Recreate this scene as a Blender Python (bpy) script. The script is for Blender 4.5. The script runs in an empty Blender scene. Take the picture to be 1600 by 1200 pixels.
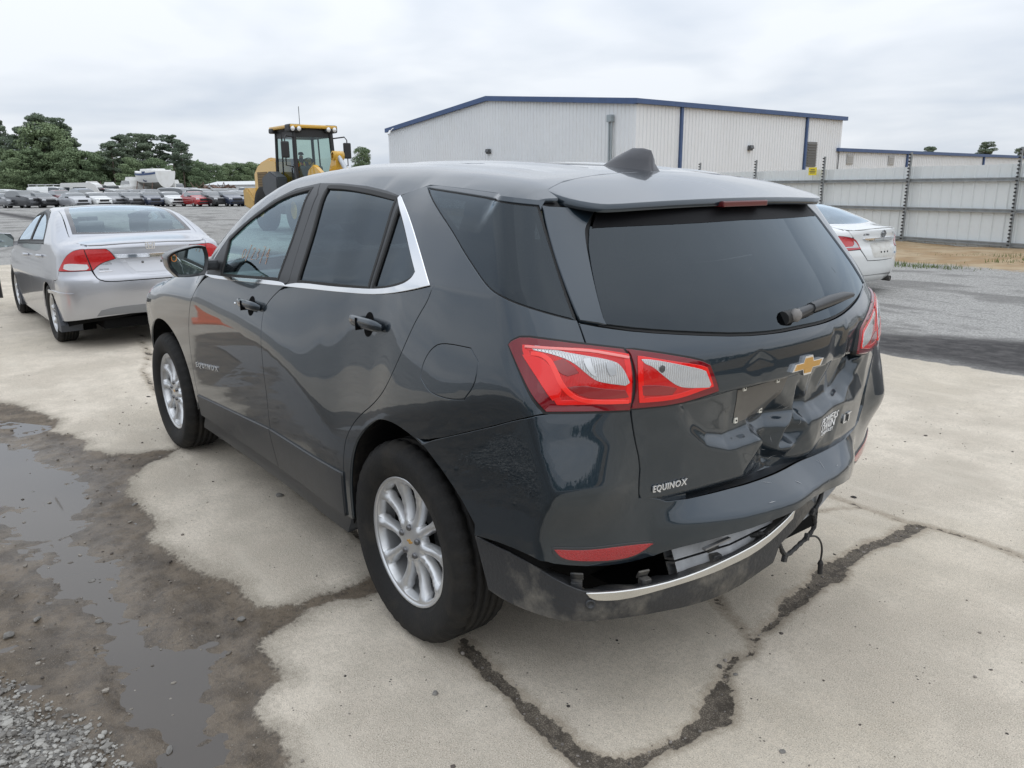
import bpy, bmesh, math, random
import numpy as np
from mathutils import Vector, Matrix
from mathutils.geometry import delaunay_2d_cdt
rnd = random.Random(7); rng = np.random.default_rng(11)
R = math.radians
scene = bpy.context.scene
# ------------------------------------------------------------------ camera
cam_data = bpy.data.cameras.new('camera'); cam = bpy.data.objects.new('camera', cam_data)
scene.collection.objects.link(cam); scene.camera = cam
cam_data.sensor_fit = 'HORIZONTAL'; cam_data.sensor_width = 36.0
cam_data.lens = 36.0*1226.72/1600; cam_data.clip_start = .05; cam_data.clip_end = 3000
CY, CP, CR = -0.6732, -0.2464, -0.0093
_f = Vector((math.cos(CY)*math.cos(CP), math.sin(CY)*math.cos(CP), math.sin(CP)))
_r = Vector((math.sin(CY), -math.cos(CY), 0)); _u = _r.cross(_f)
_r2 = _r*math.cos(CR)+_u*math.sin(CR); _u2 = -_r*math.sin(CR)+_u*math.cos(CR)
_m = Matrix((_r2, _u2, -_f)).transposed().to_4x4(); _m.translation = Vector((-2.185, 2.1494, 1.5454))
cam.matrix_world = _m
# ------------------------------------------------------------------ overcast sky
world = bpy.data.worlds.new('World'); scene.world = world; world.use_nodes = True
wn = world.node_tree; wn.nodes.clear()
def N(nt, t, **k):
    n = nt.nodes.new(t)
    for a, b in k.items(): setattr(n, a, b)
    return n
SUN_EL, SUN_AZ = R(58), R(200)
sky = N(wn, 'ShaderNodeTexSky', sky_type='NISHITA', sun_disc=False, sun_elevation=SUN_EL, sun_rotation=R(90)-SUN_AZ)
tc = N(wn, 'ShaderNodeTexCoord'); sep = N(wn, 'ShaderNodeSeparateXYZ'); wn.links.new(tc.outputs['Generated'], sep.inputs[0])
def wmath(op, a, b=None, clamp=False):
    n = N(wn, 'ShaderNodeMath', operation=op, use_clamp=clamp)
    for i, v in enumerate((a, b)):
        if v is None: continue
        if hasattr(v, 'links'): wn.links.new(v, n.inputs[i])
        else: n.inputs[i].default_value = v
    return n.outputs[0]
zc = wmath('ADD', wmath('MAXIMUM', sep.outputs[2], 0.0), .16)
cmb = N(wn, 'ShaderNodeCombineXYZ')
wn.links.new(wmath('DIVIDE', sep.outputs[0], zc), cmb.inputs[0]); wn.links.new(wmath('DIVIDE', sep.outputs[1], zc), cmb.inputs[1])
n1 = N(wn, 'ShaderNodeTexNoise'); n1.inputs['Scale'].default_value = .95; n1.inputs['Detail'].default_value = 3.5; n1.inputs['Roughness'].default_value = .5; n1.inputs['Distortion'].default_value = .35
n2 = N(wn, 'ShaderNodeTexNoise'); n2.inputs['Scale'].default_value = 3.6; n2.inputs['Detail'].default_value = 4; n2.inputs['Distortion'].default_value = .3
for n in (n1, n2): wn.links.new(cmb.outputs[0], n.inputs['Vector'])
cl = wmath('ADD', wmath('MULTIPLY', n1.outputs[0], .84), wmath('MULTIPLY', n2.outputs[0], .16))
ramp = N(wn, 'ShaderNodeValToRGB'); wn.links.new(cl, ramp.inputs[0])
e = ramp.color_ramp.elements; e[0].position = .33; e[0].color = (.57, .63, .72, 1); e[1].position = .60; e[1].color = (.79, .825, .875, 1)
x2 = ramp.color_ramp.elements.new(.48); x2.color = (.69, .735, .80, 1)
SKYK = 10.5; CIE = .8
mul = N(wn, 'ShaderNodeMix', data_type='RGBA', blend_type='MULTIPLY'); mul.inputs[0].default_value = 1
wn.links.new(ramp.outputs[0], mul.inputs[6]); mul.inputs[7].default_value = (SKYK, SKYK, SKYK, 1)
mx = N(wn, 'ShaderNodeMix', data_type='RGBA'); mx.inputs[0].default_value = .94
wn.links.new(sky.outputs[0], mx.inputs[6]); wn.links.new(mul.outputs[2], mx.inputs[7])
# an overcast dome brightens evenly towards the zenith (CIE overcast law, softened)
cie = wmath('ADD', wmath('MULTIPLY', wmath('MAXIMUM', sep.outputs[2], 0.0), CIE), 1-.15*CIE)
vsc = N(wn, 'ShaderNodeVectorMath', operation='SCALE'); wn.links.new(mx.outputs[2], vsc.inputs[0]); wn.links.new(cie, vsc.inputs['Scale'])
bg = N(wn, 'ShaderNodeBackground'); bg.inputs[1].default_value = .1; wn.links.new(vsc.outputs[0], bg.inputs[0])
wo = N(wn, 'ShaderNodeOutputWorld'); wn.links.new(bg.outputs[0], wo.inputs[0])
sun_d = bpy.data.lights.new('sun', 'SUN'); sun_d.energy = .5; sun_d.angle = R(120); sun_d.color = (1, .98, .95)
sun = bpy.data.objects.new('sun', sun_d); scene.collection.objects.link(sun)
_d = Vector((math.cos(SUN_EL)*math.cos(SUN_AZ), math.cos(SUN_EL)*math.sin(SUN_AZ), math.sin(SUN_EL)))
sun.rotation_euler = _d.to_track_quat('Z', 'Y').to_euler()
vs = scene.view_settings; vs.view_transform = 'Standard'; vs.look = 'None'; vs.exposure = 0.2; vs.gamma = 1.0; vs.use_curve_mapping = False
scene.render.resolution_x = 1024; scene.render.resolution_y = 768
# ------------------------------------------------------------------ object helpers
COL = scene.collection
def tag(o, label=None, cat=None, group=None, kind=None):
    for k, v in (('label', label), ('category', cat), ('group', group), ('kind', kind)):
        if v: o[k] = v
    return o
def thing(name, loc=(0, 0, 0), rz=0, label=None, cat=None, group=None):
    o = bpy.data.objects.new(name, None); COL.objects.link(o); o.empty_display_size = .2
    o.location = loc; o.rotation_euler = (0, 0, rz)
    return tag(o, label, cat, group)
def link(name, me, parent=None, mat=None):
    o = bpy.data.objects.new(name, me); COL.objects.link(o)
    if mat is not None and not me.materials: me.materials.append(mat)
    if parent is not None: o.parent = parent
    return o
def copy_tree(o, parent=None):
    c = o.copy(); COL.objects.link(c)
    if parent is not None: c.parent = parent
    for ch in list(o.children): copy_tree(ch, c)
    return c
class MB:
    """collects shapes into one mesh"""
    def __init__(s): s.v = []; s.f = []; s.sm = []
    def add(s, vs, fs, smooth=False, M=None):
        b = len(s.v)
        for p in vs:
            p = Vector(p)
            if M is not None: p = M @ p
            s.v.append(tuple(p))
        for f in fs: s.f.append(tuple(i+b for i in f)); s.sm.append(smooth)
        return s
    def box(s, a, b, M=None, bev=0.0):
        x0, y0, z0 = a; x1, y1, z1 = b
        if bev <= 0:
            v = [(x0,y0,z0),(x1,y0,z0),(x1,y1,z0),(x0,y1,z0),(x0,y0,z1),(x1,y0,z1),(x1,y1,z1),(x0,y1,z1)]
            return s.add(v, [(3,2,1,0),(4,5,6,7),(0,1,5,4),(1,2,6,5),(2,3,7,6),(3,0,4,7)], M=M)
        bm = bmesh.new(); bmesh.ops.create_cube(bm, size=1)
        for q in bm.verts: q.co = Vector(((x0+x1)/2+q.co.x*(x1-x0), (y0+y1)/2+q.co.y*(y1-y0), (z0+z1)/2+q.co.z*(z1-z0)))
        bmesh.ops.bevel(bm, geom=list(bm.edges), offset=bev, segments=2, affect='EDGES', profile=.6)
        s.bm(bm, M); bm.free(); return s
    def bm(s, bm, M=None, smooth=False):
        bm.verts.index_update()
        return s.add([q.co for q in bm.verts], [[q.index for q in f.verts] for f in bm.faces], smooth, M)
    def tube(s, pts, r, n=8, M=None, cap=True, smooth=True):
        pts = [Vector(p) for p in pts]; rr = r if hasattr(r, '__len__') else [r]*len(pts)
        vs = []; fs = []; up = None
        for i, p in enumerate(pts):
            d = (pts[min(i+1, len(pts)-1)]-pts[max(i-1, 0)]).normalized()
            if up is None: up = d.orthogonal().normalized()
            up = (up-d*up.dot(d))
            up = up.normalized() if up.length > 1e-6 else d.orthogonal().normalized()
            w = d.cross(up)
            for k in range(n):
                a = 2*math.pi*k/n; vs.append(p+(up*math.cos(a)+w*math.sin(a))*rr[i])
        for i in range(len(pts)-1):
            for k in range(n):
                a = i*n+k; b = i*n+(k+1) % n; fs.append((a, b, b+n, a+n))
        s.add(vs, fs, smooth, M)
        if cap: s.add(vs[:n], [tuple(range(n))[::-1]], False, M); s.add(vs[-n:], [tuple(range(n))], False, M)
        return s
    def lathe(s, prof, n=32, M=None, smooth=True, closed=False):
        # profile of (radius, height); axis = local z
        vs = []; fs = []; m = len(prof)
        for k in range(n):
            a = 2*math.pi*k/n
            for r, h in prof: vs.append((r*math.cos(a), r*math.sin(a), h))
        for k in range(n):
            k2 = (k+1) % n
            for j in range(m if closed else m-1):
                j2 = (j+1) % m
                fs.append((k*m+j, k2*m+j, k2*m+j2, k*m+j2))
        return s.add(vs, fs, smooth, M)
    def prism(s, poly, h0, h1, M=None):
        # polygon in local xy, extruded along local z
        n = len(poly); v = [(x, y, h0) for x, y in poly]+[(x, y, h1) for x, y in poly]
        f = [tuple(range(n))[::-1], tuple(range(n, 2*n))]+[(i, (i+1) % n, n+(i+1) % n, n+i) for i in range(n)]
        return s.add(v, f, False, M)
    def mesh(s, name):
        me = bpy.data.meshes.new(name); me.from_pydata(s.v, [], s.f); me.polygons.foreach_set('use_smooth', s.sm); me.update(); return me
    def build(s, name, mat, parent=None): return link(name, s.mesh(name), parent, mat)
def Mx(loc=(0, 0, 0), rot=(0, 0, 0), sc=(1, 1, 1)):
    from mathutils import Euler
    return Matrix.LocRotScale(Vector(loc), Euler(rot), Vector(sc))
YAX = Matrix.Rotation(R(-90), 4, 'X')      # local z -> +y
# ------------------------------------------------------------------ value noise in numpy
_lat = rng.random((256, 256))
def vnoise(x, y):
    x = np.asarray(x, float); y = np.asarray(y, float)
    i = np.floor(x).astype(int); j = np.floor(y).astype(int); u = x-i; v = y-j
    u = u*u*(3-2*u); v = v*v*(3-2*v); L = lambda a, b: _lat[a % 256, b % 256]
    return (L(i, j)*(1-u)+L(i+1, j)*u)*(1-v)+(L(i, j+1)*(1-u)+L(i+1, j+1)*u)*v
def fbm(x, y, o=4):
    s = 0; a = .5
    for k in range(o): s = s+a*(vnoise(x+k*17.3, y+k*9.1)-.5); x = np.asarray(x)*2.03; y = np.asarray(y)*2.03; a *= .5
    return s
# ------------------------------------------------------------------ materials
MATS = {}
def mat(name, col=(.5, .5, .5), rough=.5, metal=0.0, spec=.5, coat=0.0, var=0.0, vscale=8.0, bump=0.0, bscale=60.0, alpha=None, dirt=None, dscale=3.0, damt=.5, emit=None, subs=0):
    if name in MATS: return MATS[name]
    m = bpy.data.materials.new(name); m.use_nodes = True; nt = m.node_tree; p = nt.nodes['Principled BSDF']
    p.inputs['Base Color'].default_value = (*col, 1); p.inputs['Roughness'].default_value = rough; p.inputs['Metallic'].default_value = metal
    p.inputs['Specular IOR Level'].default_value = spec; p.inputs['Coat Weight'].default_value = coat; p.inputs['Coat Roughness'].default_value = .03
    tcn = N(nt, 'ShaderNodeTexCoord')
    out = None
    if var > 0:
        no = N(nt, 'ShaderNodeTexNoise'); no.inputs['Scale'].default_value = vscale; no.inputs['Detail'].default_value = 6; nt.links.new(tcn.outputs['Object'], no.inputs['Vector'])
        mr = N(nt, 'ShaderNodeMapRange'); mr.inputs[1].default_value = .3; mr.inputs[2].default_value = .7; mr.inputs[3].default_value = 1-var; mr.inputs[4].default_value = 1+var; nt.links.new(no.outputs[0], mr.inputs[0])
        mm = N(nt, 'ShaderNodeVectorMath', operation='SCALE'); mm.inputs[0].default_value = col; nt.links.new(mr.outputs[0], mm.inputs['Scale']); out = mm.outputs[0]
    if dirt is not None:
        no = N(nt, 'ShaderNodeTexNoise'); no.inputs['Scale'].default_value = dscale; no.inputs['Detail'].default_value = 9; no.inputs['Roughness'].default_value = .65; nt.links.new(tcn.outputs['Object'], no.inputs['Vector'])
        mr = N(nt, 'ShaderNodeMapRange'); mr.inputs[1].default_value = .48; mr.inputs[2].default_value = .72; mr.inputs[4].default_value = damt; nt.links.new(no.outputs[0], mr.inputs[0])
        mi = N(nt, 'ShaderNodeMix', data_type='RGBA'); nt.links.new(mr.outputs[0], mi.inputs[0]); mi.inputs[7].default_value = (*dirt, 1)
        if out is not None: nt.links.new(out, mi.inputs[6])
        else: mi.inputs[6].default_value = (*col, 1)
        out = mi.outputs[2]
        ra = N(nt, 'ShaderNodeMath', operation='MULTIPLY_ADD'); nt.links.new(mr.outputs[0], ra.inputs[0]); ra.inputs[1].default_value = .5; ra.inputs[2].default_value = rough; nt.links.new(ra.outputs[0], p.inputs['Roughness'])
    if out is not None: nt.links.new(out, p.inputs['Base Color'])
    if bump > 0:
        no = N(nt, 'ShaderNodeTexNoise'); no.inputs['Scale'].default_value = bscale; no.inputs['Detail'].default_value = 5; nt.links.new(tcn.outputs['Object'], no.inputs['Vector'])
        b = N(nt, 'ShaderNodeBump'); b.inputs['Strength'].default_value = bump; b.inputs['Distance'].default_value = .01; nt.links.new(no.outputs[0], b.inputs['Height']); nt.links.new(b.outputs[0], p.inputs['Normal'])
    if emit: p.inputs['Emission Color'].default_value = (*emit, 1); p.inputs['Emission Strength'].default_value = 1
    MATS[name] = m; return m
def car_paint(name, col, metal=.6, rough=.38, dust=.25, coat_ior=1.5):
    if name in MATS: return MATS[name]
    m = bpy.data.materials.new(name); m.use_nodes = True; nt = m.node_tree; p = nt.nodes['Principled BSDF']
    tcn = N(nt, 'ShaderNodeTexCoord')
    no = N(nt, 'ShaderNodeTexNoise'); no.inputs['Scale'].default_value = 3.5; no.inputs['Detail'].default_value = 10; no.inputs['Roughness'].default_value = .7; nt.links.new(tcn.outputs['Object'], no.inputs['Vector'])
    mr = N(nt, 'ShaderNodeMapRange'); mr.inputs[1].default_value = .45; mr.inputs[2].default_value = .75; mr.inputs[4].default_value = dust; nt.links.new(no.outputs[0], mr.inputs[0])
    mi = N(nt, 'ShaderNodeMix', data_type='RGBA'); mi.inputs[6].default_value = (*col, 1); mi.inputs[7].default_value = (.25, .23, .20, 1); nt.links.new(mr.outputs[0], mi.inputs[0])
    # the dust is thin: a quarter of the mask shows as colour, all of it dulls the clear coat
    q = N(nt, 'ShaderNodeMath', operation='MULTIPLY'); nt.links.new(mr.outputs[0], q.inputs[0]); q.inputs[1].default_value = .22; nt.links.new(q.outputs[0], mi.inputs[0])
    nt.links.new(mi.outputs[2], p.inputs['Base Color'])
    p.inputs['Metallic'].default_value = metal; p.inputs['Roughness'].default_value = rough; p.inputs['Specular IOR Level'].default_value = .12; p.inputs['Coat Weight'].default_value = 1.0; p.inputs['Coat IOR'].default_value = coat_ior
    cr = N(nt, 'ShaderNodeMath', operation='MULTIPLY_ADD'); nt.links.new(mr.outputs[0], cr.inputs[0]); cr.inputs[1].default_value = .25; cr.inputs[2].default_value = .015; nt.links.new(cr.outputs[0], p.inputs['Coat Roughness'])
    MATS[name] = m; return m
def glass(name, tint, refl=1.0, ior=1.5):
    if name in MATS: return MATS[name]
    m = bpy.data.materials.new(name); m.use_nodes = True; nt = m.node_tree; nt.nodes.clear()
    o = N(nt, 'ShaderNodeOutputMaterial'); t = N(nt, 'ShaderNodeBsdfTransparent'); t.inputs[0].default_value = (*tint, 1)
    g = N(nt, 'ShaderNodeBsdfGlossy'); g.inputs[0].default_value = (.80, .91, 1, 1); g.inputs['Roughness'].default_value = .012
    fr = N(nt, 'ShaderNodeFresnel'); fr.inputs[0].default_value = ior; mu = N(nt, 'ShaderNodeMath', operation='MULTIPLY', use_clamp=True); mu.inputs[1].default_value = refl
    gb = N(nt, 'ShaderNodeNewGeometry'); io = N(nt, 'ShaderNodeMath', operation='MULTIPLY_ADD'); nt.links.new(gb.outputs['Backfacing'], io.inputs[0]); io.inputs[1].default_value = 1/ior-ior; io.inputs[2].default_value = ior; nt.links.new(io.outputs[0], fr.inputs[0])
    nt.links.new(fr.outputs[0], mu.inputs[0]); mi = N(nt, 'ShaderNodeMixShader')
    nt.links.new(mu.outputs[0], mi.inputs[0]); nt.links.new(t.outputs[0], mi.inputs[1]); nt.links.new(g.outputs[0], mi.inputs[2]); nt.links.new(mi.outputs[0], o.inputs[0])
    MATS[name] = m; return m
BLACK = mat('black plastic', (.018, .018, .019), .55, bump=.25, bscale=400)
DARK = mat('dark void', (.006, .006, .006), .9, spec=.1)
SATIN = mat('satin black trim', (.035, .037, .04), .42, spec=.5)
RUBBER = mat('rubber seal', (.012, .012, .012), .6)
CHROME = mat('chrome', (.82, .83, .85), .08, 1.0)
TYRE = mat('tyre rubber', (.015, .0145, .014), .78, spec=.3, dirt=(.075, .064, .05), dscale=9, damt=.35, bump=.2, bscale=120)
ALLOY = mat('silver alloy', (.62, .63, .64), .3, .75, dirt=(.34, .32, .29), dscale=5, damt=.35)
STEEL = mat('galvanised steel', (.42, .44, .46), .45, .6, var=.15, vscale=20)
def pchip(xs,ys):
    xs=np.array(xs,float);ys=np.array(ys,float)
    o=np.argsort(xs);xs=xs[o];ys=ys[o]
    h=np.diff(xs);d=np.diff(ys)/h;m=np.zeros_like(ys)
    m[0]=d[0];m[-1]=d[-1]
    for i in range(1,len(xs)-1):
        if d[i-1]*d[i]>0:
            w1=2*h[i]+h[i-1];w2=h[i]+2*h[i-1]
            m[i]=(w1+w2)/(w1/d[i-1]+w2/d[i])
    def f(x):
        x=np.asarray(x,float);xc=np.clip(x,xs[0],xs[-1])
        i=np.clip(np.searchsorted(xs,xc)-1,0,len(xs)-2)
        t=(xc-xs[i])/h[i]
        r=(2*t**3-3*t**2+1)*ys[i]+(t**3-2*t**2+t)*h[i]*m[i]+(-2*t**3+3*t**2)*ys[i+1]+(t**3-t**2)*h[i]*m[i+1]
        return r+np.where(x<xs[0],(x-xs[0])*m[0],0)+np.where(x>xs[-1],(x-xs[-1])*m[-1],0)
    return f
def smax(a,b,k):
    h=np.maximum(k-np.abs(a-b),0)/k
    return np.maximum(a,b)+h*h*k*.25
def sst(a,b,x):
    t=np.clip((x-a)/(b-a),0,1);return t*t*(3-2*t)
class Body:
    """closed car body: the zero set of F, found by rays"""
    xc=-.25; xf=2.9; RW=.75
    def wrapF(s,x,y,z): raise NotImplementedError
    def topF(s,x,y,z): raise NotImplementedError
    def ray(s,U):
        # (x,y) origin and direction of the horizontal ray for wrap coordinate U (left side: U=x)
        U=np.asarray(U,float);L=s.RW*np.pi
        x0=np.clip(U,s.xc,s.xf)
        th=np.where(U<s.xc,(s.xc-U)/s.RW,0.);ph=np.where(U>s.xf,(U-s.xf)/s.RW,0.)
        dx=-np.sin(th)+np.sin(ph)
        dy=np.where(U<s.xc,np.cos(th),np.where(U>s.xf,np.cos(ph),1.))
        # right side: U beyond half turn
        right=U<s.xc-L
        x0=np.where(right,s.xc+(s.xc-L-U),x0);dx=np.where(right,0,dx);dy=np.where(right,-1.,dy)
        return x0,dx,dy
    def wrap(s,U,V):
        x0,dx,dy=s.ray(U);V=np.asarray(V,float)
        lo=np.full(np.shape(U),.2);hi=np.full(np.shape(U),1.35)
        for _ in range(26):
            t=(lo+hi)/2;f=s.wrapF(x0+dx*t,dy*t,V);lo=np.where(f<0,t,lo);hi=np.where(f<0,hi,t)
        t=(lo+hi)/2
        return np.stack([x0+dx*t,dy*t,V+0*t],-1)
    def top(s,X,Y):
        X=np.asarray(X,float);Y=np.asarray(Y,float)
        lo=np.full(X.shape,.3);hi=np.full(X.shape,2.2)
        for _ in range(26):
            t=(lo+hi)/2;f=s.topF(X,Y,t);lo=np.where(f<0,t,lo);hi=np.where(f<0,hi,t)
        return np.stack([X,Y,(lo+hi)/2],-1)
    def normal(s,P,mode):
        F=s.wrapF if mode=='w' else s.topF
        h=.004;g=[]
        for i in range(3):
            d=np.zeros(3);d[i]=h
            A=P+d;B=P-d
            g.append(F(A[...,0],A[...,1],A[...,2])-F(B[...,0],B[...,1],B[...,2]))
        g=np.stack(g,-1);return g/np.maximum(np.linalg.norm(g,axis=-1,keepdims=True),1e-9)
    def uv(s,P):
        P=np.asarray(P,float);x,y,z=P[...,0],P[...,1],P[...,2]
        th=np.arctan2(s.xc-x,y)
        U=np.where(x>=s.xc,x,s.xc-s.RW*th)
        U=np.where((y<0)&(x>=s.xc),s.xc-s.RW*np.pi-(x-s.xc),U)
        U=np.where((x>s.xf)&(y>0),s.xf+s.RW*np.arctan2(x-s.xf,np.maximum(y,1e-6)),U)
        return np.stack([U,z],-1)

class SUV(Body):
    xc=-.25; xf=2.9; bump=0.
    Ym=staticmethod(pchip([-1.0,-.75,-.5,-.2,.3,.9,1.6,2.2,2.75,3.2,3.5,3.7],[.865,.893,.910,.922,.922,.915,.912,.915,.915,.875,.80,.70]))
    Zm=staticmethod(pchip([-1.,-.6,-.3,0,.2,.4,.6,.85,1.1,1.5,2.1,2.8,3.4],[.98,.98,.90,.80,.68,.63,.70,.81,.88,.93,.965,.95,.9]))
    Zb=staticmethod(pchip([-.9,-.2,.3,1.0,1.86,2.6],[1.28,1.25,1.215,1.185,1.15,1.12]))
    X0=staticmethod(pchip([.25,.45,.56,.66,.75,.88,1.0,1.08,1.168,1.42,1.52,1.64],[-.80,-.86,-.885,-.885,-.89,-.905,-.922,-.915,-.872,-.675,-.595,-.52]))
    Z0=staticmethod(pchip([-1,-.66,-.3,0,.4,.8,1.2,1.5,1.8,2.05,2.35,2.6,2.72,3.2,3.5,3.62,3.7],[1.42,1.503,1.592,1.622,1.643,1.65,1.635,1.605,1.54,1.41,1.24,1.12,1.09,1.03,.955,.87,.75]))
    def Y(s,x,z):
        zm=s.Zm(x);t=z-zm
        tu=np.maximum(t,0);td=np.maximum(-t,0)
        up=(.24-.05*np.exp(-((x-.4)/.45)**2))*tu-.007*(1-np.exp(-tu/.03))
        dn=.02*td+.09*td*td
        g=np.maximum(z-s.Zb(x),0)
        gr=.12*g+.22*g*g
        return s.Ym(x)-up-dn-gr
    def rearX(s,y,z):
        ay=np.abs(y)
        c=.22+.065*sst(.70,1.10,z)
        b=-s.bump*np.maximum(0,1-(y/.56)**2)*(1-np.clip((z-.602)/.06,0,1))
        # the bumper corners stand out below the lamps: a facet leaning outwards down to an edge, then upright
        k=np.where(z>.765,np.clip((.985-z)/.22,0,1),sst(.585,.765,z))
        b=b-.052*sst(.58,.78,ay)*k*(z>.30)
        return s.X0(z)+c*y*y+.3*np.maximum(ay-.66,0)**2+b
    def frontX(s,y,z):
        b=pchip([.2,.5,.75,.9,1.05,1.3],[3.50,3.60,3.60,3.55,3.42,3.2])
        return b(z)-.45*y*y
    def wrapF(s,x,y,z):
        a=np.abs(y)-s.Y(x,z);b=s.rearX(y,z)-x;d=x-s.frontX(y,z)
        kab=.018+.09*sst(.98,1.12,z)
        f=smax(a,b,kab);f=smax(f,d,.2)
        c=z-s.roofZ(x,y)-.4*sst(-.30,-.5,x)
        return smax(f,c,.14)
    CR=staticmethod(pchip([-1,1.0,1.3,1.6,1.85,2.1,2.4,2.8,3.6],[.075,.07,.075,.17,.295,.39,.42,.30,.20]))
    ZH=staticmethod(pchip([1.5,1.85,2.1,2.4,2.6,2.72,3.2,3.5,3.62,3.7],[1.19,1.20,1.195,1.175,1.14,1.11,1.03,.955,.87,.75]))
    def roofZ(s,x,y):
        a=s.Z0(x)-s.CR(x)*y*y
        return np.where(x>1.6,smax(a,s.ZH(x)-.10*y*y,.05),a)
    def topF(s,x,y,z):
        a=np.abs(y)-s.Y(x,z);c=z-s.roofZ(x,y);d=x-s.frontX(y,z)
        k=.14-.06*sst(2.3,2.8,x)
        return smax(smax(a,c,k),d,.2)
# ------------------------------------------------------------------ panels cut out of a body surface
def chaikin(pts, n=2, ang=38, closed=True):
    pts = np.asarray(pts, float)
    for _ in range(n):
        m = len(pts); out = []
        for i in range(m):
            if not closed and i in (0, m-1): out.append(pts[i]); continue
            a, b, c = pts[i-1], pts[i], pts[(i+1) % m]
            u, w = b-a, c-b; cs = np.dot(u, w)/max(np.linalg.norm(u)*np.linalg.norm(w), 1e-9)
            if cs < math.cos(R(ang)): out.append(b)
            else: out.append(b-(b-a)*.25); out.append(b+(c-b)*.25)
        pts = np.array(out)
    return pts
def densify(pts, step, closed=True):
    out = []; m = len(pts)
    for i in range(m if closed else m-1):
        a = pts[i]; b = pts[(i+1) % m]; k = max(1, int(np.ceil(np.linalg.norm(b-a)/step)))
        for j in range(k): out.append(a+(b-a)*j/k)
    if not closed: out.append(pts[-1])
    o2 = [out[0]]
    for q in out[1:]:
        if np.linalg.norm(q-o2[-1]) > step*.12: o2.append(q)
    if closed and np.linalg.norm(o2[-1]-o2[0]) < step*.12: o2.pop()
    return np.array(o2)
def area2(p): x, y = p[:, 0], p[:, 1]; return float(np.sum(x*np.roll(y, -1)-np.roll(x, -1)*y))
def inset(p, d):
    if abs(d) < 1e-9: return p
    s = 1 if area2(p) > 0 else -1
    t = np.roll(p, -1, 0)-np.roll(p, 1, 0); t /= np.maximum(np.linalg.norm(t, axis=1, keepdims=True), 1e-9)
    return p+s*d*np.stack([-t[:, 1], t[:, 0]], 1)
def pip(q, poly):
    x, y = q[:, 0], q[:, 1]; r = np.zeros(len(q), bool); x1, y1 = poly[:, 0], poly[:, 1]; x2, y2 = np.roll(x1, -1), np.roll(y1, -1)
    for i in range(len(poly)):
        c = ((y1[i] > y) != (y2[i] > y)) & (x < (x2[i]-x1[i])*(y-y1[i])/(y2[i]-y1[i]+1e-30)+x1[i]); r ^= c
    return r
def pdist(q, poly, closed=True):
    d = np.full(len(q), 1e9); n = len(poly)
    for i in range(n if closed else n-1):
        a = poly[i]; b = poly[(i+1) % n]; ab = b-a
        t = np.clip(((q-a)@ab)/max(ab@ab, 1e-12), 0, 1); d = np.minimum(d, np.linalg.norm(q-a-t[:, None]*ab, axis=1))
    return d
def tri_region(loop, holes, step, extra=None):
    allp = [loop]+list(holes); lo = loop.min(0); hi = loop.max(0)
    gx = np.arange(lo[0], hi[0]+step, step); gy = np.arange(lo[1], hi[1]+step, step*.866)
    G = np.array([(x+(j % 2)*step/2, y) for j, y in enumerate(gy) for x in gx])
    G = G[pip(G, loop)]
    for h in holes: G = G[~pip(G, h)] if len(G) else G
    if len(G):
        bp = np.concatenate(allp); keep = np.ones(len(G), bool)
        for k in range(0, len(G), 2000):
            dd = ((G[k:k+2000, None, :]-bp[None])**2).sum(-1).min(1); keep[k:k+2000] = dd > (.55*step)**2
        G = G[keep]
    if extra is not None and len(G):
        dd = np.full(len(G), 9.)
        for p in extra[0]: dd = np.minimum(dd, ((G-p)**2).sum(1))
        G = G[dd > (.5*step)**2]
    vs = [Vector(p) for l in allp for p in l]+[Vector(p) for p in G]; ed = []; b = 0
    for l in allp: ed += [(b+i, b+(i+1) % len(l)) for i in range(len(l))]; b += len(l)
    if extra is not None:
        b = len(vs); vs += [Vector(p) for p in extra[0]]; ed += [(b+i, b+j) for i, j in extra[1]]
    v, e, f, *_ = delaunay_2d_cdt(vs, ed, [], 0, 1e-7)
    V = np.array([tuple(p) for p in v]); F = np.array([t for t in f if len(t) == 3])
    c = V[F].mean(1); k = pip(c, loop)
    for h in holes: k &= ~pip(c, h)
    F = F[k]; a = V[F]
    ar = (a[:, 1, 0]-a[:, 0, 0])*(a[:, 2, 1]-a[:, 0, 1])-(a[:, 1, 1]-a[:, 0, 1])*(a[:, 2, 0]-a[:, 0, 0])
    F[ar < 0] = F[ar < 0][:, ::-1]; F = F[np.abs(ar) > 1e-12]
    return V, F
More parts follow.
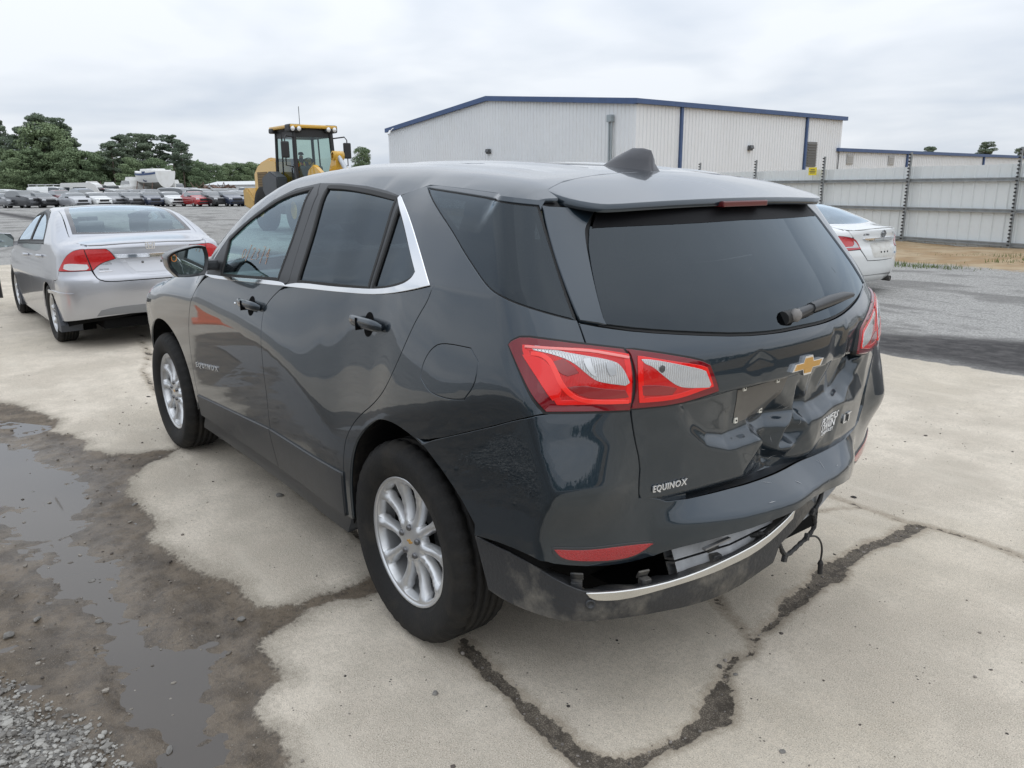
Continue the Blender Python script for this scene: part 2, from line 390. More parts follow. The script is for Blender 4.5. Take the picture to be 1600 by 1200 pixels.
def patch(body, mode, loop, name, m, parent=None, holes=(), step=.03, ins=.0025, off=0.0, flange=.012, disp=None, mirror=False, smooth=2, down=None, bstep=None, extra=None, sharp=None):
    """one sheet panel: polygon `loop` in the body's own (U,V) or (x,y) plane, lifted onto the body, edges turned in"""
    bstep = bstep or step*.7
    L = densify(chaikin(loop, smooth), bstep); L = inset(L, ins)
    H = [inset(densify(chaikin(h, smooth), bstep), -ins) for h in holes]
    V, F = tri_region(L, H, step, extra)
    P = body.wrap(V[:, 0], V[:, 1]) if mode == 'w' else body.top(V[:, 0], V[:, 1])
    Nn = body.normal(P, mode)
    o = off(V) if callable(off) else off
    if not np.isscalar(o) or o: P = P+Nn*np.reshape(o, (-1, 1))
    if disp is not None: P = P+disp(P)
    a = P[F]; fn = np.cross(a[:, 1]-a[:, 0], a[:, 2]-a[:, 0])
    if np.sum(fn*Nn[F[:, 0]]) < 0: F = F[:, ::-1]; fn = -fn
    if disp is not None:
        Nn = np.zeros_like(P)
        for k in range(3): np.add.at(Nn, F[:, k], fn)
        Nn /= np.maximum(np.linalg.norm(Nn, axis=1, keepdims=True), 1e-12)
    verts = [P]; norms = [Nn]; faces = F.tolist(); b = len(P)
    if flange:
        # boundary edges -> turned-in edge
        E = {}
        for t in faces:
            for i in range(3):
                k = (t[i], t[(i+1) % 3]); E[k] = E.get(k, 0)+1
        be = [k for k in E if (k[1], k[0]) not in E]
        ids = sorted({i for k in be for i in k}); idx = {q: i for i, q in enumerate(ids)}; n = len(ids)
        outn = np.zeros((n, 3))
        for i, j in be:
            t = P[j]-P[i]; w = np.cross(t, Nn[i]); w /= max(np.linalg.norm(w), 1e-12); outn[idx[i]] += w; outn[idx[j]] += w
        outn /= np.maximum(np.linalg.norm(outn, axis=1, keepdims=True), 1e-9)
        top = P[ids]; dn = np.tile(np.array(down), (n, 1)) if down is not None else -Nn[ids]*flange
        bev = .0012
        verts += [top+outn*bev-Nn[ids]*bev, top+outn*bev+dn]; norms += [(outn+Nn[ids])*.7071, outn]
        for i, j in be:
            a_, b_ = idx[i], idx[j]; faces.append([j, i, b+a_, b+b_]); faces.append([b+b_, b+a_, b+n+a_, b+n+b_])
        # outer lip shading starts from the panel normal
    P = np.concatenate(verts); Nn = np.concatenate(norms)
    if mirror: P = P*np.array([1, -1, 1]); Nn = Nn*np.array([1, -1, 1]); faces = [f[::-1] for f in faces]
    me = bpy.data.meshes.new(name); me.from_pydata(P.tolist(), [], faces); me.polygons.foreach_set('use_smooth', [True]*len(faces)); me.update()
    if sharp: me.set_sharp_from_angle(angle=R(sharp))
    else: me.normals_split_custom_set_from_vertices(Nn.tolist())
    return link(name, me, parent, m)
def ribbon(P, Nn, width_dir, w, h, name, m, parent=None): pass
def text_mesh(txt, size=1.0, shear=0.0, ext=.02, spacing=1.0, xs=1.0):
    cu = bpy.data.curves.new('lettering', 'FONT'); cu.body = txt; cu.size = size; cu.shear = shear; cu.extrude = ext; cu.space_character = spacing; cu.resolution_u = 2; cu.offset = .012*size
    ob = bpy.data.objects.new('lettering', cu); COL.objects.link(ob); bpy.context.view_layer.update()
    dg = bpy.context.evaluated_depsgraph_get(); me = bpy.data.meshes.new_from_object(ob.evaluated_get(dg)); bpy.data.objects.remove(ob); 
    co = np.zeros(len(me.vertices)*3); me.vertices.foreach_get('co', co); co = co.reshape(-1, 3); co[:, 0] *= xs
    return me, co
def put_text(txt, p0, ux, uy, un, width, height, name, m, parent, shear=0.0, spacing=1.0, thick=.003, fit=None):
    """lettering laid from p0 (lower left) along ux, upright uy, standing off along un; fit(P) moves the points onto a curved surface"""
    me, co = text_mesh(txt, 1.0, shear, .02, spacing)
    lo = co.min(0); hi = co.max(0); q = (co-lo)/np.maximum(hi-lo, 1e-6)
    ux, uy, un = [np.array(a, float) for a in (ux, uy, un)]
    P = np.array(p0)+q[:, :1]*width*ux+q[:, 1:2]*height*uy
    if fit is not None: P = fit(P)
    P = P+q[:, 2:3]*thick*un
    me.vertices.foreach_set('co', P.ravel()); me.update()
    return link(name, me, parent, m)
class Saloon(Body):
    """three-box car; k: measurements in metres from the rear axle, x forward"""
    def __init__(s, **k):
        s.__dict__.update(k); f = lambda a: pchip(*zip(*a))
        s.fYm, s.fZb, s.fX0, s.fZ0, s.fXf = f(k['Ym']), f(k['Zb']), f(k['X0']), f(k['Z0']), f(k['Xf'])
        s.xc = k.get('xc', 0.); s.xf = k.get('xf', 2.7)
    def Y(s, x, z):
        zm = s.zm+0*x; t = z-zm; tu = np.maximum(t, 0); td = np.maximum(-t, 0); g = np.maximum(z-s.fZb(x), 0)
        return s.fYm(x)-(.16*tu-.012*(1-np.exp(-tu/.1)))-(.03*td+.10*td*td)-(s.tumble*g+.30*g*g)
    def rearX(s, y, z): return s.fX0(z)+s.c*y*y+.4*np.maximum(np.abs(y)-.62, 0)**2
    def frontX(s, y, z): return s.fXf(z)-.30*y*y-.4*np.maximum(np.abs(y)-.55, 0)**2
    def roofZ(s, x, y): return s.fZ0(x)-s.crown*y*y
    def wrapF(s, x, y, z):
        f = smax(np.abs(y)-s.Y(x, z), s.rearX(y, z)-x, s.kr); f = smax(f, x-s.frontX(y, z), .25); return smax(f, z-s.roofZ(x, y), .10)
    def topF(s, x, y, z):
        f = smax(np.abs(y)-s.Y(x, z), z-s.roofZ(x, y), .10); f = smax(f, s.rearX(y, z)-x, .06); return smax(f, x-s.frontX(y, z), .15)
CIVIC = dict(Ym=[(-1, .80), (-.7, .845), (-.3, .868), (.3, .876), (1.5, .876), (2.4, .872), (3.0, .84), (3.5, .74)], Zb=[(-.9, 1.06), (0, 1.055), (1, 1.02), (2.2, .96), (3, .9)],
    X0=[(.2, -.78), (.3, -.87), (.45, -.915), (.62, -.93), (.72, -.925), (.76, -.90), (.9, -.875), (1.0, -.872), (1.06, -.885), (1.085, -.87), (1.2, -.80)],
    Z0=[(-1, 1.07), (-.88, 1.085), (-.45, 1.135), (-.1, 1.275), (.25, 1.385), (.6, 1.425), (1.0, 1.436), (1.4, 1.405), (1.8, 1.26), (2.2, 1.06), (2.4, .985), (2.9, .92), (3.3, .82), (3.5, .70)],
    Xf=[(.2, 3.45), (.5, 3.56), (.7, 3.55), (.9, 3.42), (1.1, 3.2)], zm=.62, tumble=.28, c=.27, kr=.16, crown=.085, xf=2.75)
ALTIMA = dict(Ym=[(-1.2, .86), (-.7, .89), (-.3, .912), (.3, .915), (1.5, .915), (2.4, .91), (3.0, .88), (3.6, .78)], Zb=[(-.9, 1.06), (0, 1.05), (1, 1.02), (2.2, .97), (3, .9)],
    X0=[(.2, -.92), (.3, -1.02), (.45, -1.07), (.62, -1.08), (.74, -1.06), (.80, -1.03), (.9, -1.02), (1.0, -1.03), (1.05, -1.05), (1.085, -1.03), (1.2, -.95)],
    Z0=[(-1.15, 1.04), (-1.04, 1.06), (-.62, 1.105), (-.25, 1.235), (.2, 1.38), (.6, 1.445), (1.1, 1.47), (1.5, 1.44), (1.9, 1.29), (2.4, 1.06), (2.55, 1.0), (3.0, .95), (3.4, .86), (3.7, .72)],
    Xf=[(.2, 3.6), (.5, 3.74), (.7, 3.73), (.9, 3.6), (1.1, 3.3)], zm=.66, tumble=.28, c=.30, kr=.18, crown=.085, xf=2.9)
# outlines measured on the grey car, in the plane (along, up) that wraps its flanks and tail
T = {
 'SBlow': [(0.977,1.155),(1.059,1.096),(1.119,1.041),(1.121,0.967),(1.103,0.887),(1.117,0.756),(1.114,0.668),(1.139,0.537),(1.145,0.461),(1.15,0.404),(1.103,0.313)],
 'SBup': [(0.952,1.569),(0.926,1.524),(0.923,1.398),(0.936,1.181),(0.956,1.163)],
 'SC': [(-0.139,1.252),(-0.152,1.238),(-0.138,1.203),(-0.096,1.152),(-0.063,1.101),(-0.001,0.986),(0.059,0.893),(0.132,0.831),(0.248,0.758),(0.314,0.687),(0.355,0.603),(0.375,0.514),(0.381,0.442)],
 'SA': [(1.874,1.13),(1.976,1.055),(2.043,0.98),(2.109,0.891),(2.163,0.779),(2.184,0.669),(2.214,0.499),(2.21,0.432)],
 'moldup': [(2.21,0.432),(1.651,0.464),(1.174,0.501),(0.758,0.494),(0.375,0.514)],
 'moldlow': [(2.058,0.308),(1.557,0.304),(1.111,0.32),(0.595,0.332)],
 'fglass': [(1.002,1.547),(0.981,1.359),(1.022,1.175),(1.313,1.161),(1.663,1.145),(1.666,1.21),(1.681,1.31),(1.542,1.391),(1.399,1.451),(1.254,1.506),(1.134,1.532)],
 'rglass': [(0.858,1.552),(0.703,1.549),(0.504,1.535),(0.264,1.509),(0.259,1.359),(0.283,1.203),(0.433,1.194),(0.633,1.188),(0.843,1.18),(0.821,1.365)],
 'qglass': [(0.224,1.488),(0.092,1.388),(-0.029,1.29),(-0.028,1.269),(0.023,1.245),(0.14,1.218),(0.255,1.204),(0.23,1.345)],
 'dlo_top': [(1.859,1.144),(1.859,1.216),(1.704,1.326),(1.508,1.423),(1.332,1.5),(1.167,1.548),(0.962,1.569),(0.748,1.566),(0.532,1.555),(0.358,1.538),(0.245,1.516)],
 'chrome_up': [(1.876,1.132),(1.53,1.144),(1.209,1.16),(0.976,1.169),(0.842,1.178),(0.543,1.185),(0.282,1.2),(0.154,1.215),(0.033,1.239),(-0.019,1.263),(-0.032,1.284),(0.092,1.388),(0.251,1.509)],
 'chrome_lo': [(1.779,1.12),(1.525,1.13),(1.284,1.141),(0.979,1.151),(0.539,1.168),(0.327,1.179),(0.176,1.193),(0.012,1.219),(-0.139,1.252)],
 'chrome_rear': [(-0.139,1.252),(0.009,1.374),(0.135,1.459),(0.242,1.519)],
 'quarter': [(0.103,1.545),(-0.251,1.518),(-0.488,1.494),(-0.556,1.389),(-0.613,1.285),(-0.654,1.202),(-0.577,1.226),(-0.478,1.254),(-0.418,1.272),(-0.323,1.33),(-0.165,1.423)],
 'D': [(-0.492,1.494),(-0.497,1.482),(-0.559,1.379),(-0.613,1.285),(-0.659,1.2),(-0.682,1.141)],
 'fin': [(-0.495,1.493),(-0.557,1.488),(-0.634,1.483),(-0.619,1.437),(-0.628,1.405),(-0.67,1.31),(-0.72,1.185),(-0.659,1.199),(-0.613,1.285),(-0.559,1.379)],
 'fuel': [(-0.169,0.976),(-0.168,1.016),(-0.2,1.067),(-0.257,1.097),(-0.384,1.103),(-0.42,1.073),(-0.42,1.011),(-0.384,0.96),(-0.321,0.944),(-0.23,0.945)],
 'lampL': [(-0.518,1.137),(-0.525,1.147),(-0.549,1.161),(-0.616,1.154),(-0.681,1.141),(-0.76,1.125),(-0.777,1.102),(-0.786,1.055),(-0.785,1.0),(-0.78,0.966),(-0.699,0.972),(-0.617,0.978)],
 'lampLin': [(-0.555,1.139),(-0.682,1.132),(-0.771,1.11),(-0.78,1.06),(-0.779,0.988),(-0.689,0.994),(-0.636,0.997),(-0.624,1.025),(-0.56,1.116)],
 'lampLred': [(-0.558,1.115),(-0.582,1.114),(-0.607,1.103),(-0.625,1.08),(-0.643,1.04),(-0.638,1.015),(-0.627,1.008),(-0.599,1.06)],
 'lampLwhite': [(-0.575,1.137),(-0.588,1.14),(-0.665,1.118),(-0.737,1.099),(-0.758,1.083),(-0.776,1.04),(-0.767,1.034),(-0.712,1.048),(-0.693,1.065),(-0.66,1.103),(-0.614,1.123),(-0.58,1.129)],
 'lampT': [(-0.767,1.125),(-0.858,1.105),(-0.963,1.079),(-0.995,1.063),(-1.022,1.004),(-1.026,0.987),(-0.976,0.978),(-0.891,0.966),(-0.783,0.969),(-0.792,1.0),(-0.792,1.055),(-0.781,1.105)],
 'lampTin': [(-0.794,1.104),(-0.858,1.088),(-0.964,1.064),(-0.983,1.055),(-1.004,1.004),(-0.97,0.999),(-0.891,0.982),(-0.801,0.985)],
 'lampTwhite': [(-0.802,1.096),(-0.841,1.09),(-0.959,1.056),(-0.978,1.047),(-0.995,1.01),(-0.99,1.003),(-0.926,1.009),(-0.894,1.018),(-0.859,1.048),(-0.829,1.078),(-0.812,1.084)],
 'bumpline': [(-0.618,0.977),(-0.551,0.946),(-0.461,0.896),(-0.188,0.769)],
 'tgseam': [(-0.783,0.966),(-0.793,0.892),(-0.811,0.804),(-0.809,0.747),(-0.811,0.701),(-0.827,0.676),(-0.867,0.645)],
 'tgbottom': [(-0.867,0.645),(-1.015,0.647),(-1.229,0.648),(-1.435,0.67),(-1.657,0.713)],
 'glassbot': [(-0.715,1.187),(-0.799,1.171),(-0.945,1.152),(-1.124,1.134),(-1.277,1.128),(-1.423,1.129),(-1.66,1.134),(-1.862,1.144),(-2.071,1.157)],
 'glassleft': [(-0.628,1.411),(-0.673,1.294),(-0.715,1.188)],
 'glassright': [(-2.317,1.432),(-2.216,1.329),(-2.104,1.21),(-2.071,1.157)],
 'equinox': [(-0.852,0.71),(-0.856,0.731),(-1.003,0.713),(-1.007,0.73),(-0.904,0.725)],
 'lt': [(-1.841,0.766),(-1.924,0.752),(-1.917,0.727)],
 'powers': [(-1.647,0.791),(-1.804,0.774),(-1.793,0.729),(-1.697,0.741)],
 'badge': [(-1.337,1.003),(-1.521,1.03),(-1.433,0.985),(-1.402,1.04)],
 'screws': [(-1.185,0.971),(-1.347,0.971),(-1.169,0.865),(-1.318,0.872)],
 'recess': [(-0.898,0.965),(-0.976,0.874),(-1.03,0.827),(-1.118,0.808),(-1.254,0.832),(-1.029,0.981),(-1.129,0.976),(-1.213,0.979),(-1.346,0.983),(-1.483,0.986),(-1.839,0.995)],
 'ridge': [(-0.903,0.962),(-0.971,0.859),(-1.062,0.79),(-1.139,0.776),(-1.244,0.765)],
 'crump': [(-1.229,0.859),(-1.246,0.753),(-1.288,0.716),(-1.292,0.675),(-1.396,0.683),(-1.463,0.694),(-1.344,0.758),(-1.523,0.857),(-1.505,0.842),(-1.512,0.733),(-1.61,0.713),(-1.957,0.812),(-1.598,0.861),(-1.646,0.919),(-1.556,0.893)],
 'dents': [(-1.193,1.08),(-1.638,1.104),(-1.657,1.012),(-1.751,1.062),(-1.862,1.075),(-1.562,1.064)],
 'wiper': [(-1.403,1.166),(-1.325,1.154),(-1.869,1.179),(-1.476,1.181)],
 'emblemside': [(2.108,0.644),(2.107,0.617),(1.747,0.66),(1.745,0.68)],
 'fhandle': [(1.384,1.034),(1.144,1.055),(1.127,1.036),(1.367,1.049)],
 'rhandle': [(0.394,1.077),(0.101,1.108),(0.099,1.08),(0.264,1.103),(0.249,1.045)],
 'crease': [(-0.62,0.975),(-0.652,0.912),(-0.675,0.848),(-0.674,0.784),(-0.658,0.711)],
 'paint': [(1.52,0.975),(1.491,0.938),(1.515,0.866),(1.398,0.871),(1.54,0.834),(1.783,0.811),(2.169,0.768),(2.301,0.743),(1.823,0.886),(1.675,0.905)],
 'lg1': [(-0.576,1.12),(-0.596,1.119),(-0.615,1.106),(-0.629,1.08),(-0.64,1.048),(-0.656,1.022),(-0.677,1.004),(-0.714,0.995),(-0.775,0.99)],
 'lg2': [(-0.561,1.136),(-0.619,1.134),(-0.682,1.127),(-0.736,1.113),(-0.772,1.103)],
 'dk1': [(-0.623,1.102),(-0.641,1.108),(-0.661,1.091),(-0.671,1.075),(-0.651,1.068),(-0.636,1.076)],
 'dk2': [(-0.652,1.039),(-0.682,1.041),(-0.714,1.03),(-0.767,1.02),(-0.775,1.002),(-0.714,1.004),(-0.68,1.014)],
 'bulb1': [(-0.725,1.094),(-0.736,1.096),(-0.745,1.081),(-0.743,1.064),(-0.734,1.061),(-0.726,1.076)],
 'rib1': [(-0.678,1.106),(-0.691,1.108),(-0.697,1.085),(-0.706,1.063),(-0.696,1.068),(-0.684,1.088)],
 'bulb2': [(-0.845,1.071),(-0.852,1.077),(-0.859,1.072),(-0.858,1.063),(-0.852,1.058),(-0.846,1.063)],
 'dk3': [(-0.805,1.028),(-0.85,1.024),(-0.893,1.011),(-0.881,0.997),(-0.851,0.999),(-0.808,1.003)],
 'arch': [(0.318,0.538),(0.279,0.628),(0.211,0.713),(0.122,0.777),(0.044,0.799),(-0.049,0.797),(-0.143,0.772),(-0.19,0.77),(-0.261,0.736),(-0.328,0.659),(-0.362,0.605),(-0.393,0.533)],
 'farch': [(2.947,0.69),(2.884,0.749),(2.752,0.801),(2.626,0.814),(2.509,0.787),(2.393,0.736),(2.327,0.668),(2.282,0.576),(2.269,0.443),(2.288,0.37)],
 'tgleft': [(-0.659,1.198),(-0.682,1.142),(-0.762,1.123),(-0.776,1.092),(-0.784,1.035),(-0.783,0.966)],
 'vout': [(-0.38,0.523),(-0.533,0.514),(-0.633,0.494),(-0.68,0.475),(-0.702,0.466),(-0.777,0.455),(-0.867,0.451),(-0.967,0.457),(-1.088,0.474),(-1.225,0.495),(-1.346,0.536),(-1.396,0.562),(-1.505,0.558),(-1.524,0.541),(-1.427,0.491),(-1.325,0.455),(-1.297,0.399),(-1.231,0.385),(-1.136,0.353),(-1.02,0.343),(-0.941,0.346),(-0.872,0.354),(-0.811,0.36),(-0.719,0.373),(-0.681,0.378),(-0.633,0.371),(-0.554,0.358),(-0.48,0.357),(-0.427,0.367),(-0.408,0.431)],
 'vchrome': [(-0.702,0.466),(-0.777,0.455),(-0.867,0.451),(-0.967,0.457),(-1.088,0.474),(-1.225,0.495),(-1.346,0.536),(-1.386,0.558),(-1.376,0.532),(-1.283,0.493),(-1.186,0.465),(-1.09,0.453),(-1.006,0.444),(-0.867,0.437),(-0.778,0.432),(-0.728,0.441),(-0.711,0.451)],
 'sensor': [(-0.711,0.43)],
 'b_refl': [(-0.632,0.588),(-0.691,0.572),(-0.772,0.566),(-0.852,0.554),(-0.807,0.526),(-0.751,0.525),(-0.668,0.546),(-0.643,0.562)],
 'b_bottom': [(-0.39,0.54),(-0.497,0.553),(-0.612,0.556),(-0.638,0.538),(-0.71,0.513),(-0.778,0.502),(-0.845,0.505),(-0.869,0.539),(-1.09,0.558),(-1.31,0.578),(-1.416,0.59),(-1.471,0.599)],
 'b_crease': [(-0.821,0.685),(-0.867,0.633),(-0.92,0.601),(-0.947,0.595),(-1.08,0.603),(-1.28,0.62),(-1.529,0.623),(-1.783,0.635)],
}
T = {k: np.array(v) for k, v in T.items()}
# ================================================================== the damaged grey car
PAINT = car_paint('dark grey metallic paint', (.019, .031, .043), .65, .32, .08, 1.6)
GLS_P = glass('privacy glass', (.05, .053, .06), 1.2)
GLS_F = glass('clear green glass', (.68, .84, .83), 1.6)
TRIM = mat('dull dark plastic', (.020, .023, .027), .36, bump=.1, bscale=300, dirt=(.16, .145, .12), dscale=6, damt=.25)
DIRTY = mat('dirty black plastic', (.028, .029, .031), .48, bump=.3, bscale=90, dirt=(.30, .27, .22), dscale=7, damt=.55)
RED = mat('dark red lens', (.17, .002, .008), .05, spec=.2, coat=1.0)
RED_B = mat('bright red lens', (.78, .008, .006), .12, spec=.2, coat=1.0)
RED_R = mat('red reflector', (.42, .008, .012), .12, coat=1.0, bump=.6, bscale=500)
def lens_mat(name, col, freq, st=.5, me_=.15):
    m = mat(name, col, .12, me_, spec=.2, coat=1.0); nt = m.node_tree; p = nt.nodes['Principled BSDF']
    w = N(nt, 'ShaderNodeTexWave', wave_type='BANDS', bands_direction='Y'); w.inputs['Scale'].default_value = freq; w.inputs['Distortion'].default_value = .6
    t = N(nt, 'ShaderNodeTexCoord'); nt.links.new(t.outputs['Object'], w.inputs['Vector'])
    b = N(nt, 'ShaderNodeBump'); b.inputs['Strength'].default_value = st; b.inputs['Distance'].default_value = .004; nt.links.new(w.outputs[0], b.inputs['Height']); nt.links.new(b.outputs[0], p.inputs['Normal'])
    return m
CLEAR = lens_mat('clear fluted lens', (.70, .71, .72), 55, .7, .5)
FLUTE = lens_mat('red fluted lens', (.60, .006, .006), 90, .35)
suv = thing('damaged_suv', (0, 0, 0), 0, 'dark grey metallic sport utility car with crumpled tailgate and torn rear bumper', 'car')
B = SUV(); BB = SUV(); BB.bump = .09
class Valance(Body):
    xc = -.25
    X0 = staticmethod(pchip([.1, .25, .33, .42, .50, .6], [-.80, -.885, -.925, -.945, -.945, -.945]))
    def wrapF(s, x, y, z):
        a = np.abs(y)-(.882-.05*sst(.36, .2, z))+.06*sst(-.3, -.9, x); b = s.X0(z)+.24*y*y+.25*np.maximum(np.abs(y)-.62, 0)**2-x
        return smax(a, b, .07)
    topF = wrapF
VB = Valance()
UC = B.xc-B.RW*math.pi/2                      # wrap coordinate of the car's centre line at the tail
def mir(p): p = np.array(p, float); return np.stack([2*UC-p[:, 0], p[:, 1]], 1)[::-1]
def uv3(p): return B.uv(np.array(p, float))
def cat_(*a): return np.concatenate([np.asarray(q, float).reshape(-1, 2) for q in a])
bar = lambda p, y: p
# --- crumpled sheet of the tailgate: depth pushed in at points (y, z), straight facets between them
_cr = np.array([(.175,.862,.012),(.160,.80,.0),(.157,.753,.008),(.12,.716,.05),(.125,.652,.025),(.027,.652,.045),(-.03,.690,.045),(-.06,.652,.035),(-.16,.652,.02),(.072,.758,.085),(.10,.80,.066),(.135,.785,.004),
 (-.083,.860,.062),(-.067,.842,.006),(-.072,.733,.022),(-.11,.78,.0),(-.156,.70,.0),(.05,.845,.055),(0,.80,.02),(-.03,.77,.085),(.02,.73,.03),(.045,.70,.085),(-.145,.866,.03),(-.11,.90,.0),(-.17,.93,.05),(-.22,.88,.035),(-.25,.955,.01),
 (-.30,.93,.06),(-.34,.86,.05),(-.36,.815,.0),(-.42,.87,.06),(-.47,.80,.0),(-.50,.90,.04),(-.40,.96,.03),(-.28,.835,.01),(-.56,.83,0),(-.56,1.0,0),(-.12,.985,.004),(-.2,1.0,.03),
 (.211,1.085,0),(.21,1.06,.005),(.28,1.04,0),(.14,1.04,0),(-.187,1.108,0),(-.21,1.03,.035),(-.25,1.07,.01),(-.15,1.05,.0),(-.295,1.068,.0),(-.33,1.03,.03),(-.404,1.075,.012),(-.45,1.04,.03),(-.52,1.06,0),(-.4,1.12,0),(-.3,1.12,0),
 (.30,.90,0),(.27,.80,0),(.22,.70,0),(.21,.64,0),(-.30,.64,.0),(-.28,.74,.012),(-.2,.80,0),(.2,.95,0),(.05,.93,0),(-.05,.95,0),(.9,1.3,0),(.9,.5,0),(-.9,.5,0),(-.9,1.3,0),(.0,1.13,0),(.3,1.13,0),(0,1.02,0),(.3,1.0,0)])
_fr = random.Random(19)
_ex = []
for _k in range(20):
    y_, z_ = _fr.uniform(-.11, .17), _fr.uniform(.668, .855)
    if _fr.random() < .8 and min((y_-p[0])**2+(z_-p[1])**2 for p in [tuple(q_) for q_ in _cr]+_ex) > .0009: _ex.append((y_, z_, max(0, .005+.05*_fr.random()*(1-abs(y_-.03)/.2))))
_cr = np.concatenate([_cr, np.array(_ex)])
_cr[:, 2] *= np.where((_cr[:, 0] < -.095) & (_cr[:, 1] > .80), .5, 1.0)
_ct = [t for t in delaunay_2d_cdt([Vector(p[:2]) for p in _cr], [], [], 0, 1e-6)[2]]
def _yz_uv(p):
    Y_ = np.array([q_[0] for q_ in p]); Z_ = np.array([q_[1] for q_ in p]); return B.uv(np.stack([B.rearX(Y_, Z_), Y_, Z_], 1))
_ok = [i for i, p in enumerate(_cr) if abs(p[0]) < .53 and .668 < p[1] < 1.10]; _om = {i: k for k, i in enumerate(_ok)}
_ce = sorted({(min(_om[a], _om[b]), max(_om[a], _om[b])) for t in _ct for a, b in ((t[0], t[1]), (t[1], t[2]), (t[2], t[0])) if a in _om and b in _om and max(_cr[a][2], _cr[b][2]) > .004})
CREASE = (_yz_uv(_cr[_ok]), _ce)
def crumple_facets(y, z):
    d = np.zeros(len(y)); q = np.stack([y, z], 1)
    for t in _ct:
        a, b, c = _cr[t[0]], _cr[t[1]], _cr[t[2]]
        det = (b[1]-c[1])*(a[0]-c[0])+(c[0]-b[0])*(a[1]-c[1])
        if abs(det) < 1e-12: continue
        l1 = ((b[1]-c[1])*(q[:, 0]-c[0])+(c[0]-b[0])*(q[:, 1]-c[1]))/det; l2 = ((c[1]-a[1])*(q[:, 0]-c[0])+(a[0]-c[0])*(q[:, 1]-c[1]))/det; l3 = 1-l1-l2
        k = (l1 >= -1e-9) & (l2 >= -1e-9) & (l3 >= -1e-9); d[k] = (l1*a[2]+l2*b[2]+l3*c[2])[k]
    return d
def crumple(y, z):                                                # folds in sheet metal are tight but never knife-sharp
    return sum(crumple_facets(y+a, z+b)*w for a, b, w in ((0, 0, .3), (.006, 0, .175), (-.006, 0, .175), (0, .006, .175), (0, -.006, .175)))
_rec = np.array([(.505,.968),(.44,.885),(.375,.84),(.29,.815),(.20,.815),(.05,.83),(-.2,.83),(-.36,.85),(-.45,.90),(-.50,.975),(-.3,.992),(-.05,.987),(.1,.983),(.3,.978)])
def recess(y, z):
    q = np.stack([y, z], 1); sd = pdist(q, _rec)*np.where(pip(q, _rec), 1, -1)
    lower = sst(.955, .93, z); wing = np.clip((y-.27-(.97-z)*-.10)/.20, 0, 1)
    return .042*(sst(-.003, .010, sd)*(1-lower)+sst(-.030, .022, sd)*lower)*(1-.75*wing)
def tail_disp(P):
    y, z = P[:, 1], P[:, 2]; d = crumple(y, z)+.010*np.abs(fbm(y*9+3, z*9))*sst(.3, .0, np.abs(y+.1)-.2)*sst(1.0, .9, z); r = recess(y, z)
    o = np.zeros_like(P); o[:, 0] = (d*.8+r+(.010+.024*sst(.02, .2, y))*sst(.695, .655, z))*sst(.62, .55, np.abs(y)); return o
# --- panels of the left flank, then the right flank as mirrored panels
zsill = np.array
SBu, SBl, SC, SA = T['SBup'], T['SBlow'], T['SC'], T['SA']
dlo = T['dlo_top']; c_up = T['chrome_up']; c_lo = T['chrome_lo']; c_re = T['chrome_rear']
belt_f = np.array([(1.85, 1.126), (1.755, 1.123), (1.498, 1.133), (1.256, 1.145), (.953, 1.155)])
belt_r = np.array([(.953, 1.155), (.5, 1.173), (.286, 1.185), (.136, 1.199), (-.02, 1.224), (-.166, 1.256)])
moldlow = np.array([(2.22, .315), (1.557, .312), (1.105, .318), (.595, .326), (.39, .33)])
moldup = np.array([(2.21, .440), (1.651, .466), (1.14, .498), (.758, .500), (.378, .514)])
arch_r = np.array([(.345, .33), (.338, .44), (.318, .538), (.279, .628), (.211, .713), (.12, .775), (.045, .798), (-.049, .799), (-.143, .785), (-.19, .770), (-.263, .728), (-.345, .650), (-.385, .590), (-.415, .52)])
arch_f = np.array([(2.29, .33), (2.272, .443), (2.282, .56), (2.327, .66), (2.40, .735), (2.51, .788), (2.626, .812), (2.752, .806), (2.884, .765), (2.99, .69), (3.07, .60), (3.12, .48), (3.13, .38)])
front_door = cat_(belt_f, SBl[1:-1], [(1.105, .318)], moldlow[1::-1], SA[::-1][:-1])
rear_door = cat_(belt_r[::-1], SBl[1:-1], [(1.105, .318)], moldlow[3:], SC[::-1][:-1])
roof_edge = np.array([(.254, 1.522), (.195, 1.533), (.097, 1.556), (-.09, 1.545), (-.274, 1.531), (-.42, 1.518), (-.50, 1.508)])
tgl = T['tgleft']
quarter = cat_(c_re[::-1][:1], roof_edge[1:], T['D'][1:5], tgl[1:], [(T['lampL'][9, 0], T['lampL'][9, 1])], T['lampL'][10:12], T['bumpline'][1:], arch_r[7::-1], [(.385, .33)], SC[::-1])
cable_gap = .0025
